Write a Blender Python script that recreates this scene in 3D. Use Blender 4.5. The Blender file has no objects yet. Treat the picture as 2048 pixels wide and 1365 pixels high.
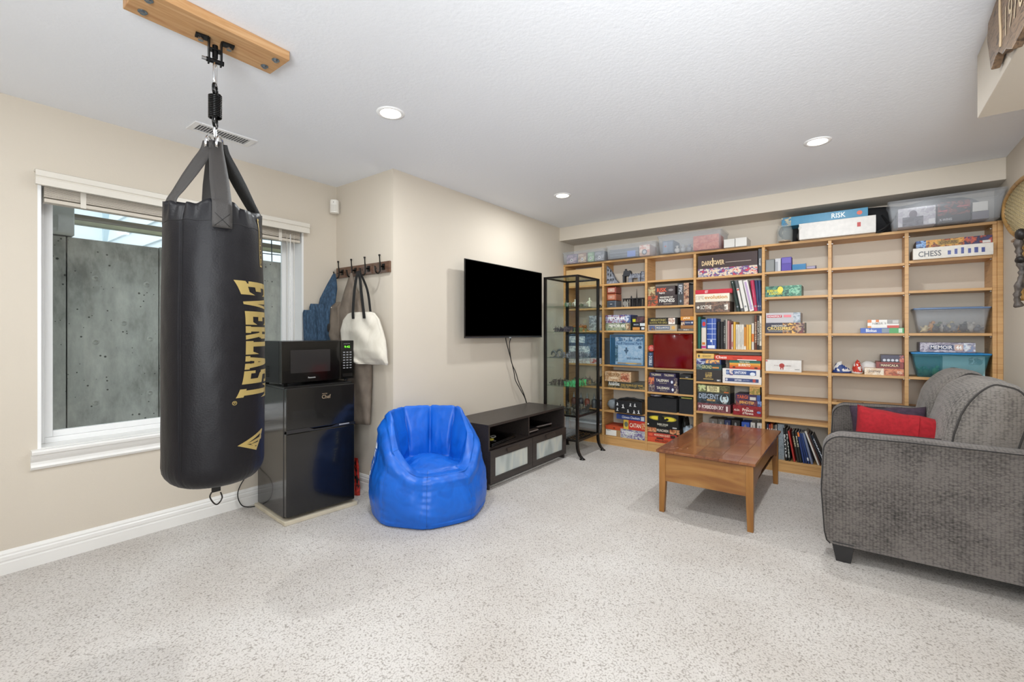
import bpy, bmesh, math, random
from mathutils import Vector, Matrix, noise
# ---------------------------------------------------------------- camera, world, lights, exposure
SC = bpy.context.scene
COL = SC.collection
H = 2.44
XW, XT, YR, YS, XR, YF, YB = -3.459, -2.729, 2.190, 4.573, 0.84, 4.664, 4.92
cam = bpy.data.cameras.new('camera'); camo = bpy.data.objects.new('camera', cam); COL.objects.link(camo)
cam.sensor_width = 36.0; cam.lens = 917.84 / 2048 * 36.0; cam.shift_y = -15.42 / 2048
camo.location = (0, 0, 1.2228); camo.rotation_euler = (math.pi/2, 0, 0.640988)
SC.camera = camo
SC.cycles.transparent_max_bounces = 48
SC.view_settings.view_transform = 'Standard'; SC.view_settings.look = 'None'
SC.view_settings.exposure = 0.12; SC.view_settings.gamma = 1.0; SC.view_settings.use_curve_mapping = False
w = bpy.data.worlds.new('world'); SC.world = w; w.use_nodes = True
w.node_tree.nodes['Background'].inputs[0].default_value = (0.88, 0.94, 1.0, 1)
w.node_tree.nodes['Background'].inputs[1].default_value = 2.2

def area_light(name, loc, rot, size, power, color, shape='DISK', size_y=None, spread=None):
    l = bpy.data.lights.new(name, 'AREA'); l.shape = shape; l.size = size
    if size_y: l.size_y = size_y
    l.energy = power; l.color = color
    if spread: l.spread = spread
    o = bpy.data.objects.new(name, l); COL.objects.link(o); o.location = loc; o.rotation_euler = rot
    return o
CANS = [(-2.052, 1.629), (-0.187, 3.489), (-2.063, 3.51), (-0.187, 1.63), (-2.05, -0.4), (-0.187, -0.4), (1.7, -0.4), (1.7, 1.3)]
for i, (x, y) in enumerate(CANS):
    area_light('can_lamp', (x, y, H - 0.012), (0, 0, 0), 0.10, 13.0, (0.95, 0.985, 1.0))
ff = area_light('far_ceiling_fill', (0.25, -0.25, 1.75), (0, 0, 0), 0.6, 10, (0.91, 0.96, 1.0), spread=math.radians(75))  # unseen fill light added to brighten the far ceiling and shelf wall
ff.rotation_euler = Vector((-0.95, 3.9, 0.75)).to_track_quat('-Z', 'Y').to_euler()
# unseen fill lights added behind the camera to lift the ceiling and room
bf = area_light('ceiling_fill', (0.35, -0.95, 1.35), (0, 0, 0), 1.2, 105, (0.91, 0.96, 1.0))
bf.rotation_euler = Vector((-0.30, 0.42, 0.85)).to_track_quat('-Z', 'Y').to_euler()
area_light('rear_fill', (1.3, -2.3, 1.35), (math.radians(90), 0, math.radians(12)), 2.4, 12, (0.91, 0.96, 1.0), 'RECTANGLE', 1.5)  # added soft fill from the rear, no window is built there

# ---------------------------------------------------------------- helpers
def s2l(c):
    c = c / 255.0
    return c / 12.92 if c <= 0.04045 else ((c + 0.055) / 1.055) ** 2.4
def rgb(h):
    if isinstance(h, tuple): return h
    h = h.lstrip('#'); return tuple(s2l(int(h[i:i+2], 16)) for i in (0, 2, 4))
_M = {}
def mat(h, rough=0.55, metal=0.0, spec=None, bump=None, emit=None, vary=0.0, vscale=8.0, coat=0.0, sheen=0.0):
    key = (h, rough, metal, spec, bump, emit, vary, vscale, coat, sheen)
    if key in _M: return _M[key]
    m = bpy.data.materials.new('paint_%d' % len(_M)); m.use_nodes = True; nt = m.node_tree
    b = nt.nodes['Principled BSDF']; c = rgb(h)
    b.inputs['Base Color'].default_value = (*c, 1); b.inputs['Roughness'].default_value = rough
    b.inputs['Metallic'].default_value = metal
    if spec is not None: b.inputs['Specular IOR Level'].default_value = spec
    if coat: b.inputs['Coat Weight'].default_value = coat
    if sheen: b.inputs['Sheen Weight'].default_value = sheen
    if emit:
        b.inputs['Emission Color'].default_value = (*c, 1); b.inputs['Emission Strength'].default_value = emit
    tc = None
    if vary:
        tc = nt.nodes.new('ShaderNodeTexCoord'); n = nt.nodes.new('ShaderNodeTexNoise'); n.inputs['Scale'].default_value = vscale
        n.inputs['Detail'].default_value = 3
        nt.links.new(tc.outputs['Object'], n.inputs['Vector'])
        r = nt.nodes.new('ShaderNodeValToRGB'); r.color_ramp.elements[0].position = 0.3; r.color_ramp.elements[1].position = 0.7
        r.color_ramp.elements[0].color = (*[x*(1-vary) for x in c], 1); r.color_ramp.elements[1].color = (*[min(1, x*(1+vary)) for x in c], 1)
        nt.links.new(n.outputs['Fac'], r.inputs[0]); nt.links.new(r.outputs[0], b.inputs['Base Color'])
    if bump:
        sc, st = bump
        tc = tc or nt.nodes.new('ShaderNodeTexCoord'); n = nt.nodes.new('ShaderNodeTexNoise'); n.inputs['Scale'].default_value = sc
        n.inputs['Detail'].default_value = 4
        nt.links.new(tc.outputs['Object'], n.inputs['Vector'])
        bp = nt.nodes.new('ShaderNodeBump'); bp.inputs['Strength'].default_value = st; bp.inputs['Distance'].default_value = 0.01
        nt.links.new(n.outputs['Fac'], bp.inputs['Height']); nt.links.new(bp.outputs[0], b.inputs['Normal'])
    _M[key] = m; return m
def ramp_mat(name, cols, scale=(10, 10, 10), rough=0.5, detail=3, pos=None, bump=0, distort=0.0, coat=0.0, const=False, tex='noise'):
    key = ('R', name, tuple(cols), scale, rough, detail, bump, distort)
    if key in _M: return _M[key]
    m = bpy.data.materials.new(name); m.use_nodes = True; nt = m.node_tree; b = nt.nodes['Principled BSDF']
    tc = nt.nodes.new('ShaderNodeTexCoord'); mp = nt.nodes.new('ShaderNodeMapping'); mp.inputs['Scale'].default_value = scale
    nt.links.new(tc.outputs['Object'], mp.inputs['Vector'])
    n = nt.nodes.new('ShaderNodeTexNoise'); n.inputs['Scale'].default_value = 1.0; n.inputs['Detail'].default_value = detail; n.inputs['Distortion'].default_value = distort
    nt.links.new(mp.outputs[0], n.inputs['Vector'])
    r = nt.nodes.new('ShaderNodeValToRGB'); cr = r.color_ramp
    if const: cr.interpolation = 'CONSTANT'
    k = len(cols)
    while len(cr.elements) < k: cr.elements.new(0.5)
    for i, c in enumerate(cols):
        cr.elements[i].position = pos[i] if pos else 0.34 + 0.32 * i / max(1, k-1)
        cr.elements[i].color = (*rgb(c), 1)
    nt.links.new(n.outputs['Fac'], r.inputs[0]); nt.links.new(r.outputs[0], b.inputs['Base Color'])
    b.inputs['Roughness'].default_value = rough
    if coat: b.inputs['Coat Weight'].default_value = coat
    if bump:
        bp = nt.nodes.new('ShaderNodeBump'); bp.inputs['Strength'].default_value = bump; bp.inputs['Distance'].default_value = 0.004
        nt.links.new(n.outputs['Fac'], bp.inputs['Height']); nt.links.new(bp.outputs[0], b.inputs['Normal'])
    _M[key] = m; return m
def glass_mat(name, tint='#ffffff', alpha=0.12, rough=0.02, ior=1.45):
    key = ('G', name, tint, alpha, rough)
    if key in _M: return _M[key]
    m = bpy.data.materials.new(name); m.use_nodes = True; nt = m.node_tree
    b = nt.nodes['Principled BSDF']; b.inputs['Base Color'].default_value = (*rgb(tint), 1); b.inputs['Roughness'].default_value = rough
    tr = nt.nodes.new('ShaderNodeBsdfTransparent'); mx = nt.nodes.new('ShaderNodeMixShader'); mx.inputs[0].default_value = alpha
    nt.links.new(tr.outputs[0], mx.inputs[1]); nt.links.new(b.outputs[0], mx.inputs[2])
    nt.links.new(mx.outputs[0], nt.nodes['Material Output'].inputs['Surface'])
    _M[key] = m; return m

def pane_mat(name, tint='#f2f6f5', ior=1.45, gain=1.0):
    key = ('P', name)
    if key in _M: return _M[key]
    m = bpy.data.materials.new(name); m.use_nodes = True; nt = m.node_tree; nt.nodes.remove(nt.nodes['Principled BSDF'])
    tr = nt.nodes.new('ShaderNodeBsdfTransparent'); tr.inputs[0].default_value = (*rgb(tint), 1); gl = nt.nodes.new('ShaderNodeBsdfGlossy'); gl.inputs['Roughness'].default_value = 0.015
    fr = nt.nodes.new('ShaderNodeLayerWeight'); pw = nt.nodes.new('ShaderNodeMath'); pw.operation = 'POWER'; pw.inputs[1].default_value = 4.5; nt.links.new(fr.outputs['Facing'], pw.inputs[0]); mu = nt.nodes.new('ShaderNodeMath'); mu.operation = 'MULTIPLY_ADD'; mu.inputs[1].default_value = 0.6*gain; mu.inputs[2].default_value = 0.022*gain; mu.use_clamp = True
    mx = nt.nodes.new('ShaderNodeMixShader'); nt.links.new(pw.outputs[0], mu.inputs[0]); nt.links.new(mu.outputs[0], mx.inputs[0]); nt.links.new(tr.outputs[0], mx.inputs[1]); nt.links.new(gl.outputs[0], mx.inputs[2])
    nt.links.new(mx.outputs[0], nt.nodes['Material Output'].inputs['Surface']); _M[key] = m; return m

class MB:
    """collects shapes in a bmesh; build() links them as one object"""
    def __init__(s): s.bm = bmesh.new(); s.mi = 0
    def m(s, i): s.mi = i; return s
    def faces(s, vs, fs, smooth=False):
        v = [s.bm.verts.new(p) for p in vs]
        for f in fs:
            try:
                q = s.bm.faces.new([v[i] for i in f]); q.material_index = s.mi; q.smooth = smooth
            except ValueError: pass
        return v
    def box(s, x0, x1, y0, y1, z0, z1, rot=None):
        vs = [Vector((x, y, z)) for z in (z0, z1) for y in (y0, y1) for x in (x0, x1)]
        if rot: vs = [rot @ v for v in vs]
        s.faces(vs, [(0, 2, 3, 1), (4, 5, 7, 6), (0, 1, 5, 4), (2, 6, 7, 3), (0, 4, 6, 2), (1, 3, 7, 5)]); return s
    def hexa(s, b4, t4):
        s.faces(list(b4) + list(t4), [(3, 2, 1, 0), (4, 5, 6, 7), (0, 1, 5, 4), (1, 2, 6, 5), (2, 3, 7, 6), (3, 0, 4, 7)]); return s
    def cyl(s, p0, p1, r0, r1=None, n=16, caps=True, smooth=True):
        r1 = r0 if r1 is None else r1
        p0 = Vector(p0); p1 = Vector(p1); d = (p1 - p0).normalized()
        a = d.orthogonal().normalized(); b = d.cross(a)
        vs = [p + (a*math.cos(t) + b*math.sin(t))*r for p, r in ((p0, r0), (p1, r1)) for t in [2*math.pi*i/n for i in range(n)]]
        fs = [(i, (i+1) % n, n+(i+1) % n, n+i) for i in range(n)]
        s.faces(vs, fs, smooth)
        if caps:
            s.faces(vs[:n], [tuple(reversed(range(n)))]); s.faces(vs[n:], [tuple(range(n))])
        return s
    def tube(s, pts, r, n=8, closed=False, sub=0):
        pts = [Vector(p) for p in pts]
        if sub: pts = catmull(pts, sub, closed)
        k = len(pts); rings = []; prev = None
        for i, p in enumerate(pts):
            if closed: d = (pts[(i+1) % k] - pts[i-1])
            else: d = pts[min(i+1, k-1)] - pts[max(i-1, 0)]
            d = d.normalized() if d.length > 1e-9 else Vector((0, 0, 1))
            if prev is None: a = d.orthogonal().normalized()
            else:
                a = prev - d*prev.dot(d); a = a.normalized() if a.length > 1e-6 else d.orthogonal().normalized()
            prev = a; b = d.cross(a); rr = r[min(i, len(r)-1)] if isinstance(r, (list, tuple)) else r
            rings.append([p + (a*math.cos(2*math.pi*j/n) + b*math.sin(2*math.pi*j/n))*rr for j in range(n)])
        vs = [v for R in rings for v in R]; fs = []
        for i in range(k if closed else k-1):
            q = (i+1) % k
            for j in range(n): fs.append((i*n+j, i*n+(j+1) % n, q*n+(j+1) % n, q*n+j))
        if not closed: fs += [tuple(reversed(range(n))), tuple((k-1)*n+j for j in range(n))]
        s.faces(vs, fs, True); return s
    def ell(s, c, r, nu=14, nv=8, e=1.0):
        c = Vector(c); vs = []; fs = []
        for j in range(nv+1):
            ph = math.pi*j/nv - math.pi/2
            for i in range(nu):
                t = 2*math.pi*i/nu
                f = lambda q: math.copysign(abs(q)**e, q)
                vs.append(c + Vector((r[0]*f(math.cos(ph))*f(math.cos(t)), r[1]*f(math.cos(ph))*f(math.sin(t)), r[2]*f(math.sin(ph)))))
        for j in range(nv):
            for i in range(nu): fs.append((j*nu+i, j*nu+(i+1) % nu, (j+1)*nu+(i+1) % nu, (j+1)*nu+i))
        s.faces(vs, fs, True); return s
    def prism(s, poly, axis, a0, a1):
        """poly: 2D points in the plane perpendicular to axis (x: y,z / y: x,z / z: x,y)"""
        def P(p, a): return {'x': (a, p[0], p[1]), 'y': (p[0], a, p[1]), 'z': (p[0], p[1], a)}[axis]
        n = len(poly); vs = [P(p, a0) for p in poly] + [P(p, a1) for p in poly]
        s.faces(vs, [tuple(range(n)), tuple(reversed(range(n, 2*n)))] + [(i, (i+1) % n, n+(i+1) % n, n+i) for i in range(n)]); return s
    def lathe(s, prof, c=(0, 0, 0), n=32):
        vs = []; fs = []; k = len(prof)
        for r, z in prof:
            for i in range(n):
                t = 2*math.pi*i/n; vs.append((c[0]+r*math.cos(t), c[1]+r*math.sin(t), c[2]+z))
        for j in range(k-1):
            for i in range(n): fs.append((j*n+i, j*n+(i+1) % n, (j+1)*n+(i+1) % n, (j+1)*n+i))
        s.faces(vs, fs, True); return s
    def grid(s, fn, nu, nv, cu=False, smooth=True):
        vs = [fn(i/(nu if cu else nu-1), j/(nv-1)) for j in range(nv) for i in range(nu)]; fs = []
        for j in range(nv-1):
            for i in range(nu if cu else nu-1):
                i2 = (i+1) % nu; fs.append((j*nu+i, j*nu+i2, (j+1)*nu+i2, (j+1)*nu+i))
        s.faces(vs, fs, smooth); return s
    def loft(s, rings, smooth=True):
        n = len(rings[0]); vs = [v for R in rings for v in R]; fs = []
        for j in range(len(rings)-1):
            for i in range(n): fs.append((j*n+i, j*n+(i+1) % n, (j+1)*n+(i+1) % n, (j+1)*n+i))
        fs += [tuple(reversed(range(n))), tuple((len(rings)-1)*n+i for i in range(n))]
        s.faces(vs, fs, smooth); return s
    def text(s, txt, fn, bold=0.012, shear=0.0):
        """text fitted to the unit square, mapped by fn(u, v) -> point"""
        me = text_mesh(txt, bold, shear); v = [s.bm.verts.new(fn(a, b)) for a, b in me[0]]
        for f in me[1]:
            try:
                q = s.bm.faces.new([v[i] for i in f]); q.material_index = s.mi
            except ValueError: pass
        return s
    def build(s, name, mats, parent=None, loc=None, bevel=0, subsurf=0, recalc=True, seg=2):
        if recalc: bmesh.ops.recalc_face_normals(s.bm, faces=s.bm.faces)
        me = bpy.data.meshes.new(name); s.bm.to_mesh(me); s.bm.free()
        for m in (mats if isinstance(mats, (list, tuple)) else [mats]): me.materials.append(m)
        o = bpy.data.objects.new(name, me); COL.objects.link(o)
        if parent: o.parent = parent
        if loc: o.location = loc
        if bevel:
            b = o.modifiers.new('bevel', 'BEVEL'); b.width = bevel; b.segments = seg; b.limit_method = 'ANGLE'
        if subsurf:
            b = o.modifiers.new('sub', 'SUBSURF'); b.levels = subsurf; b.render_levels = subsurf
        return o
def catmull(P, sub, closed=False):
    out = []; k = len(P)
    for i in range(k if closed else k-1):
        if closed: a, b, c, d = P[i-1], P[i], P[(i+1) % k], P[(i+2) % k]
        else: a, b, c, d = P[max(i-1, 0)], P[i], P[i+1], P[min(i+2, k-1)]
        for j in range(sub):
            t = j/sub
            out.append(0.5*((2*b) + (c-a)*t + (2*a-5*b+4*c-d)*t*t + (3*b-a-3*c+d)*t*t*t))
    if not closed: out.append(P[-1])
    return out
_T = {}
def text_mesh(txt, bold=0.012, shear=0.0):
    k = (txt, bold, shear)
    if k in _T: return _T[k]
    cu = bpy.data.curves.new('text', 'FONT'); cu.body = txt; cu.offset = bold; cu.resolution_u = 2; cu.shear = shear
    o = bpy.data.objects.new('text', cu); COL.objects.link(o)
    me = bpy.data.meshes.new_from_object(o.evaluated_get(bpy.context.evaluated_depsgraph_get()))
    vs = [(v.co.x, v.co.y) for v in me.vertices]; fs = [tuple(p.vertices) for p in me.polygons]
    bpy.data.objects.remove(o); bpy.data.curves.remove(cu); bpy.data.meshes.remove(me)
    if vs:
        x0 = min(v[0] for v in vs); x1 = max(v[0] for v in vs); y0 = min(v[1] for v in vs); y1 = max(v[1] for v in vs)
        vs = [((x-x0)/max(1e-6, x1-x0), (y-y0)/max(1e-6, y1-y0)) for x, y in vs]
    _T[k] = (vs, fs); return _T[k]
def tag(o, label=None, cat=None, group=None, kind=None):
    if label: o['label'] = label
    if cat: o['category'] = cat
    if group: o['group'] = group
    if kind: o['kind'] = kind
    return o
def thing(name, label, cat, loc, rz=0.0, group=None):
    o = bpy.data.objects.new(name, None); COL.objects.link(o); o.location = loc; o.rotation_euler = (0, 0, rz)
    o.empty_display_size = 0.05
    return tag(o, label, cat, group)
def R(d): return math.radians(d)
def nz(x, y, z, s=1.0): return noise.noise(Vector((x*s, y*s, z*s)))

# ---------------------------------------------------------------- base materials
def wall_mat(name, c):
    m = mat(c, rough=0.75, bump=(180, 0.06), vary=0.018, vscale=1.2); return m
WALL = wall_mat('wall', '#d2c8b9')
CEIL = mat('#eceef2', rough=0.9, bump=(60, 0.12))
TRIM = mat('#eceae6', rough=0.35)
OAK = ramp_mat('oak', ['#b98a52', '#cda067', '#c6965c'], scale=(3, 3, 60), rough=0.42, detail=4, distort=0.4)
OAKH = ramp_mat('oak_grain_along', ['#b98a52', '#cda067', '#c6965c'], scale=(3, 30, 60), rough=0.42, detail=4, distort=0.4)
BLACKWOOD = ramp_mat('black_brown_wood', ['#2b2624', '#37302d', '#2e2927'], scale=(60, 3, 60), rough=0.38, detail=4)
BLACKMETAL = mat('#171310', rough=0.35, metal=0.3)
CHROME = mat('#d8d8d8', rough=0.16, metal=1.0)
BLACKGLOSS = mat('#060606', rough=0.12, coat=0.3)
GLASS = pane_mat('clear_glass', '#fbfdfc', 1.45, 0.8)
CLEARBIN = glass_mat('clear_plastic', '#dde2e8', 0.19, 0.2)
def carpet_mat():
    m = bpy.data.materials.new('carpet'); m.use_nodes = True; nt = m.node_tree; b = nt.nodes['Principled BSDF']; L = nt.links
    tc = nt.nodes.new('ShaderNodeTexCoord')
    v = nt.nodes.new('ShaderNodeTexVoronoi'); v.inputs['Scale'].default_value = 150; L.new(tc.outputs['Object'], v.inputs['Vector'])
    r = nt.nodes.new('ShaderNodeValToRGB'); r.color_ramp.elements[0].position = 0.50; r.color_ramp.elements[0].color = (1, 1, 1, 1)
    r.color_ramp.elements[1].position = 0.95; r.color_ramp.elements[1].color = (0.42, 0.39, 0.36, 1)
    L.new(v.outputs['Distance'], r.inputs[0])
    n = nt.nodes.new('ShaderNodeTexNoise'); n.inputs['Scale'].default_value = 1.6; n.inputs['Detail'].default_value = 5; L.new(tc.outputs['Object'], n.inputs['Vector'])
    r2 = nt.nodes.new('ShaderNodeValToRGB'); r2.color_ramp.elements[0].position = 0.35; r2.color_ramp.elements[0].color = (*rgb('#c1bab3'), 1)
    r2.color_ramp.elements[1].position = 0.65; r2.color_ramp.elements[1].color = (*rgb('#cfcac5'), 1)
    L.new(n.outputs['Fac'], r2.inputs[0])
    n3 = nt.nodes.new('ShaderNodeTexNoise'); n3.inputs['Scale'].default_value = 260; L.new(tc.outputs['Object'], n3.inputs['Vector'])
    mx = nt.nodes.new('ShaderNodeMix'); mx.data_type = 'RGBA'; mx.blend_type = 'MULTIPLY'; mx.inputs[0].default_value = 0.9
    L.new(r2.outputs[0], mx.inputs[6]); L.new(r.outputs[0], mx.inputs[7]); L.new(mx.outputs[2], b.inputs['Base Color'])
    ad = nt.nodes.new('ShaderNodeMath'); ad.operation = 'ADD'; L.new(v.outputs['Distance'], ad.inputs[0]); L.new(n3.outputs['Fac'], ad.inputs[1])
    bp = nt.nodes.new('ShaderNodeBump'); bp.inputs['Strength'].default_value = 0.35; bp.inputs['Distance'].default_value = 0.004; bp.invert = True
    L.new(ad.outputs[0], bp.inputs['Height']); L.new(bp.outputs[0], b.inputs['Normal'])
    b.inputs['Roughness'].default_value = 0.95; b.inputs['Sheen Weight'].default_value = 0.2
    return m
CARPET = carpet_mat()

# ---------------------------------------------------------------- room shell
XE, YN = 3.2, -2.9     # unseen parts of the room behind and beside the camera
def struct(name, mb, m, **k):
    return tag(mb.build(name, m, **k), kind='structure')
struct('floor', MB().box(XW-0.1, XE+0.1, YN-0.1, YB+0.1, -0.06, 0.0), CARPET)
struct('ceiling', MB().box(XW-0.1, XE+0.1, YN-0.1, YB+0.1, H, H+0.08), CEIL)
WY0, WY1, WZ0, WZ1 = 0.444, 1.905, 0.60, 2.075     # window opening
wl = MB()
wl.box(XW-0.32, XW, YN-0.1, WY0, 0, H).box(XW-0.32, XW, WY1, YR+0.3, 0, H).box(XW-0.32, XW, WY0, WY1, 0, WZ0).box(XW-0.32, XW, WY0, WY1, WZ1, H)
struct('wall_left', wl, WALL)
struct('wall_return', MB().box(XW, XT-0.1, YR, YR+0.1, 0, H), WALL)
struct('wall_television', MB().box(XT-0.1, XT, YR, YB+0.1, 0, H), WALL)
struct('wall_back', MB().box(XT, XR, YB, YB+0.1, 0, H), WALL)
struct('wall_right', MB().box(XR, XR+0.1, 2.55, YB+0.1, 0, H).box(XR+0.1, XE+0.1, 2.55, 2.65, 0, H), WALL)
struct('wall_east', MB().box(XE, XE+0.1, YN, 2.55, 0, H), WALL)
struct('wall_rear', MB().box(XW, XE, YN-0.1, YN, 0, H), WALL)
struct('trim_1', MB().box(XT, XR, YS, YB, 2.287, H), WALL, bevel=0.003)          # soffit above the shelves
struct('trim_2', MB().box(0.432, XE, YN, 2.833, 2.165, H), WALL, bevel=0.003)    # bulkhead at the upper right
def baseboard(name, p0, p1, nrm):
    prof = [(0, 0), (0.016, 0), (0.016, 0.058), (0.0125, 0.061), (0.0125, 0.068), (0.015, 0.071), (0.015, 0.090), (0.010, 0.096), (0.011, 0.104), (0.005, 0.118), (0, 0.120)]
    p0 = Vector((*p0, 0)); p1 = Vector((*p1, 0)); nn = Vector((*nrm, 0)); k = len(prof); b = MB()
    vs = [p + nn*a + Vector((0, 0, z)) for p in (p0, p1) for a, z in prof]
    b.faces(vs, [tuple(range(k)), tuple(reversed(range(k, 2*k)))] + [(i, (i+1) % k, k+(i+1) % k, k+i) for i in range(k)])
    struct(name, b, TRIM)
baseboard('baseboard_left', (XW, YN), (XW, YR), (1, 0))
baseboard('baseboard_return', (XW+0.016, YR), (XT+0.016, YR), (0, -1))
baseboard('baseboard_television', (XT, YR-0.016), (XT, YF+0.02), (1, 0))
baseboard('baseboard_right', (XR, 2.7), (XR, YF), (-1, 0))

# ---------------------------------------------------------------- window, sill, blind, outdoors
win = thing('window_1', None, None, (XW, (WY0+WY1)/2, WZ0)); win['kind'] = 'structure'
VINYL = mat('#f1f1f0', rough=0.3)
b = MB(); JX = -0.29
b.box(JX-0.02, 0.0, -0.7305, -0.7165, 0.012, 1.475).box(JX-0.02, 0.0, 0.7165, 0.7305, 0.012, 1.475).box(JX-0.02, 0.0, -0.7305, 0.7305, 0.0, 0.012).box(JX-0.02, 0, -0.7305, 0.7305, 1.461, 1.475)
b.build('jamb_liner', VINYL, win)
GX = -0.17
def sash(x, y0, y1, z0, z1, wd, dp):
    m_ = MB(); m_.box(x-dp, x, y0, y0+wd, z0, z1).box(x-dp, x, y1-wd, y1, z0, z1).box(x-dp, x, y0+wd, y1-wd, z0, z0+wd).box(x-dp, x, y0+wd, y1-wd, z1-wd, z1)
    return m_
sash(-0.13, -0.716, 0.716, 0.012, 1.461, 0.03, 0.07).build('window_frame', VINYL, win, bevel=0.003)
sash(-0.145, -0.686, 0.02, 0.042, 1.431, 0.035, 0.03).build('sash', VINYL, win, bevel=0.003)
sash(-0.178, -0.02, 0.686, 0.042, 1.431, 0.035, 0.022).build('sash', VINYL, win, bevel=0.003)
WG = pane_mat('window_glass', '#f2f6f6', 1.5, 1.3)
MB().box(-0.163, -0.159, -0.652, -0.014, 0.076, 1.397).build('pane', WG, win)
MB().box(-0.191, -0.187, 0.014, 0.652, 0.076, 1.397).build('pane', WG, win)
b = MB(); prof = [(0.0, -0.012), (0.0, -0.095), (0.012, -0.095), (0.020, -0.082), (0.014, -0.07), (0.014, -0.055), (0.024, -0.040), (0.030, -0.026), (0.030, -0.016), (0.046, -0.012), (0.050, 0.002), (0.044, 0.010), (0.0, 0.010)]
b.prism([(p[0], p[1]) for p in prof], 'y', -0.757, 0.757)
b.box(-0.13, 0.001, -0.716, 0.716, 0.0, 0.013); b.build('window_sill', TRIM, win)
# blind, pulled up under its valance
bl = thing('window_blind', 'cream slatted blind pulled all the way up under its valance over the window', 'blind', (XW, (WY0+WY1)/2, 2.0))
CREAM = mat('#ddd7cc', rough=0.4); CREAM2 = mat('#cfc6b8', rough=0.45)
b = MB(); b.prism([(0.052, -0.002), (0.062, 0.0), (0.062, 0.034), (0.056, 0.038), (0.056, 0.041), (0.064, 0.046), (0.064, 0.074), (0.05, 0.080), (0.0, 0.080), (0, 0.072), (0.046, 0.070), (0.046, -0.002)], 'y', -0.745, 0.748)
b.build('valance', CREAM, bl)
MB().box(-0.055, 0.0, -0.71, 0.71, 0.015, 0.062).build('headrail', CREAM, bl)
sl0 = MB().box(-0.056, -0.004, -0.705, 0.705, 0, 0.0034).build('slat', CREAM2, bl, loc=(0, 0, 0.004))
for i in range(1, 11):
    c = sl0.copy(); COL.objects.link(c); c.location = (random.uniform(-.002, .002), 0, 0.004 - i*0.0052)
MB().box(-0.058, -0.002, -0.705, 0.705, -0.075, -0.055).build('bottom_rail', CREAM2, bl, bevel=0.003)
for y in (-0.55, -0.03, 0.55):
    MB().box(-0.0015, 0.0, y-0.012, y+0.012, -0.078, 0.01).build('ladder_tape', CREAM, bl)
b = MB(); b.tube([(-0.002, 0.600, 0.0), (0.0, 0.602, -0.5), (-0.002, 0.600, -1.05), (0.0, 0.603, -1.2)], 0.0018, 6, sub=4)
b.ell((0.0, 0.603, -1.21), (0.005, 0.005, 0.014)); b.build('pull_cord', CREAM, bl)
b = MB(); b.tube([(-0.002, 0.655, 0.0), (0.0, 0.657, -0.6), (-0.002, 0.655, -0.95)], 0.0018, 6, sub=4); b.ell((0, 0.655, -0.965), (0.006, 0.006, 0.016))
b.build('pull_cord', CREAM, bl)
MB().cyl((-0.004, 0.628, -0.02), (-0.004, 0.630, -0.85), 0.004, n=8).build('tilt_wand', glass_mat('wand', '#ffffff', 0.5, 0.1), bl)

# window well and the neighbour house
def concrete_mat(name, cols):
    m = bpy.data.materials.new(name); m.use_nodes = True; nt = m.node_tree; b = nt.nodes['Principled BSDF']; Lk = nt.links
    tc = nt.nodes.new('ShaderNodeTexCoord'); mp = nt.nodes.new('ShaderNodeMapping'); mp.inputs['Scale'].default_value = (1, 1, 0.45); Lk.new(tc.outputs['Object'], mp.inputs['Vector'])
    n = nt.nodes.new('ShaderNodeTexNoise'); n.inputs['Scale'].default_value = 3.2; n.inputs['Detail'].default_value = 12; n.inputs['Roughness'].default_value = 0.72; Lk.new(mp.outputs[0], n.inputs['Vector'])
    r = nt.nodes.new('ShaderNodeValToRGB'); cr = r.color_ramp; cr.elements.new(0.5)
    for e_, p_, c_ in zip(cr.elements, (0.36, 0.5, 0.64), cols): e_.position = p_; e_.color = (*rgb(c_), 1)
    Lk.new(n.outputs['Fac'], r.inputs[0])
    v = nt.nodes.new('ShaderNodeTexVoronoi'); v.inputs['Scale'].default_value = 26; Lk.new(tc.outputs['Object'], v.inputs['Vector'])
    n2 = nt.nodes.new('ShaderNodeTexNoise'); n2.inputs['Scale'].default_value = 9; n2.inputs['Detail'].default_value = 2; Lk.new(tc.outputs['Object'], n2.inputs['Vector'])
    s1 = nt.nodes.new('ShaderNodeMath'); s1.operation = 'MULTIPLY_ADD'; s1.inputs[1].default_value = -0.62; s1.inputs[2].default_value = 0.40; Lk.new(n2.outputs['Fac'], s1.inputs[0])
    lt = nt.nodes.new('ShaderNodeMath'); lt.operation = 'LESS_THAN'; Lk.new(v.outputs['Distance'], lt.inputs[0]); Lk.new(s1.outputs[0], lt.inputs[1])
    mx = nt.nodes.new('ShaderNodeMix'); mx.data_type = 'RGBA'; mx.inputs[7].default_value = (*rgb('#4f4e4a'), 1); Lk.new(lt.outputs[0], mx.inputs[0]); Lk.new(r.outputs[0], mx.inputs[6]); Lk.new(mx.outputs[2], b.inputs['Base Color'])
    bp = nt.nodes.new('ShaderNodeBump'); bp.inputs['Strength'].default_value = 0.5; bp.inputs['Distance'].default_value = 0.01; Lk.new(n.outputs['Fac'], bp.inputs['Height']); Lk.new(bp.outputs[0], b.inputs['Normal'])
    b.inputs['Roughness'].default_value = 0.9; return m
CONC = concrete_mat('concrete', ['#83817c', '#aaa8a2', '#c2bfb7'])
ww = thing('concrete_window_well', 'grey concrete window well wall outside the glass with tie holes and a seam', 'wall', (-4.4, 1.4, 0.0))
def wpanel(y0, y1, z0, z1, x0=0.0, m=CONC): return MB().box(-0.2+x0, x0, y0-1.4, y1-1.4, z0, z1).build('concrete_panel', m, ww, bevel=0.006)
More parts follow.
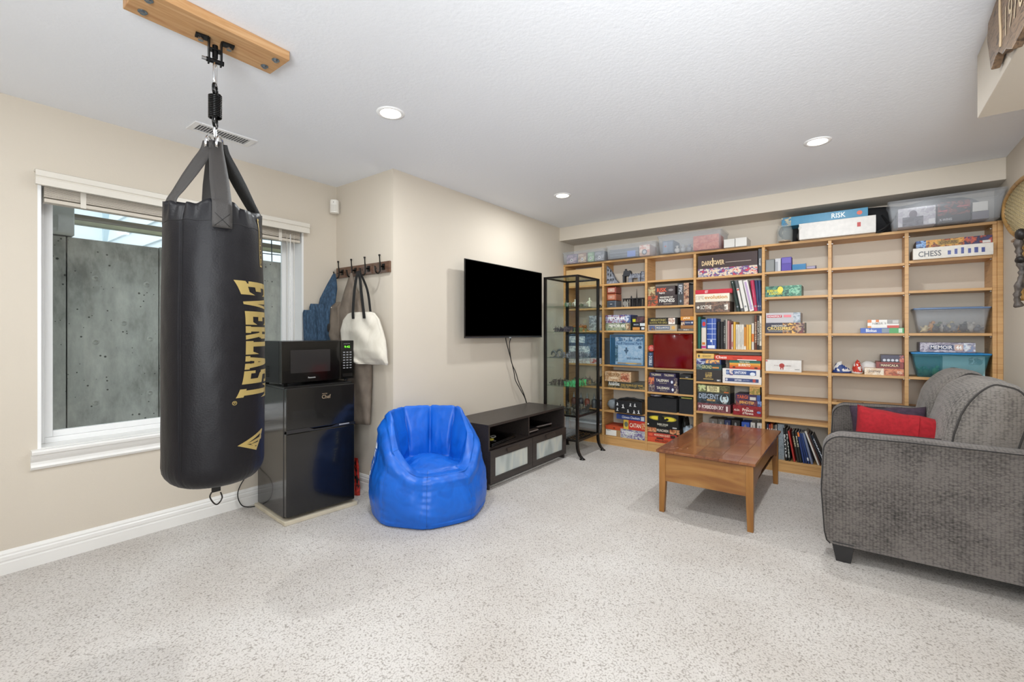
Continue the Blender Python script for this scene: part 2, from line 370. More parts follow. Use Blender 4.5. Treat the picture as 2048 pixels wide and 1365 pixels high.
wpanel(-0.3, 0.705, -0.2, 1.898); wpanel(0.711, 1.235, -0.2, 1.898); wpanel(1.241, 1.98, -0.2, 1.905); wpanel(1.986, 2.9, -0.2, 1.90, 0.012)
wpanel(-0.3, 0.745, 1.905, 2.42, 0.02, ramp_mat('pale_concrete', ['#a3a39d', '#b8b8b2', '#c2c2bd'], scale=(4, 4, 4), rough=0.9, detail=8))
for y, z in [(0.86, 1.62), (0.86, 1.16), (0.86, 0.72), (1.16, 1.60), (1.18, 1.18), (1.18, 0.76), (1.02, 1.30), (2.15, 1.50), (2.15, 0.9)]:
    b = MB(); b.lathe([(0.004, 0.0), (0.010, 0.002), (0.013, 0.006), (0.017, 0.004), (0.021, 0.0)], n=14)
    o = b.build('tie_hole', CONC, ww, loc=(0.0, y-1.4, z)); o.rotation_euler = (0, R(90), 0)
struct('ground', MB().box(-12, XW-0.34, -3, 8, -0.4, -0.2), mat('#5d5a50', rough=0.95, vary=0.3, vscale=9))
fr = thing('timber_rail', 'weathered brown timber rail crossing above the concrete window well', 'rail', (-4.75, 1.6, 2.082))
MB().box(-0.03, 0.03, -1.6, 1.4, 0.0, 0.046).build('rail_board', ramp_mat('weathered', ['#4c463d', '#6a6152', '#5a5145'], scale=(20, 1.5, 20), rough=0.8), fr, bevel=0.004)
MB().box(-0.03, 0.04, -1.6, 1.4, -0.030, -0.001).build('ledger_board', mat('#8b8a6c', rough=0.8, vary=0.15), fr, bevel=0.004)
st = thing('lintel_beam', 'grey painted beam above the window well just under the blind', 'beam', (-4.2, 1.6, 2.088))
MB().box(-0.06, 0.06, -1.6, 1.4, 0.0, 0.20).build('beam_face', mat('#8d8a86', rough=0.7, vary=0.1), st, bevel=0.005)
hs = thing('neighbour_house', 'pale blue grey house with lap siding seen through the top of the window', 'house', (-8.0, 1.69, 0.0))
SIDE = mat('#eef4f6', rough=0.6)
b0 = None
for i in range(17):
    z = 2.0 + i*0.22
    MB().hexa([(-0.03, -4.5, z), (0.02, -4.5, z), (0.02, 0, z), (-0.03, 0, z)], [(-0.03, -4.5, z+0.225), (-0.008, -4.5, z+0.225), (-0.008, 0, z+0.225), (-0.03, 0, z+0.225)]).build('siding_board', SIDE, hs)
    if z < 4.6:
        MB().hexa([(0.0, 0.03, z), (0.0, -0.02, z), (3.2, -0.02, z), (3.2, 0.03, z)], [(0.0, 0.03, z+0.225), (0.0, 0.008, z+0.225), (3.2, 0.008, z+0.225), (3.2, 0.03, z+0.225)]).build('siding_board', SIDE, hs)
MB().box(-0.03, 0.06, -0.06, 0.06, 1.9, 5.9).build('corner_trim', mat('#c5d6dc', rough=0.5), hs)
MB().box(-0.2, -0.03, -4.5, 3.0, 0.0, 5.9).build('house_wall', SIDE, hs)
MB().box(0.0, 3.2, 0.04, 0.2, 0.0, 4.4).build('house_wall', SIDE, hs)
gr = thing('wire_trellis', 'black wire grid standing above the concrete at the right end of the window', 'trellis', (-4.62, 2.3, 1.9))
b = MB()
for i in range(9): b.tube([(0, -0.5+i*0.14, 0), (0, -0.5+i*0.14+0.02*(-1)**i, 0.9)], 0.005, 6)
for i in range(6): b.tube([(0, -0.55, 0.09+i*0.14), (0, 0.65, 0.13+i*0.14)], 0.005, 6)
b.build('wire_grid', mat('#23262a', rough=0.5), gr)

# ---------------------------------------------------------------- ceiling fittings
for (x, y), lab in zip(CANS[:3], ['recessed ceiling light nearest the punching bag', 'recessed ceiling light toward the right above the shelves and sofa', 'recessed ceiling light in the far left corner above the television cabinet']):
    t = thing('recessed_light', lab, 'ceiling light', (x, y, H), 0, 'recessed ceiling lights')
    MB().lathe([(0.052, -0.002), (0.058, -0.006), (0.074, -0.004), (0.076, 0.0)], n=40).build('trim_ring', mat('#fafafa', rough=0.4), t)
    MB().cyl((0, 0, -0.0055), (0, 0, -0.002), 0.053, n=40).build('lens', mat('#fff6e6', rough=0.5, emit=9.0), t)
vt = thing('ceiling_vent', 'white slotted ceiling air vent beyond the top of the punching bag', 'vent', (-3.09, 1.19, H), 0.0)
b = MB(); b.box(-0.075, 0.075, -0.17, -0.14, -0.008, 0).box(-0.075, 0.075, 0.14, 0.17, -0.008, 0).box(-0.075, -0.05, -0.14, 0.14, -0.008, 0).box(0.05, 0.075, -0.14, 0.14, -0.008, 0)
b.build('vent_frame', mat('#e9e9e9', rough=0.4), vt, bevel=0.002)
MB().box(-0.05, 0.05, -0.14, 0.14, -0.001, 0).build('duct_backing', mat('#77787a', rough=0.7), vt)
s0 = MB().hexa([(-0.05, -0.002, -0.008), (0.05, -0.002, -0.008), (0.05, 0.002, -0.008), (-0.05, 0.002, -0.008)], [(-0.05, 0.004, -0.001), (0.05, 0.004, -0.001), (0.05, 0.008, -0.001), (-0.05, 0.008, -0.001)]).build('slat', mat('#dedede', rough=0.4), vt, loc=(0, -0.13, 0))
for i in range(1, 18):
    c = s0.copy(); COL.objects.link(c); c.location = (0, -0.13+i*0.0153, 0)
t = thing('motion_detector', 'small cream motion detector in the corner near the ceiling', 'sensor', (XW+0.055, YR-0.055, 2.205), R(45))
MB().prism([(-0.035, 0.03), (-0.032, -0.008), (-0.02, -0.022), (0.0, -0.026), (0.02, -0.022), (0.032, -0.008), (0.035, 0.03)], 'z', 0.0, 0.105).build('housing', mat('#ece9e2', rough=0.4), t, bevel=0.003)
MB().box(-0.02, 0.02, -0.029, -0.020, 0.012, 0.062).build('lens_window', mat('#dcd8d0', rough=0.3), t, bevel=0.002)
MB().cyl((0, -0.027, 0.083), (0, -0.024, 0.083), 0.003, n=10).build('indicator', mat('#4a3a3a', rough=0.3), t)
# ---------------------------------------------------------------- bookcase wall
DIV = [-2.727, -2.226, -1.739, -1.251, -0.657, -0.165, 0.324, 0.808]
ROWS = {1: [1.766, 1.506, 1.253, 0.88, 0.63, 0.378], 2: [1.766, 1.506, 1.253, 0.88, 0.63, 0.378], 3: [1.769, 1.504, 1.244, 0.87, 0.618, 0.425],
        4: [1.767, 1.423, 1.072, 0.755, 0.467], 5: [1.773, 1.547, 1.223, 0.884, 0.65, 0.45], 6: [1.769, 1.544, 1.223, 0.89, 0.65, 0.45], 7: [1.782, 1.551, 1.224, 0.889, 0.65, 0.45]}
bc = thing('bookcase', 'long honey oak bookcase of seven bays covering the far wall', 'bookcase', (0, YF, 0))
YD = YB - YF - 0.004
for i, x in enumerate(DIV):
    a, c = (x-0.012, x+0.012)
    if i == 0: a, c = XT+0.001, XT+0.023
    if i == 7: a, c = x-0.020, x+0.002
    MB().box(a, c, 0, YD, 0.0, 1.999).build('upright_panel', OAK, bc, bevel=0.001, seg=1)
MB().box(0.8105, XR-0.001, -0.012, 0.012, 0.0, 2.02).build('filler_strip', OAK, bc, bevel=0.001, seg=1)
for i in range(7):
    xa = DIV[i]+0.0125 if i else XT+0.0235; xb = DIV[i+1]-0.0125 if i < 6 else DIV[7]-0.0205
    for z in ROWS[i+1]:
        MB().box(xa, xb, 0.002, YD-0.01, z-0.02, z).build('shelf_board', OAKH, bc, bevel=0.001, seg=1)
    MB().box(xa, xb, 0.002, YD-0.01, 0.08, 0.10).build('shelf_board', OAKH, bc, bevel=0.001, seg=1)
    MB().box(xa, xb, 0.006, 0.022, 0.0, 0.079).build('kick_board', OAKH, bc)
for xa, xb in [(XT+0.001, DIV[4]-0.0005), (DIV[4]+0.0005, DIV[7]+0.002)]:
    MB().box(xa, xb, -0.001, YD, 2.0, 2.02).build('top_board', OAKH, bc, bevel=0.001, seg=1)
PIN = mat('#c9c9c9', rough=0.3, metal=0.8)
for i in range(4, 7):
    for z in ROWS[i+1][:4] + [2.0]:
        for x, s in ((DIV[i]+0.0125, 1), (DIV[i+1]-0.0125-(0.008 if i == 6 else 0), -1)):
            MB().cyl((x, 0.03, z-0.026), (x+s*0.008, 0.03, z-0.026), 0.005, n=8).build('shelf_pin', PIN, bc)

# ---------------------------------------------------------------- television and its cabinet
tv = thing('television', 'large black flat television mounted on the beige wall', 'television', (XT, 3.455, 1.181))
MB().box(0.088, 0.10, -0.594, 0.594, 0.0, 0.675).build('casing', mat('#0b0b0c', rough=0.35), tv, bevel=0.002)
MB().box(0.050, 0.0875, -0.50, 0.53, 0.05, 0.58).build('rear_housing', mat('#0b0b0c', rough=0.5), tv, bevel=0.012)
MB().box(0.1002, 0.1015, -0.586, 0.586, 0.020, 0.668).build('screen', mat('#000000', rough=0.5, spec=0.0), tv)
MB().box(0.099, 0.103, -0.594, 0.594, 0.0, 0.011).build('lower_bezel', mat('#55565a', rough=0.3, metal=0.7), tv, bevel=0.002)
MB().box(0.10, 0.104, 0.02, 0.05, -0.005, 0.006).build('indicator_tab', mat('#b9bcc0', rough=0.3, metal=0.6), tv)
b = MB(); b.box(0.001, 0.012, -0.25, 0.25, 0.2, 0.5).box(0.012, 0.056, -0.03, 0.03, 0.24, 0.48); b.build('wall_bracket', BLACKMETAL, tv)
cb = thing('tangled_cables', 'two black cables hanging twisted from the television to its cabinet', 'cable', (XT+0.02, 3.6, 0.51))
MB().tube([(0.05, -0.14, 0.70), (0.03, -0.10, 0.63), (0.02, -0.01, 0.45), (0.025, 0.03, 0.33), (0.02, 0.06, 0.25), (0.03, 0.13, 0.15), (0.03, 0.20, 0.07), (0.03, 0.235, 0.004)], 0.0042, 8, sub=6).build('cable', mat('#141414', rough=0.5), cb)
MB().tube([(0.05, -0.03, 0.70), (0.03, -0.05, 0.62), (0.03, -0.04, 0.52), (0.02, 0.0, 0.42), (0.03, 0.05, 0.33), (0.025, 0.10, 0.24), (0.02, 0.14, 0.19), (0.03, 0.19, 0.10), (0.03, 0.24, 0.004)], 0.004, 8, sub=6).build('cable', mat('#141414', rough=0.5), cb)
sy0, sy1 = 2.755, 3.925
tc_ = thing('television_cabinet', 'low black brown cabinet with two frosted glass drawers below the television', 'cabinet', (XT+0.02, sy0, 0.0))
XD = 0.424   # depth to the carcass front
L = sy1 - sy0
MB().box(0, XD, 0, L, 0.487, 0.506).build('top_board', BLACKWOOD, tc_, bevel=0.001)
MB().box(0, XD, 0, 0.018, 0.0, 0.4865).build('side_panel', BLACKWOOD, tc_); MB().box(0, XD, L-0.018, L, 0.0, 0.4865).build('side_panel', BLACKWOOD, tc_)
MB().box(0.03, XD-0.02, L/2-0.008, L/2+0.008, 0.317, 0.4865).build('divider', BLACKWOOD, tc_)
MB().box(0.03, XD-0.02, 0.0185, L-0.0185, 0.300, 0.316).build('shelf_board', BLACKWOOD, tc_)
MB().box(0.02, XD-0.05, 0.0185, L-0.0185, 0.055, 0.07).build('bottom_board', BLACKWOOD, tc_)
MB().box(0.0, 0.006, 0.14, L-0.019, 0.07, 0.4865).build('back_panel', BLACKWOOD, tc_)
FROST = ramp_mat('frosted_glass', ['#aab4b2', '#c3cbc8', '#d2d5cc', '#c0c8c6'], scale=(4, 9, 3), rough=0.35, detail=1)
for y0, y1 in ((0.002, L/2-0.003), (L/2+0.003, L-0.002)):
    f = MB(); z0, z1 = 0.045, 0.302; w1, w2 = 0.062, 0.048
    f.box(XD+0.001, XD+0.019, y0, y0+w1, z0, z1).box(XD+0.001, XD+0.019, y1-w1, y1, z0, z1).box(XD+0.001, XD+0.019, y0+w1, y1-w1, z0, z0+w2).box(XD+0.001, XD+0.019, y0+w1, y1-w1, z1-w2-0.012, z1)
    d = f.build('drawer', BLACKWOOD, tc_)
    MB().box(XD+0.006, XD+0.010, y0+w1-0.003, y1-w1+0.003, z0+w2-0.003, z1-w2-0.009).build('frosted_pane', FROST, d)
    h = MB(); ym = (y0+y1)/2
    h.hexa([(XD+0.02, ym-0.08, z1-0.038), (XD+0.036, ym-0.08, z1-0.045), (XD+0.036, ym+0.08, z1-0.045), (XD+0.02, ym+0.08, z1-0.038)], [(XD+0.02, ym-0.08, z1-0.012), (XD+0.024, ym-0.08, z1-0.012), (XD+0.024, ym+0.08, z1-0.012), (XD+0.02, ym+0.08, z1-0.012)])
    h.build('handle', mat('#3a332f', rough=0.3), d)
cx = XT+0.02
t = thing('laptop', 'glossy black laptop lying in the left open bay of the television cabinet', 'laptop', (cx+0.22, sy0+0.24, 0.3165), R(8))
MB().box(-0.15, 0.16, -0.20, 0.20, 0, 0.016).build('base', BLACKGLOSS, t, bevel=0.004); MB().box(-0.15, 0.16, -0.20, 0.20, 0.018, 0.026).build('lid', BLACKGLOSS, t, bevel=0.003)
t = thing('yellow_disc', 'yellow disc with a grey clip lying on the black laptop', 'disc', (cx+0.29, sy0+0.18, 0.343))
MB().lathe([(0.0, 0), (0.035, 0), (0.035, 0.004), (0.022, 0.006), (0.0, 0.006)], n=20).build('disc', mat('#b6a83a', rough=0.5), t)
b = MB(); b.tube([(0.0, 0.02, 0.010), (0.02, 0.05, 0.016), (-0.01, 0.07, 0.020), (-0.03, 0.04, 0.014), (0.0, 0.03, 0.012)], 0.004, 6, sub=5); b.build('clip', mat('#9a9a96', rough=0.4), t)
t = thing('media_box', 'slim silver and black media player in the right open bay of the television cabinet', 'media player', (cx+0.20, sy0+0.93, 0.3165), R(-6))
MB().box(-0.12, 0.13, -0.14, 0.14, 0.0, 0.035).build('body', BLACKGLOSS, t, bevel=0.003)
MB().box(0.131, 0.134, -0.14, 0.14, 0.022, 0.034).build('silver_edge', mat('#a8aaad', rough=0.3, metal=0.7), t)
t = thing('game_console', 'black console with a silver stripe behind the divider of the television cabinet', 'console', (cx+0.23, sy0+0.67, 0.3165), R(0))
MB().box(-0.14, 0.14, -0.065, 0.11, 0.0, 0.045).build('body', mat('#101012', rough=0.3), t, bevel=0.006)
MB().box(0.1405, 0.144, -0.065, 0.11, 0.015, 0.024).build('silver_stripe', mat('#b5b7ba', rough=0.3, metal=0.7), t)

# ---------------------------------------------------------------- glass display case
gx0, gx1, gy0, gy1, gz = -2.545, -2.150, 3.950, 4.425, 1.795
gc = thing('display_case', 'tall black metal display case with glass shelves and splayed feet in the corner', 'display case', (gx0, gy0, 0.0))
W_, D_ = gx1-gx0, gy1-gy0; P = 0.026
for (px_, py_, sx, sy_) in ((0, 0, -1, -1), (W_-P, 0, 1, -1), (0, D_-P, -1, 1), (W_-P, D_-P, 1, 1)):
    q = MB(); cx_, cy_ = px_+P/2, py_+P/2
    if sx > 0: path = [(0, 0.18), (0.0, 0.14), (0.004, 0.10), (0.014, 0.065), (0.032, 0.035), (0.058, 0.012)]
    else: path = [(0, 0.18), (0, 0.14), (0, 0.10), (0.0, 0.065), (0.0, 0.035), (0.0, 0.012)]
    rings = [[(px_, py_, gz), (px_+P, py_, gz), (px_+P, py_+P, gz), (px_, py_+P, gz)]]
    for o_, z in path:
        rings.append([(px_+o_*sx*0.9, py_, z), (px_+P+o_*sx*0.9, py_, z), (px_+P+o_*sx*0.9, py_+P, z), (px_+o_*sx*0.9, py_+P, z)])
    q.loft([[Vector(v) for v in r_] for r_ in rings], smooth=False)
    ex = path[-1][0]*sx*0.9
    q.cyl((cx_+ex+0.004*sx, cy_, 0.0), (cx_+ex+0.004*sx, cy_, 0.012), 0.030, 0.018, n=16)
    q.build('corner_post', BLACKMETAL, gc, bevel=0.0015, seg=1)
def frame_ring(z, hh, name='frame_rail', top=False):
    for a in [(P, W_-P, 0.002, 0.022), (P, W_-P, D_-0.022, D_-0.002)]: MB().box(a[0], a[1], a[2], a[3], z-hh, z).build(name, BLACKMETAL, gc)
    for a in [(0.002, 0.022, P, D_-P), (W_-0.022, W_-0.002, P, D_-P)]: MB().box(a[0], a[1], a[2], a[3], z-hh, z).build(name, BLACKMETAL, gc)
frame_ring(gz, 0.018); frame_ring(0.416, 0.016); frame_ring(0.179, 0.018)
GSH = pane_mat('shelf_glass', '#eff6f3', 1.45, 1.0)
for z in (1.494, 1.238, 0.977, 0.696): MB().box(0.004, W_-0.004, 0.004, D_-0.004, z-0.006, z).build('glass_shelf', GSH, gc)
MB().box(0.022, W_-0.022, 0.022, D_-0.022, 0.404, 0.412).build('glass_shelf', GSH, gc)
MB().box(0.022, W_-0.022, 0.022, D_-0.022, gz-0.012, gz-0.007).build('glass_top', GSH, gc)
MB().box(0.010, 0.014, P, D_-P, 0.42, gz-0.02).build('glass_side', GLASS, gc); MB().box(W_-0.014, W_-0.010, P, D_-P, 0.42, gz-0.02).build('glass_door', GLASS, gc)
MB().box(P, W_-P, 0.010, 0.014, 0.42, gz-0.02).build('glass_side', GLASS, gc); MB().box(P, W_-P, D_-0.014, D_-0.010, 0.42, gz-0.02).build('glass_side', GLASS, gc)
b = MB()
for i in range(11): b.box(0.02, W_-0.02, 0.022+i*0.041, 0.028+i*0.041, 0.165, 0.171)
for i in range(10): b.box(0.02+i*0.0385, 0.026+i*0.0385, 0.02, D_-0.02, 0.165, 0.171)
for i in range(5):
    for j in range(6): b.tube([(0.05+i*0.072+0.02*math.cos(k*R(45)), 0.05+j*0.073+0.02*math.sin(k*R(45)), 0.168) for k in range(8)], 0.003, 4, closed=True)
tag(b.build('grille_shelf', BLACKMETAL, gc))
# miniatures
def mini_mesh(v, h=0.034):
    r_ = random.Random(v); b = MB()
    b.cyl((0, 0, 0), (0, 0, 0.003), 0.0125, 0.0115, n=10)
    for s in (-1, 1): b.cyl((s*0.005, 0, 0.003), (s*0.003, 0.001, h*0.45), 0.003, 0.0035, n=5)
    b.ell((0, 0, h*0.6), (0.006, 0.0045, 0.009), 7, 5); b.ell((0.001, -0.001, h*0.92), (0.0038, 0.0038, 0.0045), 6, 5)
    a = r_.uniform(-1, 1); b.cyl((0.005, 0, h*0.72), (0.013, -0.004, h*(0.72+0.3*a)), 0.0022, n=5); b.cyl((-0.005, 0, h*0.72), (-0.012, -0.006, h*0.55), 0.0022, n=5)
    if v % 3 != 2: b.cyl((0.013, -0.005, h*0.3), (0.014+0.003*a, -0.004, h*1.35), 0.0011, n=4)
    if v % 3 == 1: b.ell((-0.013, -0.007, h*0.55), (0.0065, 0.002, 0.008), 7, 4)
    if v % 3 == 2: b.hexa([(-0.006, 0.003, 0.01), (0.006, 0.003, 0.01), (0.006, 0.006, 0.01), (-0.006, 0.006, 0.01)], [(-0.02, 0.006, h*1.1), (0.02, 0.006, h*1.1), (0.015, 0.008, h*1.1), (-0.015, 0.008, h*1.1)])
    return b
def minis(z, n, area, col, label, group, hs=0.036, seed=1, name='miniature_figure', cat='figurine', two=None):
    r_ = random.Random(seed); protos = []; pts = []
    ms = [mat(col, rough=0.6), mat(two or col, rough=0.6)]
    for k in range(n):
        for _ in range(60):
            x = r_.uniform(area[0]+0.014, area[1]-0.014); y = r_.uniform(area[2]+0.014, area[3]-0.014)
            if all((x-a)**2+(y-c)**2 > 0.027**2 for a, c in pts): break
        else: continue
        pts.append((x, y))
        if len(protos) < 6:
            o = mini_mesh(len(protos)+seed, hs).build(name, ms[len(protos) % 2]); protos.append(o)
        else:
            o = r_.choice(protos).copy(); COL.objects.link(o)
        o.location = (x, y, z+0.0002); o.rotation_euler = (0, 0, r_.uniform(0, 6.28)); s = r_.uniform(0.85, 1.25); o.scale = (1, 1, s)
        tag(o, label, cat, group)
fx0, fx1, fy0, fy1 = gx0+0.035, gx1-0.035, gy0+0.035, gy1-0.035
minis(1.494, 9, (fx0+0.1, fx1, fy0, fy1), '#8d8f86', 'tiny grey painted figure on the top glass shelf of the display case', 'figures on the top glass shelf', 0.036, 3, two='#5c6a50')
minis(1.494, 3, (fx0+0.05, fx0+0.16, fy0, fy0+0.2), '#5fae7c', 'tiny bright green figure on the top glass shelf of the display case', 'green figures on the top glass shelf', 0.030, 5)
minis(1.238, 26, (fx0+0.04, fx0+0.25, fy0, fy0+0.24), '#35303a', 'tiny dark purple black figure on the second glass shelf', 'dark figures on the second glass shelf', 0.044, 7, two='#54484f')
minis(1.238, 9, (fx0+0.2, fx1, fy0+0.06, fy0+0.3), '#6d7a4e', 'tiny olive green figure on the second glass shelf', 'olive figures on the second glass shelf', 0.034, 8)
minis(0.977, 40, (fx0+0.08, fx1, fy0, fy1), '#63646b', 'tiny grey figure on the third glass shelf of the display case', 'grey figures on the third glass shelf', 0.040, 9, two='#83848c')
minis(0.696, 24, (fx0, fx0+0.17, fy0, fy0+0.26), '#4b443b', 'tiny dark brown figure on the fourth glass shelf', 'brown figures on the fourth glass shelf', 0.040, 11, two='#342f2b')
minis(0.696, 26, (fx0+0.17, fx1, fy0, fy0+0.26), '#58c47c', 'tiny mint green figure on the fourth glass shelf', 'mint green figures on the fourth glass shelf', 0.042, 12, two='#3fa566')
minis(0.696, 12, (fx0+0.1, fx1, fy0+0.27, fy1), '#8d7a55', 'tiny tan figure at the back of the fourth glass shelf', 'tan figures on the fourth glass shelf', 0.036, 14)
minis(0.416, 45, (fx0, fx1, fy0, fy1), '#46423e', 'tiny dark figure on the lowest glass shelf above the metal frame', 'dark figures on the lowest glass shelf', 0.050, 15, two='#8c877c')
t = thing('serpent_model', 'grey spiny coiled serpent model at the left of the third glass shelf', 'figurine', (gx0+0.11, gy0+0.07, 0.9772))
b = MB()
for c0, rr in (((-0.035, 0.0, 0.032), 0.028), ((0.03, 0.01, 0.042), 0.036)):
    pts = [(c0[0]+rr*math.cos(a), c0[1]+0.003*a, c0[2]+rr*math.sin(a)) for a in [R(200-k*20) for k in range(15)]]
    b.tube(pts, [0.004+0.007*math.sin(math.pi*k/14) for k in range(15)], 7)
    for k in range(1, 14): p = Vector(pts[k]); d = (p - Vector(c0)).normalized(); b.cyl(p+d*0.006, p+d*0.022, 0.003, 0.0005, n=4)
b.build('coil', mat('#5b5f5d', rough=0.6), t); MB().lathe([(0, 0), (0.07, 0), (0.068, 0.004), (0, 0.004)], n=16).build('base', mat('#4c4f4d', rough=0.7), t)
def statue(name, label, x, y, z, col, h, v):
    t = thing(name, label, 'figurine', (x, y, z)); r_ = random.Random(v)
    b = MB(); b.lathe([(0, 0), (0.022, 0), (0.018, 0.006), (0.010, 0.012), (0.012, h*0.3), (0.017, h*0.5), (0.011, h*0.68), (0.005, h*0.76), (0.009, h*0.84), (0.009, h*0.93), (0.003, h), (0, h)], n=12)
    for s in (-1, 1): b.tube([(s*0.010, 0, h*0.66), (s*0.026, -0.008, h*0.5), (s*0.020, -0.015, h*(0.75 if s > 0 else 0.4))], 0.0045, 6, sub=3)
    b.build('figure', mat(col, rough=0.55), t); MB().lathe([(0, -0.001), (0.024, -0.001), (0.024, 0.004), (0, 0.004)], n=12).build('base', mat('#3c3a36', rough=0.6), t)
statue('statuette', 'pale bone white statuette on the top glass shelf left of the centre post', gx0+0.20, gy0+0.30, 1.495, '#c9c4b4', 0.085, 1)
statue('statuette', 'cream twisted statuette at the right end of the top glass shelf', gx1-0.07, gy0+0.38, 1.495, '#d8d6be', 0.10, 2)
def plastic_bin(name, label, x0, x1, y0, y1, z0, z1, colm, lidm, inset=0.02, cat='storage bin', lid=True, lidh=0.016):
    t = thing(name, label, cat, ((x0+x1)/2, (y0+y1)/2, z0)); hx, hy, h = (x1-x0)/2, (y1-y0)/2, z1-z0
    if lid: h -= lidh
    def ring(i, z, k=0.018):
        a, c = hx-i, hy-i; out = []
        for (sx, sy_, a0) in ((1, 1, 0), (-1, 1, 90), (-1, -1, 180), (1, -1, 270)):
            for q in range(4): th = R(a0+q*30); out.append(Vector((sx*(a-k)+k*math.cos(th), sy_*(c-k)+k*math.sin(th), z)))
        return out
    b = MB(); T = 0.003
    R1 = [ring(inset, 0), ring(inset*0.4, h*0.7), ring(0.006, h-0.012), ring(0.001, h-0.010), ring(0.001, h)]
    R2 = [ring(0.006, h), ring(0.008, h-0.012), ring(inset*0.4+T, h*0.7), ring(inset+T, T)]
    b.loft(R1+R2); b.build('tub', colm, t)
    if lid:
        l = MB(); l.loft([ring(0.0, h+0.0005), ring(-0.003, h+0.002), ring(-0.003, h+lidh*0.75), ring(0.012, h+lidh*0.8), ring(0.016, h+lidh*0.5), ring(0.03, h+lidh*0.5), ring(0.034, h+lidh), ring(0.06, h+lidh)] if min(hx, hy) > 0.09 else [ring(0.0, h+0.0005), ring(-0.002, h+0.003), ring(-0.002, h+lidh-0.002), ring(0.002, h+lidh)])
        l.build('lid', lidm, t)
    return t
plastic_bin('plastic_tub', 'hazy clear tub on the bottom grille of the display case', gx0+0.03, gx1-0.14, gy0+0.03, gy0+0.30, 0.1715, 0.37, CLEARBIN, CLEARBIN)

# ---------------------------------------------------------------- fridge, microwave
fg = thing('mini_fridge', 'black two door mini fridge under the window', 'fridge', (-3.12, 1.735, 0.032), R(-5))
FB = mat('#101011', rough=0.13, coat=0.4, bump=(300, 0.03))
MB().box(-0.235, 0.205, -0.235, 0.235, 0.0, 0.832).build('cabinet', FB, fg, bevel=0.006)
d = MB().box(0.210, 0.252, -0.235, 0.235, 0.560, 0.838).build('freezer_door', FB, fg, bevel=0.008, seg=3)
d2 = MB().box(0.210, 0.252, -0.235, 0.235, 0.012, 0.546).build('fridge_door', FB, fg, bevel=0.008, seg=3)
b = MB(); b.prism([(-0.235, 0.548), (0.235, 0.548), (0.235, 0.566), (0.10, 0.566), (0.06, 0.556), (-0.06, 0.556), (-0.10, 0.572), (-0.235, 0.572)], 'x', 0.2525, 0.257)
b.build('handle_strip', mat('#4a4a4c', rough=0.25, metal=0.8), d)
MB().box(0.2575, 0.2585, 0.115, 0.19, 0.557, 0.564).build('handle_badge', mat('#b9b9bb', rough=0.3, metal=0.5), d)
b = MB(); b.text('Chef', lambda u, v: (0.2530, -0.005+u*0.062, 0.750+v*0.026)); b.text('MASTER', lambda u, v: (0.2530, -0.002+u*0.036, 0.780+v*0.007)); b.build('lettering', mat('#b9a68c', rough=0.3, metal=0.6), d)
MB().box(-0.235, 0.215, -0.235, 0.235, 0.8325, 0.846).build('top_board', mat('#0c0c0d', rough=0.2), fg, bevel=0.003)
for x, y in ((-0.2, -0.2), (0.18, -0.2), (-0.2, 0.2), (0.18, 0.2)): MB().cyl((x, y, -0.006), (x, y, 0), 0.016, n=12).build('foot', mat('#1a1a1a'), fg)
t = thing('floor_board', 'thin pale board lying on the carpet under the mini fridge', 'board', (-3.12, 1.735, 0.001), R(-5))
MB().box(-0.25, 0.262, -0.25, 0.25, 0.0, 0.024).build('board', mat('#cdc3ae', rough=0.6, vary=0.1), t, bevel=0.002)
mw = thing('microwave', 'black microwave with a green clock standing on the mini fridge', 'microwave', (-3.145, 1.765, 0.8785), R(-2))
MB().box(-0.17, 0.13, -0.262, 0.262, 0.010, 0.292).build('casing', mat('#1b1d20', rough=0.3, metal=0.5), mw, bevel=0.004)
dd = MB().box(0.1305, 0.168, -0.262, 0.152, 0.012, 0.292).build('door', BLACKGLOSS, mw, bevel=0.004)
MB().box(0.1685, 0.1690, -0.205, 0.075, 0.078, 0.232).build('door_window', mat('#2c2a2a', rough=0.08, coat=0.5), dd)
b = MB(); b.text('Panasonic', lambda u, v: (0.1690, -0.085+u*0.052, 0.038+v*0.010)); b.build('lettering', mat('#d6d6d6', rough=0.4), dd)
cp = MB().box(0.1305, 0.168, 0.1535, 0.262, 0.012, 0.292).build('control_panel', BLACKGLOSS, mw, bevel=0.004)
b = MB(); b.text('9:42', lambda u, v: (0.1690, 0.185+u*0.045, 0.238+v*0.016), bold=0.01); b.build('clock_digits', mat('#7dff3a', rough=0.5, emit=0.7), cp)
b = MB(); b.text('INVERTER', lambda u, v: (0.1690, 0.180+u*0.05, 0.266+v*0.005)); b.build('lettering', mat('#8e8e8e', rough=0.4), cp)
k0 = None
for i in range(3):
    for j in range(7):
        if k0 is None: k0 = MB().box(0.1683, 0.1690, -0.008, 0.008, -0.003, 0.004).build('button', mat('#8f9094', rough=0.4), cp, loc=(0, 0.183+i*0.026, 0.206)); continue
        c = k0.copy(); COL.objects.link(c); c.location = (0, 0.183+i*0.026, 0.206-j*0.019)
MB().box(0.1683, 0.1700, 0.172, 0.248, 0.030, 0.052).build('door_button', mat('#0c0c0c', rough=0.3), cp, bevel=0.001)
b = MB()
for j in range(7):
    for i in range(3): b.box(0.075+i*0.016-0.13, 0.085+i*0.016-0.13, -0.2635, -0.2622, 0.05+j*0.011, 0.056+j*0.011)
b.build('side_vent', mat('#050505', rough=0.8), mw)
for x, y in ((-0.14, -0.22), (0.13, -0.22), (-0.14, 0.22), (0.13, 0.22)): MB().cyl((x, y, 0.0), (x, y, 0.011), 0.013, n=12).build('foot', mat('#101010'), mw)
t = thing('power_cord', 'black power cord looping down behind the mini fridge against the baseboard', 'cord', (-3.42, 1.46, 0.0))
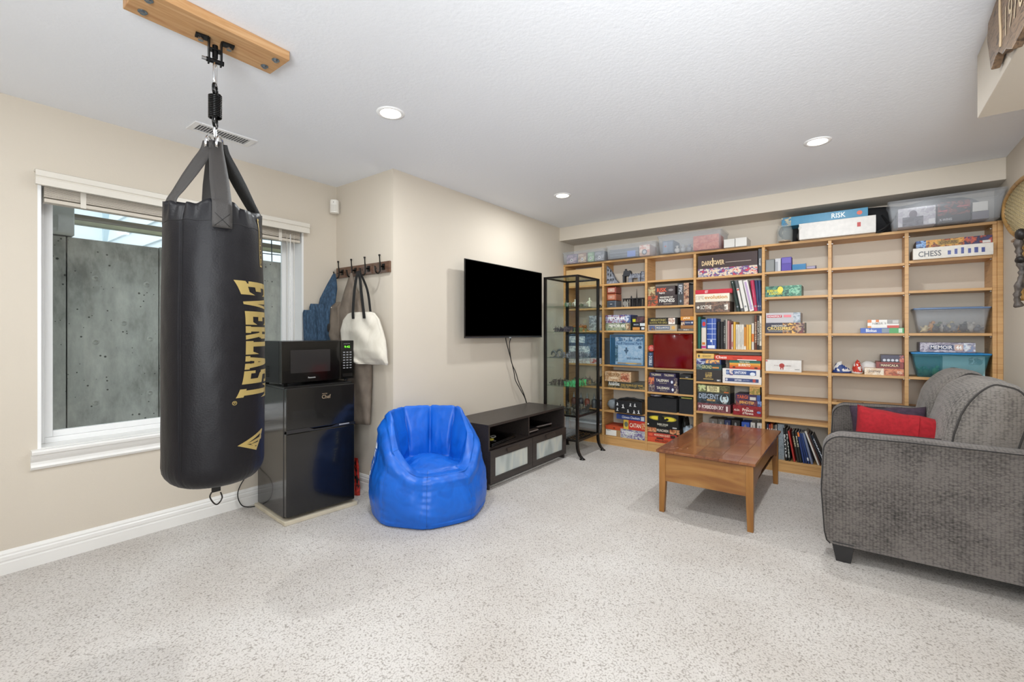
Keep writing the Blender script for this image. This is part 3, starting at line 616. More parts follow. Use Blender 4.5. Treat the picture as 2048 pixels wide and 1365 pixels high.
MB().tube([(0.02, 0.06, 0.30), (0.005, 0.03, 0.25), (0.0, -0.03, 0.17), (0.0, -0.05, 0.10), (0.015, -0.03, 0.03), (0.03, 0.02, 0.006), (0.04, 0.08, 0.006), (0.03, 0.14, 0.008)], 0.0035, 8, sub=6).build('cord', mat('#0d0d0d', rough=0.5), t)
t = thing('snack_packet', 'red and black crinkled packet on the carpet between the fridge and the baseboard', 'packet', (-3.04, 2.075, 0.001), R(10))
REDP = ramp_mat('red_packet', ['#1a1414', '#b3261c', '#c9382a', '#7d1a14'], scale=(60, 60, 18), rough=0.3, detail=3, const=True)
def pk(u, v):
    a = 2*math.pi*u; zz = v*0.27; th = 0.035*math.sin(math.pi*min(1, 0.08+v*0.92))**0.5*(1-0.6*v)
    return Vector((0.055*math.cos(a)*(1-0.35*v) + 0.01*nz(a, v, 1, 3), th*math.sin(a) + 0.008*nz(a*2, v*3, 0, 2), zz))
MB().grid(pk, 24, 16, cu=True).build('bag', REDP, t)
MB().box(-0.035, 0.035, -0.002, 0.002, 0.262, 0.278).build('crimped_top', mat('#a3251c', rough=0.35), t)

# ---------------------------------------------------------------- punching bag and its beam
PINE = ramp_mat('pine', ['#b08052', '#c3986a', '#b98c5c', '#cba276'], scale=(26, 2.2, 30), rough=0.6, detail=5, distort=0.6)
bm_ = thing('ceiling_beam', 'short pine mounting board bolted to the ceiling above the punching bag', 'beam', (-2.04, 0.752, 2.40))
MB().box(-0.087, 0.087, -0.262, 0.262, 0.0005, 0.0395).build('board', PINE, bm_, bevel=0.002)
for x, y in ((-0.045, -0.215), (0.045, -0.222), (-0.04, 0.215), (0.045, 0.222)):
    b = MB(); b.cyl((x, y, -0.003), (x, y, 0), 0.015, n=20); b.cyl((x, y, -0.010), (x, y, -0.003), 0.0085, n=6, smooth=False)
    b.build('lag_bolt', mat('#9aa4ad', rough=0.25, metal=0.9), bm_)
pb = thing('punching_bag', 'tall black leather punching bag with gold lettering hanging from the ceiling', 'punching bag', (-2.052, 0.762, 0.60))
def Zp(v): return 1.2228 + (667.0-v)*1.84/918 - 0.60
ha = R(-36)   # bracket turned toward the camera
ca, sa = math.cos(ha), math.sin(ha)
def rv(x, y, z): return (x*0.2 + y*0.98, x*0.98 - y*0.2, z)
b = MB()
for s in (-1, 1):
    b.hexa([rv(s*0.022, -0.016, 1.790), rv(s*0.066, -0.016, 1.790), rv(s*0.066, 0.016, 1.790), rv(s*0.022, 0.016, 1.790)], [rv(s*0.022, -0.016, 1.797), rv(s*0.066, -0.016, 1.797), rv(s*0.066, 0.016, 1.797), rv(s*0.022, 0.016, 1.797)])
    b.hexa([rv(s*0.018, -0.014, 1.700), rv(s*0.024, -0.014, 1.700), rv(s*0.024, 0.014, 1.700), rv(s*0.018, 0.014, 1.700)], [rv(s*0.018, -0.014, 1.795), rv(s*0.024, -0.014, 1.795), rv(s*0.024, 0.014, 1.795), rv(s*0.018, 0.014, 1.795)])
b.hexa([rv(-0.02, -0.014, 1.752), rv(0.02, -0.014, 1.752), rv(0.02, 0.014, 1.752), rv(-0.02, 0.014, 1.752)], [rv(-0.02, -0.014, 1.758), rv(0.02, -0.014, 1.758), rv(0.02, 0.014, 1.758), rv(-0.02, 0.014, 1.758)])
b.cyl((0, 0, 1.725), (0, 0, 1.775), 0.010, n=12)
b.cyl(rv(-0.03, 0, 1.712), rv(0.03, 0, 1.712), 0.009, n=14)
b.build('swivel_bracket', mat('#0d0e10', rough=0.35, metal=0.5), pb, bevel=0.001)
BOLT = mat('#b6b9bd', rough=0.2, metal=1.0)
for s in (-1, 1): MB().cyl(rv(s*0.048, 0, 1.776), rv(s*0.048, 0, 1.790), 0.010, n=6, smooth=False).build('bracket_bolt', BOLT, pb)
MB().cyl(rv(-0.045, 0, 1.712), rv(-0.030, 0, 1.712), 0.007, n=10).build('pin_nut', BOLT, pb)
def carab(z0, z1, wd=0.013, rad=0.0045):
    pts = []
    for k in range(16):
        a = 2*math.pi*k/16; zz = (z1+z0)/2 + ((z1-z0)/2)*math.copysign(abs(math.sin(a))**0.6, math.sin(a)); pts.append((wd*math.cos(a)*0.8, -wd*math.cos(a)*0.6, zz))
    return MB().tube(pts, rad, 8, closed=True)
carab(1.615, 1.708).build('carabiner', CHROME, pb)
def ringz(z, r, rad, tilt=0.3):
    return [(r*math.cos(R(k*22.5))*0.82, -r*math.cos(R(k*22.5))*0.57, z + r*math.sin(R(k*22.5))) for k in range(16)]
BS = mat('#0c0c0c', rough=0.25, metal=0.4)
b = MB(); b.tube(ringz(1.598, 0.024, 0.005), 0.0055, 8, closed=True); b.tube(ringz(1.470, 0.024, 0.005), 0.0055, 8, closed=True)
pts = [(0.021*math.cos(k*R(30)), 0.021*math.sin(k*R(30)), 1.576 - k*0.092/(12*13)) for k in range(12*13+1)]
b.tube(pts, 0.0038, 6); b.build('coil_spring', BS, pb)
carab(1.400, 1.462, 0.010, 0.004).build('carabiner', CHROME, pb)
b = MB()
for dx in (-0.014, 0.014):
    pts = [(0.042*math.cos(R(k*20-20))+dx, -0.030*math.cos(R(k*20-20))+dx, 1.365+0.045*math.sin(R(k*20-20))) for k in range(12)]
    b.tube(pts, 0.0045, 8)
b.build('strap_ring', CHROME, pb)
RB = 0.1725; ZT = 1.150
VIEW = math.atan2(-0.762, 2.052)    # angle of the side facing the camera
STRAP = mat('#3a3735', rough=0.6, bump=(400, 0.25)); STRAPD = mat('#191817', rough=0.6, bump=(400, 0.25))
LEA = mat('#131216', rough=0.46, spec=0.28, bump=(170, 0.10), vary=0.07, vscale=3)
sang = [VIEW + R(7), VIEW + R(105), VIEW + R(187), VIEW - R(66)]
SW = 0.032
for i, a in enumerate(sang):
    er = Vector((math.cos(a), math.sin(a), 0)); et = Vector((-math.sin(a), math.cos(a), 0))
    ZQ = 0.034+ZT*0.9365
    v0 = Vector((-math.sin(VIEW), math.cos(VIEW), 0)); out = i == 0
    path = [er*0.020 + Vector((0, 0, 1.385)), er*0.028 + Vector((0, 0, 1.350))] + [(er*0.028 + Vector((0, 0, 1.350))).lerp(er*(RB-(0.004 if out else 0.022)) + Vector((0, 0, ZQ+0.008)), k_/5) for k_ in range(1, 6)]
    path += [er*(RB+0.009) + Vector((0, 0, ZQ-0.012)), er*(RB+0.011) + Vector((0, 0, ZQ-0.098))] if out else [er*(RB-0.026) + Vector((0, 0, ZQ-0.03))]
    P_ = catmull(path, 4); b = MB(); rings = []; et0 = et
    for k, p in enumerate(P_):
        t_ = k/(len(P_)-1); hw = SW*(0.72+0.28*min(1, t_*2)); tw = 0.0 if out else 0.75*max(0, 1-t_*0.9); et = (et0*(1-tw) + v0*tw*(1 if et0.dot(v0) >= 0 else -1)).normalized(); d = (P_[min(k+1, len(P_)-1)]-P_[max(k-1, 0)]).normalized(); nn = d.cross(et).normalized()
        rid = 0.0035*(1-min(1, t_*1.2))
        rings.append([p-et*hw+nn*0.0015, p-et*hw*0.5+nn*(0.0015+rid), p+nn*(0.0015-rid), p+et*hw*0.5+nn*(0.0015+rid), p+et*hw+nn*0.0015, p+et*hw-nn*0.0015, p-nn*(0.0015+rid), p-et*hw-nn*0.0015])
    b.loft(rings); b.build('strap', STRAP if i in (0, 3, 2) else STRAPD, pb)
    if not out: continue
    et = et0; b = MB()
    for s in (-1, 1):
        c0 = er*(RB+0.0135) + Vector((0, 0, 0.034+ZT*0.9365-0.068)); b.tube([c0-et*0.024*s-Vector((0, 0, 0.024)), c0+et*0.024*s+Vector((0, 0, 0.024))], 0.0008, 4)
    b.build('stitching', mat('#1c1b1a', rough=0.7), pb)
b = MB(); b.ell((0, 0, 1.372), (0.030, 0.030, 0.022), 14, 8); b.build('strap_wrap', mat('#141313', rough=0.7), pb)
SEAM = VIEW - R(38)
def bagr(a, z):
    """radius of the bag at angle a and height z"""
    t_ = z/ZT
    r_ = RB*(1.0 + 0.012*math.sin(math.pi*t_)) * (1 - 0.045*max(0, (t_-0.55)/0.45)**1.5)
    if t_ > 0.93:
        k = (t_-0.93)/0.07; r_ *= 1 - 0.045*k
        r_ += 0.006*k*math.cos(4*(a-sang[0])) + 0.004*k*math.cos(15*a+1.3) + 0.003*k*math.sin(26*a)
    if z < 0.085: r_ *= 0.55 + 0.45*math.sin(math.acos(max(0, min(1, 1-z/0.085))))
    r_ += 0.0035*nz(math.cos(a)*1.6, math.sin(a)*1.6, z*2.2) + 0.0012*nz(math.cos(a)*5, math.sin(a)*5, z*14)
    if z < 0.16: r_ += 0.0016*nz(math.cos(a)*12, math.sin(a)*12, z*4)*(1-z/0.16)*2
    da = (a-SEAM+math.pi) % (2*math.pi)-math.pi
    r_ -= 0.0045*math.exp(-(da/0.018)**2)
    return r_
def bagp(a, z, off=0.0):
    r_ = bagr(a, z)+off; return Vector((r_*math.cos(a), r_*math.sin(a), 0.034+z*0.9365))
zs = [0.0, 0.004, 0.012, 0.024, 0.04, 0.06, 0.085] + [0.085+(ZT-0.085)*k/70 for k in range(1, 71)]
b = MB(); b.grid(lambda u, v: bagp(2*math.pi*u, zs[round(v*(len(zs)-1))]) + Vector((0, 0, (0.010*math.cos(4*(2*math.pi*u-sang[0]))+0.004*math.cos(13*2*math.pi*u))*max(0, zs[round(v*(len(zs)-1))]/ZT-0.93)/0.07)), 220, len(zs), cu=True)
n = 220; vv = list(b.bm.verts); top = vv[-n:]; bot = vv[:n]
c1 = b.bm.verts.new((0, 0, 1.095)); c0 = b.bm.verts.new((0, 0, 0.030))
ZR = 0.034+ZT*0.9365
ring2 = [b.bm.verts.new(Vector((v.co.x*0.5, v.co.y*0.5, ZR+0.006+0.006*math.sin(9*i*2*math.pi/n)))) for i, v in enumerate(top)]
for i in range(n):
    j = (i+1) % n
    for f in ([top[i], top[j], ring2[j], ring2[i]], [ring2[i], ring2[j], c1], [bot[j], bot[i], c0]):
        q = b.bm.faces.new(f); q.smooth = True
b.build('leather_shell', LEA, pb)
b = MB(); b.tube([bagp(SEAM+0.022, z, 0.0004) for z in [0.09+k*0.028 for k in range(37)]], 0.0009, 4)
b.tube([bagp(2*math.pi*k/90, 1.072+0.002*math.sin(k), 0.0003) for k in range(90)], 0.0009, 4, closed=True)
b.build('seam_stitching', mat('#151415', rough=0.6), pb)
GOLD = mat('#b09a5e', rough=0.38, metal=0.25)
# slab lettering of the bag, letters drawn as quads on a 10 x 14 grid (x along the word, y up)
GL = {'E': [[(0,0),(4,0),(4,14),(0,14)], [(0,0),(10,0),(10,3),(0,3)], [(0,11),(10,11),(10,14),(0,14)], [(3,5.6),(7,5.6),(7,8.4),(3,8.4)], [(8,0),(10,0),(10,5),(8,3)], [(8,11),(10,9),(10,14),(8,14)]],
      'V': [[(0,12),(5,12),(5,14),(0,14)], [(6,12),(10,12),(10,14),(6,14)], [(1,13),(4.6,13),(6,0),(4.2,0)], [(7,13),(9,13),(6,0),(4.2,0)]],
      'R': [[(0.5,0),(4,0),(4,14),(0.5,14)], [(0,0),(5,0),(5,2),(0,2)], [(3,11.6),(8,11.6),(9,14),(0,14)], [(6,7),(9.4,7),(9.4,13),(6,13)], [(3,6),(8.6,6),(8.6,8),(3,8)], [(4.6,7),(7.6,7),(10,0),(6.8,0)]],
      'L': [[(0.8,0),(4.2,0),(4.2,14),(0.8,14)], [(0,12),(5.2,12),(5.2,14),(0,14)], [(0,0),(10,0),(10,3),(0,3)], [(8,0),(10,0),(10,6),(8,3)]],
      'A': [[(0.6,0),(3.2,0),(6.4,14),(3.6,14)], [(6.2,0),(9.4,0),(6.6,14),(3.8,14)], [(0,0),(4,0),(4,1.8),(0,1.8)], [(5.6,0),(10,0),(10,1.8),(5.6,1.8)], [(2.6,3.6),(7.6,3.6),(7.4,5.6),(3,5.6)]],
      'S': [[(0,11.4),(9.6,11.4),(9.6,14),(0,14)], [(0,7.2),(3.6,7.2),(3.6,13),(0,13)], [(0,9),(2,6.6),(9.6,5),(9.6,8)], [(6,1),(9.6,1),(9.6,7),(6,7)], [(0,0),(9.6,0),(9.6,2.6),(0,2.6)], [(0,0),(2,0),(2,4.4),(0,4.4)], [(7.6,9.8),(9.6,9.8),(9.6,13),(7.6,13)]],
      'T': [[(3.2,0),(6.8,0),(6.8,14),(3.2,14)], [(0,11),(10,11),(10,14),(0,14)], [(0,8.6),(2,11),(2,14),(0,14)], [(8,11),(10,8.6),(10,14),(8,14)], [(2,0),(8,0),(8,2),(2,2)]]}
def Zb(v): return (Zp(v)-0.034)/0.9365
ZA, ZB = Zb(565), Zb(797)
AC = VIEW + R(58)      # angle of the lettering's middle line
def letmap(s, t_):
    """s 0..1 down the bag, t_ 0..1 across (0 = foot of the letters)"""
    bow = (2*s-1)**2
    f0 = -0.070 - 0.035*bow*bow - 0.012*bow; f1 = 0.090
    return bagp(AC + (f0 + (f1-f0)*t_)/RB, ZA + (ZB-ZA)*s, 0.0012)
b = MB(); word = 'EVERLAST'; k = len(word); N_ = 5
for i, chh in enumerate(word):
    for q in GL[chh]:
        def fq(u, v, q=q, i=i):
            a0 = Vector(q[0]).lerp(Vector(q[1]), u); a1 = Vector(q[3]).lerp(Vector(q[2]), u); p = a0.lerp(a1, v)
            return letmap((i + 0.04 + 0.90*p.x/10)/k, p.y/14)
        b.grid(fq, N_, 7)
b.build('lettering', GOLD, pb, recalc=False)
def patchmap(u, v): # local patch around the lower emblem; u across, v up in metres
    return bagp(AC + u/RB, v, 0.0012)
b = MB(); ze = Zb(881)
for q in ([(-0.078, 0.0), (0.055, 0.052), (0.055, 0.038), (-0.04, 0.0)], [(-0.078, 0.0), (-0.04, 0.0), (0.02, -0.026), (0.014, -0.040)], [(-0.045, 0.0), (0.05, 0.020), (0.046, 0.006), (-0.012, -0.004)], [(0.014, -0.040), (0.060, 0.048), (0.048, 0.046), (0.006, -0.036)], [(-0.02, -0.006), (0.03, -0.004), (0.024, -0.018), (0.0, -0.018)]):
    def fq(u, v, q=q):
        p = Vector(q[0]).lerp(Vector(q[1]), u).lerp(Vector(q[3]).lerp(Vector(q[2]), u), v); return patchmap(p.x*0.92-0.030, ze+p.y*0.92)
    b.grid(fq, 7, 4)
b.build('emblem', GOLD, pb, recalc=False)
b = MB(); zr = Zb(799)
for kk in range(16):
    a0, a1 = 2*math.pi*kk/16, 2*math.pi*(kk+1)/16
    b.faces([patchmap(-0.112+rr*math.cos(a), zr+rr*math.sin(a)) for a, rr in ((a0, 0.0085), (a1, 0.0085), (a1, 0.0065), (a0, 0.0065))], [(0, 1, 2, 3)])
b.text('R', lambda u, v: patchmap(-0.116+v*0.008, zr+0.004-u*0.008)); b.build('registered_mark', GOLD, pb, recalc=False)
b = MB(); z0_, z1_ = Zb(533), Zb(436)
def sm(u, v): return bagp(AC + (0.010+u*0.030)/RB, z0_+(z1_-z0_)*v, 0.0012)
b.grid(lambda u, v: sm(0.1+u*0.15, v), 2, 20); b.grid(lambda u, v: sm(0.75+u*0.12, v*0.62), 2, 14); b.grid(lambda u, v: sm(0.1+0.8*u, 0.96+0.04*v), 5, 2); b.grid(lambda u, v: sm(0.1+0.77*u, 0.0+0.03*v), 5, 2)
b.text('ELITE', lambda u, v: sm(0.38+0.28*v, 0.58-0.50*u)); b.build('side_mark', GOLD, pb, recalc=False)
b = MB(); b.box(0.008, 0.012, -0.016, 0.016, -0.010, 0.038); b.build('bottom_strap', STRAPD, pb)
b = MB(); b.tube([(0.01, -0.016, -0.008), (0.01, -0.022, -0.026), (0.01, -0.006, -0.056), (0.01, 0.008, -0.060), (0.01, 0.022, -0.040), (0.01, 0.016, -0.016)], 0.0028, 7, sub=4); b.build('bottom_ring', mat('#3b3835', rough=0.3, metal=0.8), pb)
# ---------------------------------------------------------------- blue bean bag chair
bb = thing('bean_bag_chair', 'bright blue bean bag armchair on the carpet beside the mini fridge', 'bean bag', (-2.395, 2.235, 0.0), 0)
BLUE = ramp_mat('blue_nylon', ['#0859be', '#0b65d0', '#0960c8'], scale=(7, 7, 5), rough=0.40, detail=5, distort=1.2, bump=0.6)
FACE = R(-27)        # direction the seat opens to
NP = 8
def bb_pt(u, v):
    """u around, v from the floor centre up the outside, over the rim and down to the seat centre"""
    a = 2*math.pi*u; d = (a-FACE+math.pi) % (2*math.pi)-math.pi; back = 0.5-0.5*math.cos(d)      # 0 at the front, 1 at the back
    bk = min(1, max(0, (abs(d)-0.45)/1.45)); bk = bk*bk*(3-2*bk)
    hr = 0.335 + 0.355*bk
    seam = abs(((a*NP/(2*math.pi)) % 1)-0.5)*2; pin = math.exp(-((1-seam)/0.10)**2)
    aa = ((a*NP/(2*math.pi)) % 1)-0.5; flat = math.cos(math.pi/NP)/math.cos(aa*2*math.pi/NP); Ro = 0.418*(0.35+0.65*flat)
    seat0 = 0.335-0.012*bk; wid = math.exp(-((1-seam)/0.30)**2)
    if v < 0.06: r_ = Ro*0.93*v/0.06; z = 0.0
    elif v < 0.5:
        t = (v-0.06)/0.44; z = hr*t*0.93 + 0.005
        r_ = Ro*(0.93 + 0.075*math.sin(math.pi*min(1, t*1.25+0.06))) - 0.035*bk*t**2.0 - 0.01*t
        if t > 0.86: r_ -= 0.05*((t-0.86)/0.14)**2
        r_ -= 0.010*pin*(1-0.3*t)
        r_ += 0.0045*math.sin(z*40+3*math.sin(a*2)+4*nz(a, z*3, 1, 1.5)) * (0.4+0.9*nz(a, z*4, 2, 2)) + 0.0012*math.sin(z*150+5*nz(a*3, z*5, 0))*wid
    elif v < 0.60:
        t = (v-0.5)/0.10; r_ = Ro*0.955 - 0.035*bk - 0.01 - 0.05 - 0.060*t*(1.0-0.35*bk); z = hr*0.93+0.005 + (hr*0.05)*math.sin(math.pi*t*0.62)*1.1*(0.15+0.85*bk)
        z -= 0.010*pin*bk
    elif v < 0.84:
        t = (v-0.60)/0.24; r0 = Ro*0.955 - 0.06 - 0.035*bk - 0.060*(1.0-0.35*bk); seat = seat0
        top = hr*0.93+0.005 + hr*0.05*math.sin(math.pi*0.62)*1.1*(0.15+0.85*bk)
        z = top + (seat-top)*(t**0.85); r_ = r0 - (0.025+0.03*bk)*t
        r_ -= 0.022*math.sin(math.pi*t)*bk*(1-pin); r_ += 0.010*pin*bk*math.sin(math.pi*min(1, t*1.1))
    else:
        t = (v-0.84)/0.16; r0 = Ro*0.955 - 0.06 - 0.035*bk - 0.060*(1.0-0.35*bk) - (0.025+0.03*bk); r_ = r0*(1-t)
        z = seat0 - 0.022*math.sin(math.pi*min(1, t*2.2))*bk + (0.375-seat0)*math.sin(math.pi*t/2)
    x, y = r_*math.cos(a), r_*math.sin(a)
    q1 = abs(nz(x*8+4, y*8, z*6)); q2 = abs(nz(x*17+9, y*17, z*13)); k = 0.009*nz(x*4, y*4, z*4) - 0.0048*max(0, 1-q1*3)*(0.5+0.5*bk) - 0.0022*max(0, 1-q2*3.4)
    if z > 0.04: x += k*math.cos(a); y += k*math.sin(a); z += 0.8*k
    lim = XT+0.006+2.395
    if x < lim+0.03 : x = lim+0.03-0.03*(1-math.exp(-(lim+0.03-x)/0.03))
    return Vector((x, y, max(0.0, z)))
b = MB(); b.grid(lambda u, v: bb_pt(u, v), 180, 110, cu=True); bmesh.ops.remove_doubles(b.bm, verts=b.bm.verts, dist=0.0002)
b.build('shell', BLUE, bb)
b = MB()
for k in range(NP):
    u = (k+0.0)/NP
    b.tube([bb_pt(u, 0.08+0.72*j/40)+Vector((0, 0, 0)) for j in range(41)], 0.0016, 5)
b.build('seam_piping', mat('#1a5cb4', rough=0.5), bb)
tA = R(238)
def lb(u, v): p = bb_pt((tA + (v-0.5)*0.035/0.4)/(2*math.pi), 0.405-0.155*u); n_ = Vector((math.cos(tA), math.sin(tA), 0)); return p + n_*0.006
b = MB(); b.grid(lambda u, v: lb(u*1.16-0.08, v*1.7-0.35), 10, 4); b.build('label_patch', mat('#1f63c9', rough=0.5), bb)
b = MB(); b.text('Big Joe', lambda u, v: lb(u, v) + Vector((math.cos(tA), math.sin(tA), 0))*0.003, bold=0.02); b.build('lettering', mat('#eef2f5', rough=0.5), bb, recalc=False)

# ---------------------------------------------------------------- coat rack and what hangs on it
ck = thing('coat_rack', 'dark wooden coat rack with black double hooks in the corner by the window', 'coat rack', (-3.1, YR, 1.675))
MB().box(-0.335, 0.350, -0.018, 0.0, 0.0, 0.085).build('board', ramp_mat('walnut', ['#4a3328', '#6b4c3b', '#57402f'], scale=(3, 40, 50), rough=0.25, detail=4, coat=0.3), ck, bevel=0.003)
HK = mat('#17130f', rough=0.3, metal=0.6)
hx = [-0.245, -0.068, 0.105, 0.285]
for x in hx:
    h = MB(); h.box(x-0.014, x+0.014, -0.024, -0.0182, 0.022, 0.066)
    h.tube([(x, -0.024, 0.044), (x, -0.045, 0.044), (x, -0.052, 0.046)], 0.006, 8)
    h.tube([(x, -0.056, 0.128), (x, -0.054, 0.09), (x, -0.050, 0.044), (x, -0.052, 0.012), (x, -0.066, -0.008), (x, -0.086, -0.004), (x, -0.094, 0.022), (x, -0.096, 0.036)], [0.0065, 0.005, 0.005, 0.0045, 0.0045, 0.0045, 0.005, 0.0055], 8, sub=5)
    h.cyl((x, -0.0565, 0.120), (x, -0.0567, 0.132), 0.008, n=12); h.ell((x, -0.0965, 0.038), (0.007, 0.007, 0.005), 8, 6)
    h.build('hook', HK, ck)
b = MB()
for x in (-0.31, 0.02, 0.20): b.cyl((x, -0.019, 0.042), (x, -0.0215, 0.042), 0.004, n=10)
b.build('screw', HK, ck)
def cloth(b, rows, n=28, amp=0.006, f=9.0, seed=0.0, e=0.7):
    """rows: (z, x0, y0, x1, y1, half thickness) - closed fabric body"""
    C = []; rws = [Vector(r_[1:5]).to_4d() if False else r_ for r_ in rows]
    m_ = 5; full = []
    for i in range(len(rows)-1):
        for j in range(m_):
            t = j/m_; t = t*t*(3-2*t)*0.5+t*0.5
            full.append([rows[i][k]*(1-t)+rows[i+1][k]*t for k in range(6)])
    full.append(list(rows[-1])); rings = []
    for z, x0, y0, x1, y1, th in full:
        ring = []; d = Vector((x1-x0, y1-y0, 0)); L_ = d.length; nn = Vector((d.y, -d.x, 0)).normalized() if L_ > 1e-6 else Vector((0, -1, 0))
        for k in range(n):
            a = 2*math.pi*k/n; cu, su = math.cos(a), math.sin(a)
            u = 0.5-0.5*math.copysign(abs(cu)**0.8, cu); s_ = math.copysign(abs(su)**e, su)
            fold = amp*(math.sin(f*(u*L_*8+seed)+z*5)+1.2*nz(u*4+seed, z*6, seed, 1.5))
            p = Vector((x0, y0, z)) + d*u + nn*(s_*th + fold*(1 if abs(su) > 0.15 else 0.3)); ring.append(p)
        rings.append(ring)
    b.loft(rings); return b
# blue jeans over the leftmost hook, lying against the window wall
DENIM = ramp_mat('denim', ['#24384e', '#30485f', '#3f5a74'], scale=(120, 120, 30), rough=0.85, detail=3)
j = thing('denim_jeans', 'blue denim jeans hanging from the leftmost hook of the coat rack', 'jeans', (-3.345, 2.10, 1.0))
b = MB(); cloth(b, [(0.700, -0.012, -0.008, 0.020, -0.008, 0.006), (0.66, -0.025, -0.02, 0.03, 0.0, 0.013), (0.58, -0.05, -0.05, 0.035, 0.0, 0.018), (0.50, -0.075, -0.08, 0.035, -0.01, 0.020), (0.42, -0.09, -0.085, 0.035, -0.02, 0.022), (0.30, -0.09, -0.09, 0.04, -0.02, 0.024), (0.18, -0.09, -0.09, 0.04, -0.02, 0.024), (0.0, -0.085, -0.09, 0.03, -0.02, 0.022)], amp=0.004)
b.build('waist', DENIM, j)
b = MB(); cloth(b, [(0.455, -0.085, -0.155, -0.03, -0.075, 0.016), (0.43, -0.09, -0.16, -0.02, -0.07, 0.020), (0.25, -0.085, -0.15, -0.015, -0.06, 0.022), (0.0, -0.075, -0.14, 0.0, -0.05, 0.022)], amp=0.004, seed=2.0)
b.build('trouser_leg', DENIM, j)
b = MB(); cloth(b, [(0.405, -0.096, -0.205, -0.050, -0.135, 0.014), (0.38, -0.098, -0.21, -0.045, -0.13, 0.018), (0.20, -0.095, -0.205, -0.04, -0.12, 0.020), (0.0, -0.09, -0.2, -0.035, -0.11, 0.020)], amp=0.003, seed=5.0)
b.build('trouser_leg', DENIM, j)
TAUPE = ramp_mat('taupe_canvas', ['#665b50', '#74685c', '#7d7165'], scale=(14, 14, 9), rough=0.75, detail=4, bump=0.3)
g = thing('brown_trousers', 'taupe brown work trousers hanging from the second hook of the coat rack', 'trousers', (-3.168, 2.132, 0.53))
b = MB(); cloth(b, [(1.165, -0.015, 0, 0.020, 0.0, 0.006), (1.10, -0.03, -0.012, 0.045, 0.0, 0.018), (1.00, -0.055, -0.03, 0.085, 0.005, 0.028), (0.88, -0.085, -0.055, 0.125, 0.01, 0.034), (0.78, -0.07, -0.06, 0.16, 0.01, 0.036), (0.62, -0.06, -0.06, 0.20, 0.01, 0.036), (0.45, 0.0, -0.05, 0.24, 0.01, 0.036), (0.25, 0.03, -0.04, 0.235, 0.01, 0.034), (0.02, 0.045, -0.04, 0.235, 0.01, 0.030), (0.0, 0.05, -0.035, 0.23, 0.01, 0.024)], amp=0.007, f=5)
b.build('trouser_body', TAUPE, g)
b = MB(); cloth(b, [(0.94, -0.12, -0.05, -0.06, -0.045, 0.012), (0.90, -0.155, -0.075, -0.05, -0.06, 0.020), (0.83, -0.15, -0.085, -0.045, -0.065, 0.022), (0.74, -0.135, -0.095, -0.04, -0.07, 0.028), (0.68, -0.14, -0.10, -0.04, -0.07, 0.030), (0.60, -0.11, -0.09, -0.04, -0.07, 0.022)], amp=0.006, seed=3)
b.build('pocket_flap', ramp_mat('taupe_dark', ['#5b5147', '#695e52', '#6f6357'], scale=(14, 14, 9), rough=0.75, detail=4, bump=0.3), g)
b = MB(); b.ell((-0.115, -0.118, 0.735), (0.022, 0.010, 0.035), 12, 8); b.build('pocket_opening', mat('#28231f', rough=0.9), g)
b = MB()
for x, z in ((-0.12, 0.895), (-0.115, 0.855)): b.ell((x, -0.094, z), (0.0055, 0.004, 0.0055), 10, 6)
b.build('snap_button', mat('#cfc8bd', rough=0.3, metal=0.6), g)
TOTE = ramp_mat('tote_canvas', ['#cdc6b8', '#d6d0c3', '#d1cabd'], scale=(11, 11, 7), rough=0.85, detail=5, distort=0.8, bump=0.9)
q = thing('canvas_tote_bag', 'off white canvas tote bag with long black handles on the third hook', 'bag', (-2.93, 2.045, 0.995))
b = MB(); cloth(b, [(0.385, -0.11, 0.0, 0.11, 0.02, 0.010), (0.375, -0.15, -0.002, 0.15, 0.02, 0.018), (0.33, -0.20, -0.006, 0.185, 0.025, 0.026), (0.25, -0.225, -0.008, 0.215, 0.03, 0.036), (0.17, -0.21, -0.008, 0.25, 0.035, 0.040), (0.10, -0.185, -0.006, 0.262, 0.04, 0.042), (0.045, -0.13, -0.004, 0.268, 0.045, 0.034), (0.015, -0.07, 0.0, 0.27, 0.05, 0.022), (0.0, -0.04, 0.005, 0.262, 0.05, 0.008)], n=44, amp=0.014, f=1.6, seed=1.7)
b.build('bag_body', TOTE, q)
BSTR = mat('#1c1b1b', rough=0.8, bump=(500, 0.2))
def band(pts, hw, th=0.0015):
    P_ = catmull([Vector(p) for p in pts], 5); rg = []
    for k, p in enumerate(P_):
        rg.append([p+Vector((-hw, -th, 0)), p+Vector((hw, -th, 0)), p+Vector((hw, th, 0)), p+Vector((-hw, th, 0))])
    return MB().loft(rg, smooth=False)
band([(-0.045, -0.024, 0.335), (-0.045, -0.026, 0.39), (-0.035, -0.02, 0.55), (-0.015, -0.008, 0.685)], 0.015).build('handle', BSTR, q)
band([(0.085, -0.022, 0.335), (0.080, -0.024, 0.39), (0.045, -0.018, 0.53), (0.02, -0.010, 0.62), (-0.005, -0.008, 0.690)], 0.015).build('handle', BSTR, q)
band([(0.105, 0.018, 0.38), (0.065, 0.018, 0.55), (0.0, -0.004, 0.690)], 0.012).build('handle', BSTR, q)

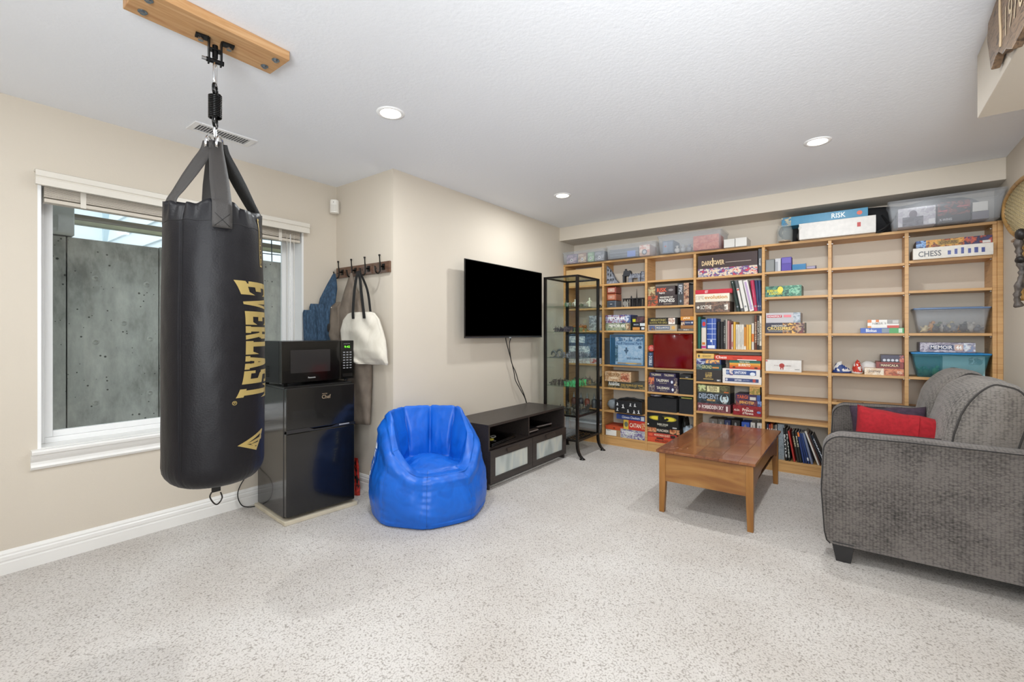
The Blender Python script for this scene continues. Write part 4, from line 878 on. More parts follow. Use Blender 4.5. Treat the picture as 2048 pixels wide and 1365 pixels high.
# ---------------------------------------------------------------- coffee table
def table_mat(name, cols, sc, **k): return ramp_mat(name, cols, scale=sc, rough=0.22, detail=5, distort=0.8, coat=0.2, **k)
TTOP = table_mat('table_top_wood', ['#5f3520', '#744428', '#85502f', '#6c3e25'], (16, 2.0, 16)); TTOP2 = table_mat('table_top_wood_b', ['#6a3d24', '#7e4b2b', '#8b5833', '#744326'], (13, 1.6, 16)); TTOP3 = table_mat('table_top_wood_c', ['#5a311d', '#6c3e26', '#7b4a2e', '#663a22'], (19, 2.4, 16))
TLEG = ramp_mat('table_leg_wood', ['#82552b', '#96662f', '#a3713c'], scale=(18, 18, 2.2), rough=0.32, detail=4, distort=0.5)
TAPR = ramp_mat('table_apron_wood', ['#84562c', '#986a38', '#a67a45'], scale=(2.2, 18, 16), rough=0.32, detail=4, distort=0.9)
ct = thing('coffee_table', 'low brown wooden coffee table with straight legs and scuffed top', 'coffee table', (-0.785, 3.71, 0.0))
tx, ty = 0.29, 0.58
xs = [-0.305, -0.185, -0.05, 0.095, 0.21, 0.305]
for i in range(5):
    MB().box(xs[i]+0.0003, xs[i+1]-0.0003, -0.600, 0.600, 0.412, 0.428).build('top_plank', [TTOP, TTOP2, TTOP3, TTOP, TTOP2][i], ct, bevel=0.0012)
b = MB(); b.box(-0.298, 0.298, -0.593, 0.593, 0.406, 0.4118); b.build('edge_moulding', TTOP3, ct, bevel=0.002)
def leg(x, y, sx, sy_):
    t_, bt = 0.042, 0.034
    X0, X1 = (x, x+t_*sx); Y0, Y1 = (y, y+t_*sy_); XB, YB_ = x+bt*sx, y+bt*sy_
    T4 = lambda z: [(X0, Y0, z), (X1, Y0, z), (X1, Y1, z), (X0, Y1, z)]
    b = MB(); b.loft([[Vector(v) for v in [(X0, Y0, 0), (XB, Y0, 0), (XB, YB_, 0), (X0, YB_, 0)]], [Vector(v) for v in T4(0.20)], [Vector(v) for v in T4(0.406)]], smooth=False)
    b.build('leg', TLEG, ct, bevel=0.002)
leg(-tx, -ty, 1, 1); leg(tx, -ty, -1, 1); leg(-tx, ty, 1, -1); leg(tx, ty, -1, -1)
MB().box(-tx+0.042, tx-0.042, -ty+0.006, -ty+0.024, 0.215, 0.406).build('end_apron', TAPR, ct)
MB().box(-tx+0.042, tx-0.042, ty-0.024, ty-0.006, 0.215, 0.406).build('end_apron', TAPR, ct)
TAPS = ramp_mat('table_side_wood', ['#7a4c28', '#8c5d33', '#99693c'], scale=(16, 2.2, 16), rough=0.32, detail=4, distort=0.9)
sp = [(-ty+0.042, 0.406), (-ty+0.042, 0.235), (-ty+0.09, 0.235), (-ty+0.10, 0.25), (-ty+0.16, 0.262), (-ty+0.24, 0.285), (-0.26, 0.287), (-0.22, 0.30), (0.22, 0.30), (0.26, 0.287), (ty-0.24, 0.285), (ty-0.16, 0.262), (ty-0.10, 0.25), (ty-0.09, 0.235), (ty-0.042, 0.235), (ty-0.042, 0.406)]
MB().prism(sp, 'x', tx-0.024, tx-0.006).build('side_apron', TAPS, ct); MB().prism(sp, 'x', -tx+0.006, -tx+0.024).build('side_apron', TAPS, ct)
MB().box(-tx+0.03, tx-0.03, -ty+0.03, ty-0.03, 0.225, 0.233).build('drawer_bottom', mat('#6b4a2c', rough=0.6), ct)
b = MB()
for x, y, l, a in ((-0.22, -0.50, 0.018, 30), (-0.20, -0.47, 0.012, 60), (-0.17, -0.49, 0.010, 10), (-0.14, -0.44, 0.008, 80), (-0.24, -0.45, 0.014, 50)):
    d = Vector((math.cos(R(a)), math.sin(R(a)), 0)); nn = Vector((-d.y, d.x, 0))*0.0022; p = Vector((x, y, 0.4283)); b.faces([p-d*l-nn*0.3, p+d*l-nn, p+d*l*0.8+nn, p-d*l+nn], [(0, 1, 2, 3)])
b.build('scuff_mark', mat('#c9a58a', rough=0.7), ct)

# ---------------------------------------------------------------- sofa
def sofa_mat(name, axis_scale, c1='#55514f', c2='#8a8581'):
    m = bpy.data.materials.new(name); m.use_nodes = True; nt = m.node_tree; b = nt.nodes['Principled BSDF']; Lk = nt.links
    tc = nt.nodes.new('ShaderNodeTexCoord'); mp = nt.nodes.new('ShaderNodeMapping'); mp.inputs['Scale'].default_value = axis_scale; Lk.new(tc.outputs['Object'], mp.inputs['Vector'])
    v = nt.nodes.new('ShaderNodeTexVoronoi'); v.inputs['Scale'].default_value = 1.0; v.inputs['Randomness'].default_value = 0.35; Lk.new(mp.outputs[0], v.inputs['Vector'])
    n = nt.nodes.new('ShaderNodeTexNoise'); n.inputs['Scale'].default_value = 5; n.inputs['Detail'].default_value = 4; Lk.new(tc.outputs['Object'], n.inputs['Vector'])
    n2 = nt.nodes.new('ShaderNodeTexNoise'); n2.inputs['Scale'].default_value = 0.9; n2.inputs['Detail'].default_value = 2; Lk.new(mp.outputs[0], n2.inputs['Vector'])
    a1 = nt.nodes.new('ShaderNodeMath'); a1.operation = 'MULTIPLY_ADD'; a1.inputs[1].default_value = -0.75; a1.inputs[2].default_value = 0.62; Lk.new(v.outputs['Distance'], a1.inputs[0])
    a2 = nt.nodes.new('ShaderNodeMath'); a2.operation = 'MULTIPLY_ADD'; a2.inputs[1].default_value = 0.75; Lk.new(n.outputs['Fac'], a2.inputs[0]); Lk.new(a1.outputs[0], a2.inputs[2])
    a3 = nt.nodes.new('ShaderNodeMath'); a3.operation = 'MULTIPLY_ADD'; a3.inputs[1].default_value = 0.5; Lk.new(n2.outputs['Fac'], a3.inputs[0]); Lk.new(a2.outputs[0], a3.inputs[2])
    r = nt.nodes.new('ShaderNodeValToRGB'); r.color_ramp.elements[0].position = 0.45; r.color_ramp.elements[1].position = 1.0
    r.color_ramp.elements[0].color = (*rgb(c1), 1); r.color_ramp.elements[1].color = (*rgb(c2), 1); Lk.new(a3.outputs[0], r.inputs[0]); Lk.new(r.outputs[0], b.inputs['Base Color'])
    bp = nt.nodes.new('ShaderNodeBump'); bp.inputs['Strength'].default_value = 0.7; bp.inputs['Distance'].default_value = 0.004; bp.invert = True
    Lk.new(v.outputs['Distance'], bp.inputs['Height']); Lk.new(bp.outputs[0], b.inputs['Normal'])
    b.inputs['Roughness'].default_value = 0.9; b.inputs['Sheen Weight'].default_value = 0.15
    return m
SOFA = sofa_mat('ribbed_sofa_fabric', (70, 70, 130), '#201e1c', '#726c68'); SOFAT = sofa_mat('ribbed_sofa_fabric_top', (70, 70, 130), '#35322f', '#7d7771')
PIPE = mat('#2c2a2a', rough=0.8)
so = thing('sofa', 'dark grey ribbed fabric sofa with rounded arms against the right wall', 'sofa', (-0.132, 3.0, 0.0))
SL = 1.50; SDX = 0.945   # length along the wall, depth
def rrect(x0, x1, z0, z1, r, k=7, corners=(1, 1, 1, 1)):
    out = []
    for (cx_, cz_, a0, on) in ((x1-r, z1-r, 0, corners[0]), (x0+r, z1-r, 90, corners[1]), (x0+r, z0+r, 180, corners[2]), (x1-r, z0+r, 270, corners[3])):
        if on:
            for q_ in range(k): th = R(a0+90*q_/(k-1)); out.append((cx_+r*math.cos(th), cz_+r*math.sin(th)))
        else: out.append((cx_+r*(1 if a0 in (0, 270) else -1), cz_+r*(1 if a0 in (0, 90) else -1)))
    return out
def arm(y0, y1, name):
    """arm as a loft along y with soft edges; profile in x-z with a rounded front top"""
    def prof(g):
        pts = []
        x0, x1, z0, z1 = 0.0+g, SDX-g, 0.095+g*0.5, 0.672-g
        for q_ in range(9): th = R(90+90*q_/8); pts.append((x0+0.085+0.085*math.cos(th), z1-0.085+0.085*math.sin(th)))
        pts += [(x0-0.010, z1-0.3), (x0+0.004, z0+0.06), (x0+0.014, z0+0.015), (x0+0.03, z0), (x1, z0), (x1, z1-0.02)]
        pts = [(x1-0.02, z1+0.003)] + [(x1-0.3*k_, z1+0.006) for k_ in (1, 2)] + pts
        return pts
    rings = []
    for y, g_ in ((y0+0.012, 0.016), (y0+0.003, 0.006), (y0, 0.0), (y0, -0.001), ((y0+y1)/2, -0.010), (y1, -0.001), (y1, 0.0), (y1-0.003, 0.006), (y1-0.012, 0.016)):
        rings.append([Vector((p[0], y, p[1])) for p in prof(g_)])
    b = MB(); b.loft(rings); o = b.build(name, SOFA, so)
    for y in (y0-0.001, y1+0.001): MB().tube([(p[0], y, p[1]) for p in prof(-0.002)[:-2]], 0.003, 6).build('piping', PIPE, o)
    return o
def face_panel():
    pass
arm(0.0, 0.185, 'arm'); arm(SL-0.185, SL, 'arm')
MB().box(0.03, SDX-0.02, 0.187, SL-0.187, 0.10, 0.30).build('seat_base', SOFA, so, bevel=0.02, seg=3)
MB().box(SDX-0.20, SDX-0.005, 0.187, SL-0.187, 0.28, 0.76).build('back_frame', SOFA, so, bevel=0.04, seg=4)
def cushion(name, c, s, m, parent, puff=0.03, e=0.45, rot=None, amp=0.006, seed=0, nu=36, nv=24, pip=True):
    """soft box: superellipsoid with wrinkles"""
    def f(u, v):
        a = 2*math.pi*u; ph = math.pi*v-math.pi/2; P_ = lambda q_, ee: math.copysign(abs(q_)**ee, q_)
        x = s[0]*P_(math.cos(ph), 0.45)*P_(math.cos(a), e); y = s[1]*P_(math.cos(ph), 0.45)*P_(math.sin(a), e); z = s[2]*P_(math.sin(ph), 0.75)
        k_ = amp*nz(x*7+seed, y*7, z*7)*2; p = Vector((x*(1+k_/max(s[0], .05)), y*(1+k_/max(s[1], .05)), z*(1+k_/max(s[2], .05))))
        if rot: p = rot @ p
        return p+Vector(c)
    b = MB(); b.grid(f, nu, nv, cu=True); bmesh.ops.remove_doubles(b.bm, verts=b.bm.verts, dist=0.0002); o = b.build(name, m, parent)
    return o
for y in (0.187, SL/2):
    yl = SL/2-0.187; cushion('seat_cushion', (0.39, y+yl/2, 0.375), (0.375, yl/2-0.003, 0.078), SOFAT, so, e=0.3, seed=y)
rotb = Matrix.Rotation(R(13), 3, 'Y')
for y0c, y1c, sd in ((0.10, 0.775, 1.0), (0.785, 1.43, 4.0)):
    yl = (y1c-y0c)/2
    def f(u, v, y0c=y0c, y1c=y1c, sd=sd):
        a = 2*math.pi*u; P_ = lambda q_, ee: math.copysign(abs(q_)**ee, q_); w_ = 2*v-1
        side = (1-abs(w_)**5)**0.42
        X = 0.150*P_(math.cos(a), 0.62)*side; Z = 0.285*P_(math.sin(a), 0.55)*(0.90+0.10*side)
        X += 0.018*math.cos(3*a)*side*(1 if math.cos(a) < 0 else 0.3)
        k_ = 0.012*nz(X*6+sd, w_*2, Z*6) ; p = rotb @ Vector((X+k_, 0, Z+k_)); return Vector((0.645+p.x, (y0c+y1c)/2+w_*yl, 0.705+p.z))
    b = MB(); b.grid(f, 44, 30, cu=True); b.faces([], []); n_ = 44
    vs_ = list(b.bm.verts)
    for rg in (vs_[:n_], vs_[-n_:]):
        try: b.bm.faces.new(rg)
        except ValueError: pass
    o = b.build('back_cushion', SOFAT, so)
    for v in (0.045, 0.955):
        b = MB(); b.tube([f(k/44, v) + (f(k/44, v)-Vector((0.645, (y0c+y1c)/2+(2*v-1)*yl, 0.705)))*0.010 for k in range(44)], 0.0045, 6, closed=True)
        b.build('piping', mat('#3a3735', rough=0.85), o)
def sleg(x, y):
    b = MB(); t_, q_ = 0.048, 0.036
    b.hexa([(x-q_+0.004, y-q_, 0), (x+q_-0.004, y-q_, 0), (x+q_-0.004, y+q_, 0), (x-q_+0.004, y+q_, 0)], [(x-t_-0.004, y-t_, 0.105), (x+t_, y-t_, 0.105), (x+t_, y+t_, 0.105), (x-t_, y+t_, 0.105)])
    b.build('leg', mat('#2b2a2b', rough=0.5), so, bevel=0.002)
sleg(0.085, 0.055); sleg(0.085, SL-0.06); sleg(SDX-0.07, 0.055); sleg(SDX-0.07, SL-0.06)
def pillow(name, label, c, w_, h_, t_, m, rot, seed, seam=None):
    o = thing(name, label, 'cushion', c)
    def f(u, v, sgn):
        a, c_ = 2*u-1, 2*v-1; edge = ((1-abs(a)**2.6)*(1-abs(c_)**2.6))**0.5
        pinch = 1-0.05*(1-abs(c_)**2)*abs(a)**4; pz = 1-0.06*(1-abs(a)**2)*abs(c_)**4
        y = sgn*t_*edge + 0.006*nz(a*2+seed, c_*2, sgn, 1.4)*edge
        return rot @ Vector((a*w_/2*pinch, y, c_*h_/2*pz + 0.010*nz(a*2, seed, 0, 1)))
    b = MB(); b.grid(lambda u, v: f(u, v, -1), 26, 18); b.grid(lambda u, v: f(1-u, v, 1), 26, 18); bmesh.ops.remove_doubles(b.bm, verts=b.bm.verts, dist=0.003)
    b.build('cover', m, o)
    if seam:
        b = MB(); b.grid(lambda u, v: f(seam-0.045+0.10*u, 0.03+0.94*v, -1)+rot @ Vector((0, -0.004, 0)), 4, 14); b.grid(lambda u, v: f(seam+0.056, 0.03+0.94*v, -1)+rot @ Vector((0, -0.004+0.006*u, 0)), 3, 14); b.build('overlap_seam', m, o)
    return o
def fabric(name, c1, c2, s=60): return ramp_mat(name, [c1, c2], scale=(s, s, s), rough=0.9, detail=4, bump=0.4)
pillow('red_cushion', 'bright red fleece cushion leaning inside the near arm of the sofa', (0.2075, 3.315, 0.620), 0.43, 0.335, 0.075, fabric('red_fleece', '#8c0a16', '#a0101d'), Matrix.Rotation(R(7), 3, 'Y') @ Matrix.Rotation(R(-14), 3, 'X'), 1.0, seam=0.58)
pillow('purple_cushion', 'dark purple cushion behind the red cushion on the sofa', (0.165, 3.50, 0.618), 0.36, 0.35, 0.06, fabric('purple_cloth', '#2b1c2b', '#3c2a3a'), Matrix.Rotation(R(-4), 3, 'Y') @ Matrix.Rotation(R(-16), 3, 'X'), 5.0)

# ---------------------------------------------------------------- plaque and snowshoe on the right
pq = thing('wooden_plaque', 'rough carved live edge wooden plaque fixed to the bulkhead at the upper right', 'plaque', (0.432, 2.15, 2.29))
# outline in y (away from the camera) and z
ol = [(0.312, 0.020), (0.318, 0.045), (0.30, 0.10), (0.10, 0.125), (-0.30, 0.12), (-0.45, 0.05), (-0.42, -0.12), (-0.20, -0.155), (-0.02, -0.16), (0.05, -0.125), (0.10, -0.118), (0.15, -0.085), (0.19, -0.080), (0.215, -0.088), (0.262, -0.098), (0.275, -0.060), (0.292, -0.020)]
BARK = ramp_mat('live_edge_wood', ['#4b3a2c', '#77604a', '#8d735a', '#64503d'], scale=(30, 14, 60), rough=0.55, detail=6, distort=1.2, bump=0.6)
MB().prism([(y, z) for y, z in ol], 'x', -0.030, -0.004).build('slab', BARK, pq, bevel=0.005)
b = MB(); pts = [(-0.0315, 0.115-0.0, 0.10), (-0.0325, 0.112, 0.03), (-0.0325, 0.100, -0.04), (-0.0325, 0.105, -0.088)]; b.tube(pts, 0.0035, 6, sub=6); b.build('carved_groove', mat('#b59f80', rough=0.7), pq)
b = MB(); b.text('1976', lambda u, v: (-0.0318, 0.045-u*0.20, -0.085+v*0.10), bold=0.0); b.build('lettering', mat('#c7b394', rough=0.7), pq, recalc=False)
MB().cyl((0.0, 0.28, 0.03), (-0.004, 0.28, 0.03), 0.02, n=12).build('wall_spacer', mat('#d9cfae', rough=0.6), pq)
ss = thing('snowshoe', 'bent wood snowshoe with rawhide lacing hanging on the right wall', 'snowshoe', (XR-0.018, 4.12, 1.42))
BW = ramp_mat('bent_wood', ['#9a7440', '#b88f55', '#a98049'], scale=(20, 20, 8), rough=0.4)
fr_ = []
outl = [(-0.05, 0.0), (-0.05, 0.12), (-0.04, 0.26), (0.04, 0.385), (0.24, 0.475), (0.385, 0.575), (0.405, 0.64), (0.36, 0.70), (0.22, 0.735), (0.06, 0.745), (-0.10, 0.735), (-0.24, 0.69), (-0.29, 0.62), (-0.25, 0.52), (-0.16, 0.38), (-0.11, 0.26), (-0.08, 0.12), (-0.07, 0.0)]
b = MB(); P_ = catmull([Vector((0, y, z)) for y, z in outl], 5); b.tube(P_, 0.015, 8); b.build('frame', BW, ss)
LAC = mat('#cbb98e', rough=0.6); b = MB()
def inside(y, z):
    c = False; n_ = len(outl); jx = n_-1
    for i_ in range(n_):
        (y1, z1), (y2, z2) = outl[i_], outl[jx]
        if (z1 > z) != (z2 > z) and y < (y2-y1)*(z-z1)/(z2-z1)+y1: c = not c
        jx = i_
    return c
for ang in (20, 80, 140):
    d = (math.cos(R(ang)), math.sin(R(ang))); nn = (-d[1], d[0])
    for k in range(-22, 23):
        run = None
        for t_ in range(-60, 61):
            y = 0.05+nn[0]*k*0.024+d[0]*t_*0.012; z = 0.52+nn[1]*k*0.024+d[1]*t_*0.012
            if inside(y, z) and z > 0.33: run = [(y, z)]*2 if run is None else [run[0], (y, z)]
        if run and run[0] != run[1]: b.tube([(0.003*((ang//60)-1), run[0][0], run[0][1]), (0.003*((ang//60)-1), run[1][0], run[1][1])], 0.0022, 4)
tag(b.build('rawhide_lacing', LAC, ss))
b = MB(); b.tube([(0, 0.20, 0.40), (-0.004, 0.03, 0.40), (0, -0.15, 0.40)], 0.010, 6); b.build('crossbar', BW, ss)
dk = thing('dark_antler_branch', 'gnarled dark branch carving hanging below the snowshoe on the right wall', 'carving', (XR-0.05, 3.955, 1.38))
b = MB(); pts = [(0.0, 0.06, 0.0), (-0.01, 0.055, 0.06), (0.0, 0.045, 0.14), (0.01, 0.045, 0.22), (0, 0.05, 0.30), (-0.005, 0.045, 0.38), (0, 0.02, 0.45)]
b.tube(pts, [0.018, 0.024, 0.020, 0.014, 0.016, 0.012, 0.02, 0.013]*6, 8, sub=5); b.build('branch', ramp_mat('dark_branch', ['#2b2623', '#5d5550', '#474039'], scale=(30, 30, 12), rough=0.5, bump=0.6), dk)
b = MB(); b.ell((0, 0.03, 0.43), (0.025, 0.045, 0.035), 10, 8); b.ell((0, 0.04, 0.28), (0.022, 0.05, 0.022), 10, 8)
for k in range(7): b.cyl((0, 0.04, 0.27+k*0.03), (-0.01, 0.075+0.012*(k % 2), 0.262+k*0.032), 0.008, 0.002, n=6)
b.build('knot', mat('#201d1c', rough=0.5), dk)
ITEMS = [
('game_box', 'olive green game box with white lettering, bottom of the pair in the second bay', 'game box', None, -2.0553, 4.672, 1.2534, 0.2884, 0.2, 0.0813, '#5d6a55', [('n', 0, 0, 1, 1, '#56624f', '#a8ab8f', '#7c8a72'), ('t', 'MEMOIR', 0.14, 0.42, 0.6, 0.82, '#f2f0e6'), ('t', '44', 0.63, 0.38, 0.78, 0.86, '#f2f0e6'), ('n', 0.82, 0.1, 1, 0.9, '#a87b58', '#d9c3a0', '#5b4636')], {}),
('game_box', 'blue and red game box with white lettering, resting on the olive green one', 'game box', None, -2.0553, 4.672, 1.3351, 0.2884, 0.2, 0.0867, '#48578f', [('n', 0, 0, 1, 1, '#3f5590', '#b9bdd0', '#8c4f5c'), ('t', 'MEMOIR', 0.12, 0.36, 0.58, 0.78, '#ffffff'), ('t', '44', 0.61, 0.34, 0.77, 0.82, '#ffffff'), ('n', 0.8, 0.1, 1, 0.95, '#5c78ad', '#dfe4ee', '#33456e')], {}),
('game_box', 'thin black box with an orange stripe beside the olive green game box', 'game box', None, -1.8235, 4.672, 1.2534, 0.142, 0.12, 0.0421, '#151414', [('r', 0.05, 0.1, 0.6, 0.8, '#c98a45'), ('r', 0.72, 0.2, 0.95, 0.8, '#cfd3d6')], {}),
('game_box', 'thin black box with a pale end panel beside the white lettered game boxes', 'game box', None, -1.8207, 4.672, 1.2959, 0.1364, 0.12, 0.0368, '#1c1d22', [('t', 'ERIDE', 0.1, 0.3, 0.5, 0.7, '#aab0bb'), ('r', 0.6, 0.1, 1, 0.9, '#cfd6d8')], {}),
('game_box', 'black box with a yellow picture beside the blue and red game box', 'game box', None, -1.8235, 4.672, 1.3332, 0.142, 0.12, 0.0685, '#1a1620', [('r', 0.05, 0.15, 0.28, 0.6, '#c8c52e'), ('n', 0.3, 0.1, 1, 0.9, '#1d1822', '#6b4646', '#2c2434')], {}),
('game_box', 'dark olive game box with white and gold lettering under the tan box', 'game box', None, -1.9611, 4.672, 0.6304, 0.4172, 0.2, 0.0696, '#4b4a41', [('n', 0, 0, 1, 0.45, '#4b473b', '#8a7a52', '#33322c'), ('t', 'Axis&Allies', 0.02, 0.35, 0.32, 0.95, '#f0efe8'), ('t', 'THE WORLD AT WAR', 0.36, 0.42, 0.95, 0.7, '#c9a44c')], {}),
('game_box', 'tan sandy game box with a red rider on its front, second bay', 'game box', None, -2.0458, 4.65, 0.7004, 0.2985, 0.22, 0.1078, '#b99873', [('n', 0, 0, 1, 1, '#c3a27c', '#a57a54', '#d3b896'), ('t', 'THROUGH', 0.06, 0.5, 0.6, 0.85, '#6d4a1e'), ('t', 'THE AGES', 0.16, 0.25, 0.5, 0.45, '#efe2c6'), ('n', 0.62, 0.05, 0.95, 0.85, '#b5714c', '#7c2f22', '#d5a98a')], {}),
('game_box', 'purple game box at the bottom of the stack in the second bay', 'game box', None, -1.8883, 4.672, 0.1004, 0.2716, 0.2, 0.0955, '#5b4a7a', [('n', 0, 0, 1, 1, '#5a4684', '#8f86a4', '#cfd4c9'), ('t', 'STRATEGO', 0.06, 0.4, 0.55, 0.8, '#f2f2f2')], {}),
('game_box', 'red and yellow game box in the middle of the stack in the second bay', 'game box', None, -1.8697, 4.665, 0.1963, 0.2344, 0.2, 0.1005, '#c9382a', [('r', 0, 0, 0.24, 1, '#d9b54a'), ('e', 0.04, 0.25, 0.22, 0.8, '#6f7762'), ('t', 'CATAN', 0.3, 0.28, 0.82, 0.72, '#f6ead2'), ('n', 0.86, 0.2, 1, 0.8, '#d8b56a', '#c9382a', '#e9d9b0')], {}),
('game_box', 'blue game box lying on the red and yellow one in the second bay', 'game box', None, -1.9113, 4.672, 0.2972, 0.3176, 0.2, 0.0532, '#34447e', [('r', 0, 0, 1, 1, '#3a4d8c'), ('t', 'Chinese Checkers', 0.2, 0.25, 0.82, 0.75, '#eef0f6'), ('r', 0.86, 0.1, 0.97, 0.9, '#c9cfd6')], {}),
('game_box', 'dark brown game box with white lettering and a red left end, third bay', 'game box', None, -1.5723, 4.672, 1.5044, 0.2968, 0.2, 0.1072, '#3a2c2a', [('n', 0, 0, 0.35, 1, '#8c3b2c', '#3c4a3a', '#c25a3a'), ('n', 0.35, 0, 1, 1, '#33282a', '#46383a', '#2c2426'), ('t', 'MANSIONS OF', 0.42, 0.7, 0.86, 0.88, '#e9e2d6'), ('t', 'MADNESS', 0.4, 0.32, 0.92, 0.66, '#f3efe6'), ('t', 'SECOND EDITION', 0.55, 0.12, 0.82, 0.22, '#b3a79a')], {}),
('game_box', 'dark game box with a golden picture at its left end, topmost in the third bay', 'game box', None, -1.5822, 4.672, 1.612, 0.277, 0.2, 0.092, '#463a3a', [('n', 0, 0, 0.28, 1, '#4d5b40', '#c9b98a', '#8a5a3a'), ('t', 'RISK', 0.34, 0.36, 0.7, 0.8, '#e8603c'), ('t', 'legacy', 0.42, 0.12, 0.64, 0.36, '#f0e8e0'), ('e', 0.76, 0.4, 0.94, 0.66, '#8d8684')], {}),
('game_box', 'upright charcoal game box with a painted figure down its right edge in the third bay', 'game box', None, -1.3633, 4.672, 1.5044, 0.1115, 0.2, 0.2186, '#3f4043', [('n', 0.55, 0, 1, 1, '#4b3a34', '#c9a78a', '#8f5a44'), ('t', 'EPIC', 0.12, 0.5, 0.42, 0.92, '#c9cbd2', 'V'), ('e', 0.2, 0.12, 0.36, 0.24, '#8f98a2')], {}),
('game_box', 'narrow black upright box beside the divider of the third bay', 'game box', None, -1.2838, 4.672, 1.5044, 0.038, 0.2, 0.1966, '#121212', [], {}),
('game_box', 'beige and blue game box under the black one in the third bay', 'game box', None, -1.5723, 4.672, 1.2444, 0.2968, 0.2, 0.0663, '#a89a88', [('r', 0.02, 0.1, 0.98, 0.9, '#b3a792'), ('n', 0.03, 0.15, 0.26, 0.85, '#4a3226', '#3e5f95', '#8a6a4c'), ('r', 0.28, 0.25, 0.76, 0.78, '#3f5578'), ('t', 'MICE & MYSTICS', 0.3, 0.38, 0.74, 0.66, '#efe9db'), ('e', 0.82, 0.25, 0.94, 0.8, '#d5a862')], {}),
('game_box', 'black game box with pale gold lettering and a white figure in the third bay', 'game box', None, -1.5699, 4.672, 1.3111, 0.3017, 0.2, 0.0714, '#221f1d', [('t', 'MISKATONIC', 0.1, 0.5, 0.62, 0.82, '#b8a962'), ('t', 'SCHOOL FOR GIRLS', 0.06, 0.14, 0.66, 0.42, '#a89a58'), ('n', 0.7, 0.05, 0.92, 0.95, '#e9ddd0', '#b98a72', '#f2efe9')], {}),
('game_box', 'thin grey box at the bottom of the right stack in the third bay', 'game box', None, -1.3394, 4.672, 1.2444, 0.1494, 0.15, 0.0248, '#6c6762', [('t', 'SAGA 1', 0.35, 0.3, 0.7, 0.8, '#e2ded6')], {}),
('game_box', 'small brown box second from the bottom of the right stack in the third bay', 'game box', None, -1.3272, 4.672, 1.2696, 0.1249, 0.15, 0.0321, '#9a6a3c', [], {}),
('game_box', 'small dark blue box in the right stack of the third bay', 'game box', None, -1.3248, 4.672, 1.3021, 0.12, 0.14, 0.047, '#2e3452', [('n', 0, 0, 0.3, 1, '#a34c3a', '#e0c8a4', '#2e3452'), ('t', 'Sherlock', 0.35, 0.4, 0.78, 0.75, '#b9bfd0'), ('e', 0.82, 0.35, 0.96, 0.75, '#c9ccd9')], {}),
('game_box', 'small orange box in the right stack of the third bay', 'game box', None, -1.3272, 4.672, 1.3495, 0.1249, 0.14, 0.0396, '#d08b35', [('t', 'JAIPUR', 0.2, 0.2, 0.75, 0.85, '#f6e8c8')], {}),
('cardboard_carton', 'plain brown cardboard carton on top of the right stack in the third bay', 'carton', None, -1.3296, 4.672, 1.3894, 0.1201, 0.15, 0.0791, '#8d6239', [], {}),
('game_box', 'upright dark blue box with white vertical lettering beside the red translucent crate', 'game box', None, -1.6938, 4.672, 0.8704, 0.0633, 0.12, 0.1555, '#2c3a52', [('t', 'DOBBLE', 0.25, 0.12, 0.75, 0.75, '#cfd8e4', 'V'), ('e', 0.3, 0.82, 0.7, 0.95, '#5f7ea0')], {}),
('game_box', 'purple game box with a grey creature, lowest of the purple boxes in the third bay', 'game box', None, -1.5623, 4.672, 0.6184, 0.3062, 0.2, 0.0764, '#38304c', [('n', 0, 0, 0.22, 1, '#bdb3a8', '#6b5a5a', '#2e2742'), ('n', 0.86, 0, 1, 1, '#c9b392', '#4a3a44', '#2e2742'), ('t', 'TALISMAN', 0.28, 0.42, 0.7, 0.78, '#e9e0cc'), ('t', 'THE ADVENTURE', 0.38, 0.18, 0.64, 0.3, '#b3a892'), ('e', 0.78, 0.25, 0.85, 0.65, '#dfe4ee')], {}),
('game_box', 'purple game box with a red creature in the third bay', 'game box', None, -1.5672, 4.672, 0.6952, 0.2964, 0.2, 0.0765, '#38304c', [('n', 0, 0, 0.2, 1, '#c0472f', '#e08a5a', '#38304c'), ('n', 0.88, 0, 1, 1, '#c9b392', '#4a3a44', '#2e2742'), ('t', 'TALISMAN', 0.27, 0.42, 0.7, 0.78, '#e9e0cc'), ('t', 'THE ADVENTURE', 0.38, 0.18, 0.64, 0.3, '#b3a892'), ('e', 0.78, 0.25, 0.85, 0.65, '#dfe4ee')], {}),
('game_box', 'small purple expansion box, left of the two on top in the third bay', 'game box', None, -1.6372, 4.672, 0.7729, 0.1353, 0.14, 0.0437, '#3a3350', [('t', 'TALISMAN', 0.14, 0.3, 0.88, 0.8, '#d9cdb2')], {'keep': 1}),
('game_box', 'small purple expansion box, right of the two on top in the third bay', 'game box', None, -1.5026, 4.672, 0.7729, 0.1277, 0.14, 0.043, '#3a3350', [('t', 'TALISMAN', 0.12, 0.3, 0.86, 0.8, '#d9cdb2')], {}),
('game_box', 'bright orange game box at the very bottom of the stack in the third bay', 'game box', None, -1.5916, 4.672, 0.1004, 0.2678, 0.2, 0.0512, '#cf4f2e', [('r', 0.35, 0.75, 0.62, 1, '#2a1c16'), ('t', 'KINGS & BLOOD', 0.3, 0.2, 0.8, 0.65, '#2a1c16')], {}),
('game_box', 'dark red game box in the stack of the third bay', 'game box', None, -1.5767, 4.672, 0.152, 0.2975, 0.2, 0.046, '#b8382a', [('r', 0.04, 0.2, 0.18, 0.8, '#e0583c'), ('t', 'MUNCHKIN QUEST', 0.24, 0.25, 0.78, 0.8, '#ecc9a8'), ('r', 0.8, 0.2, 0.96, 0.8, '#2b1c16')], {}),
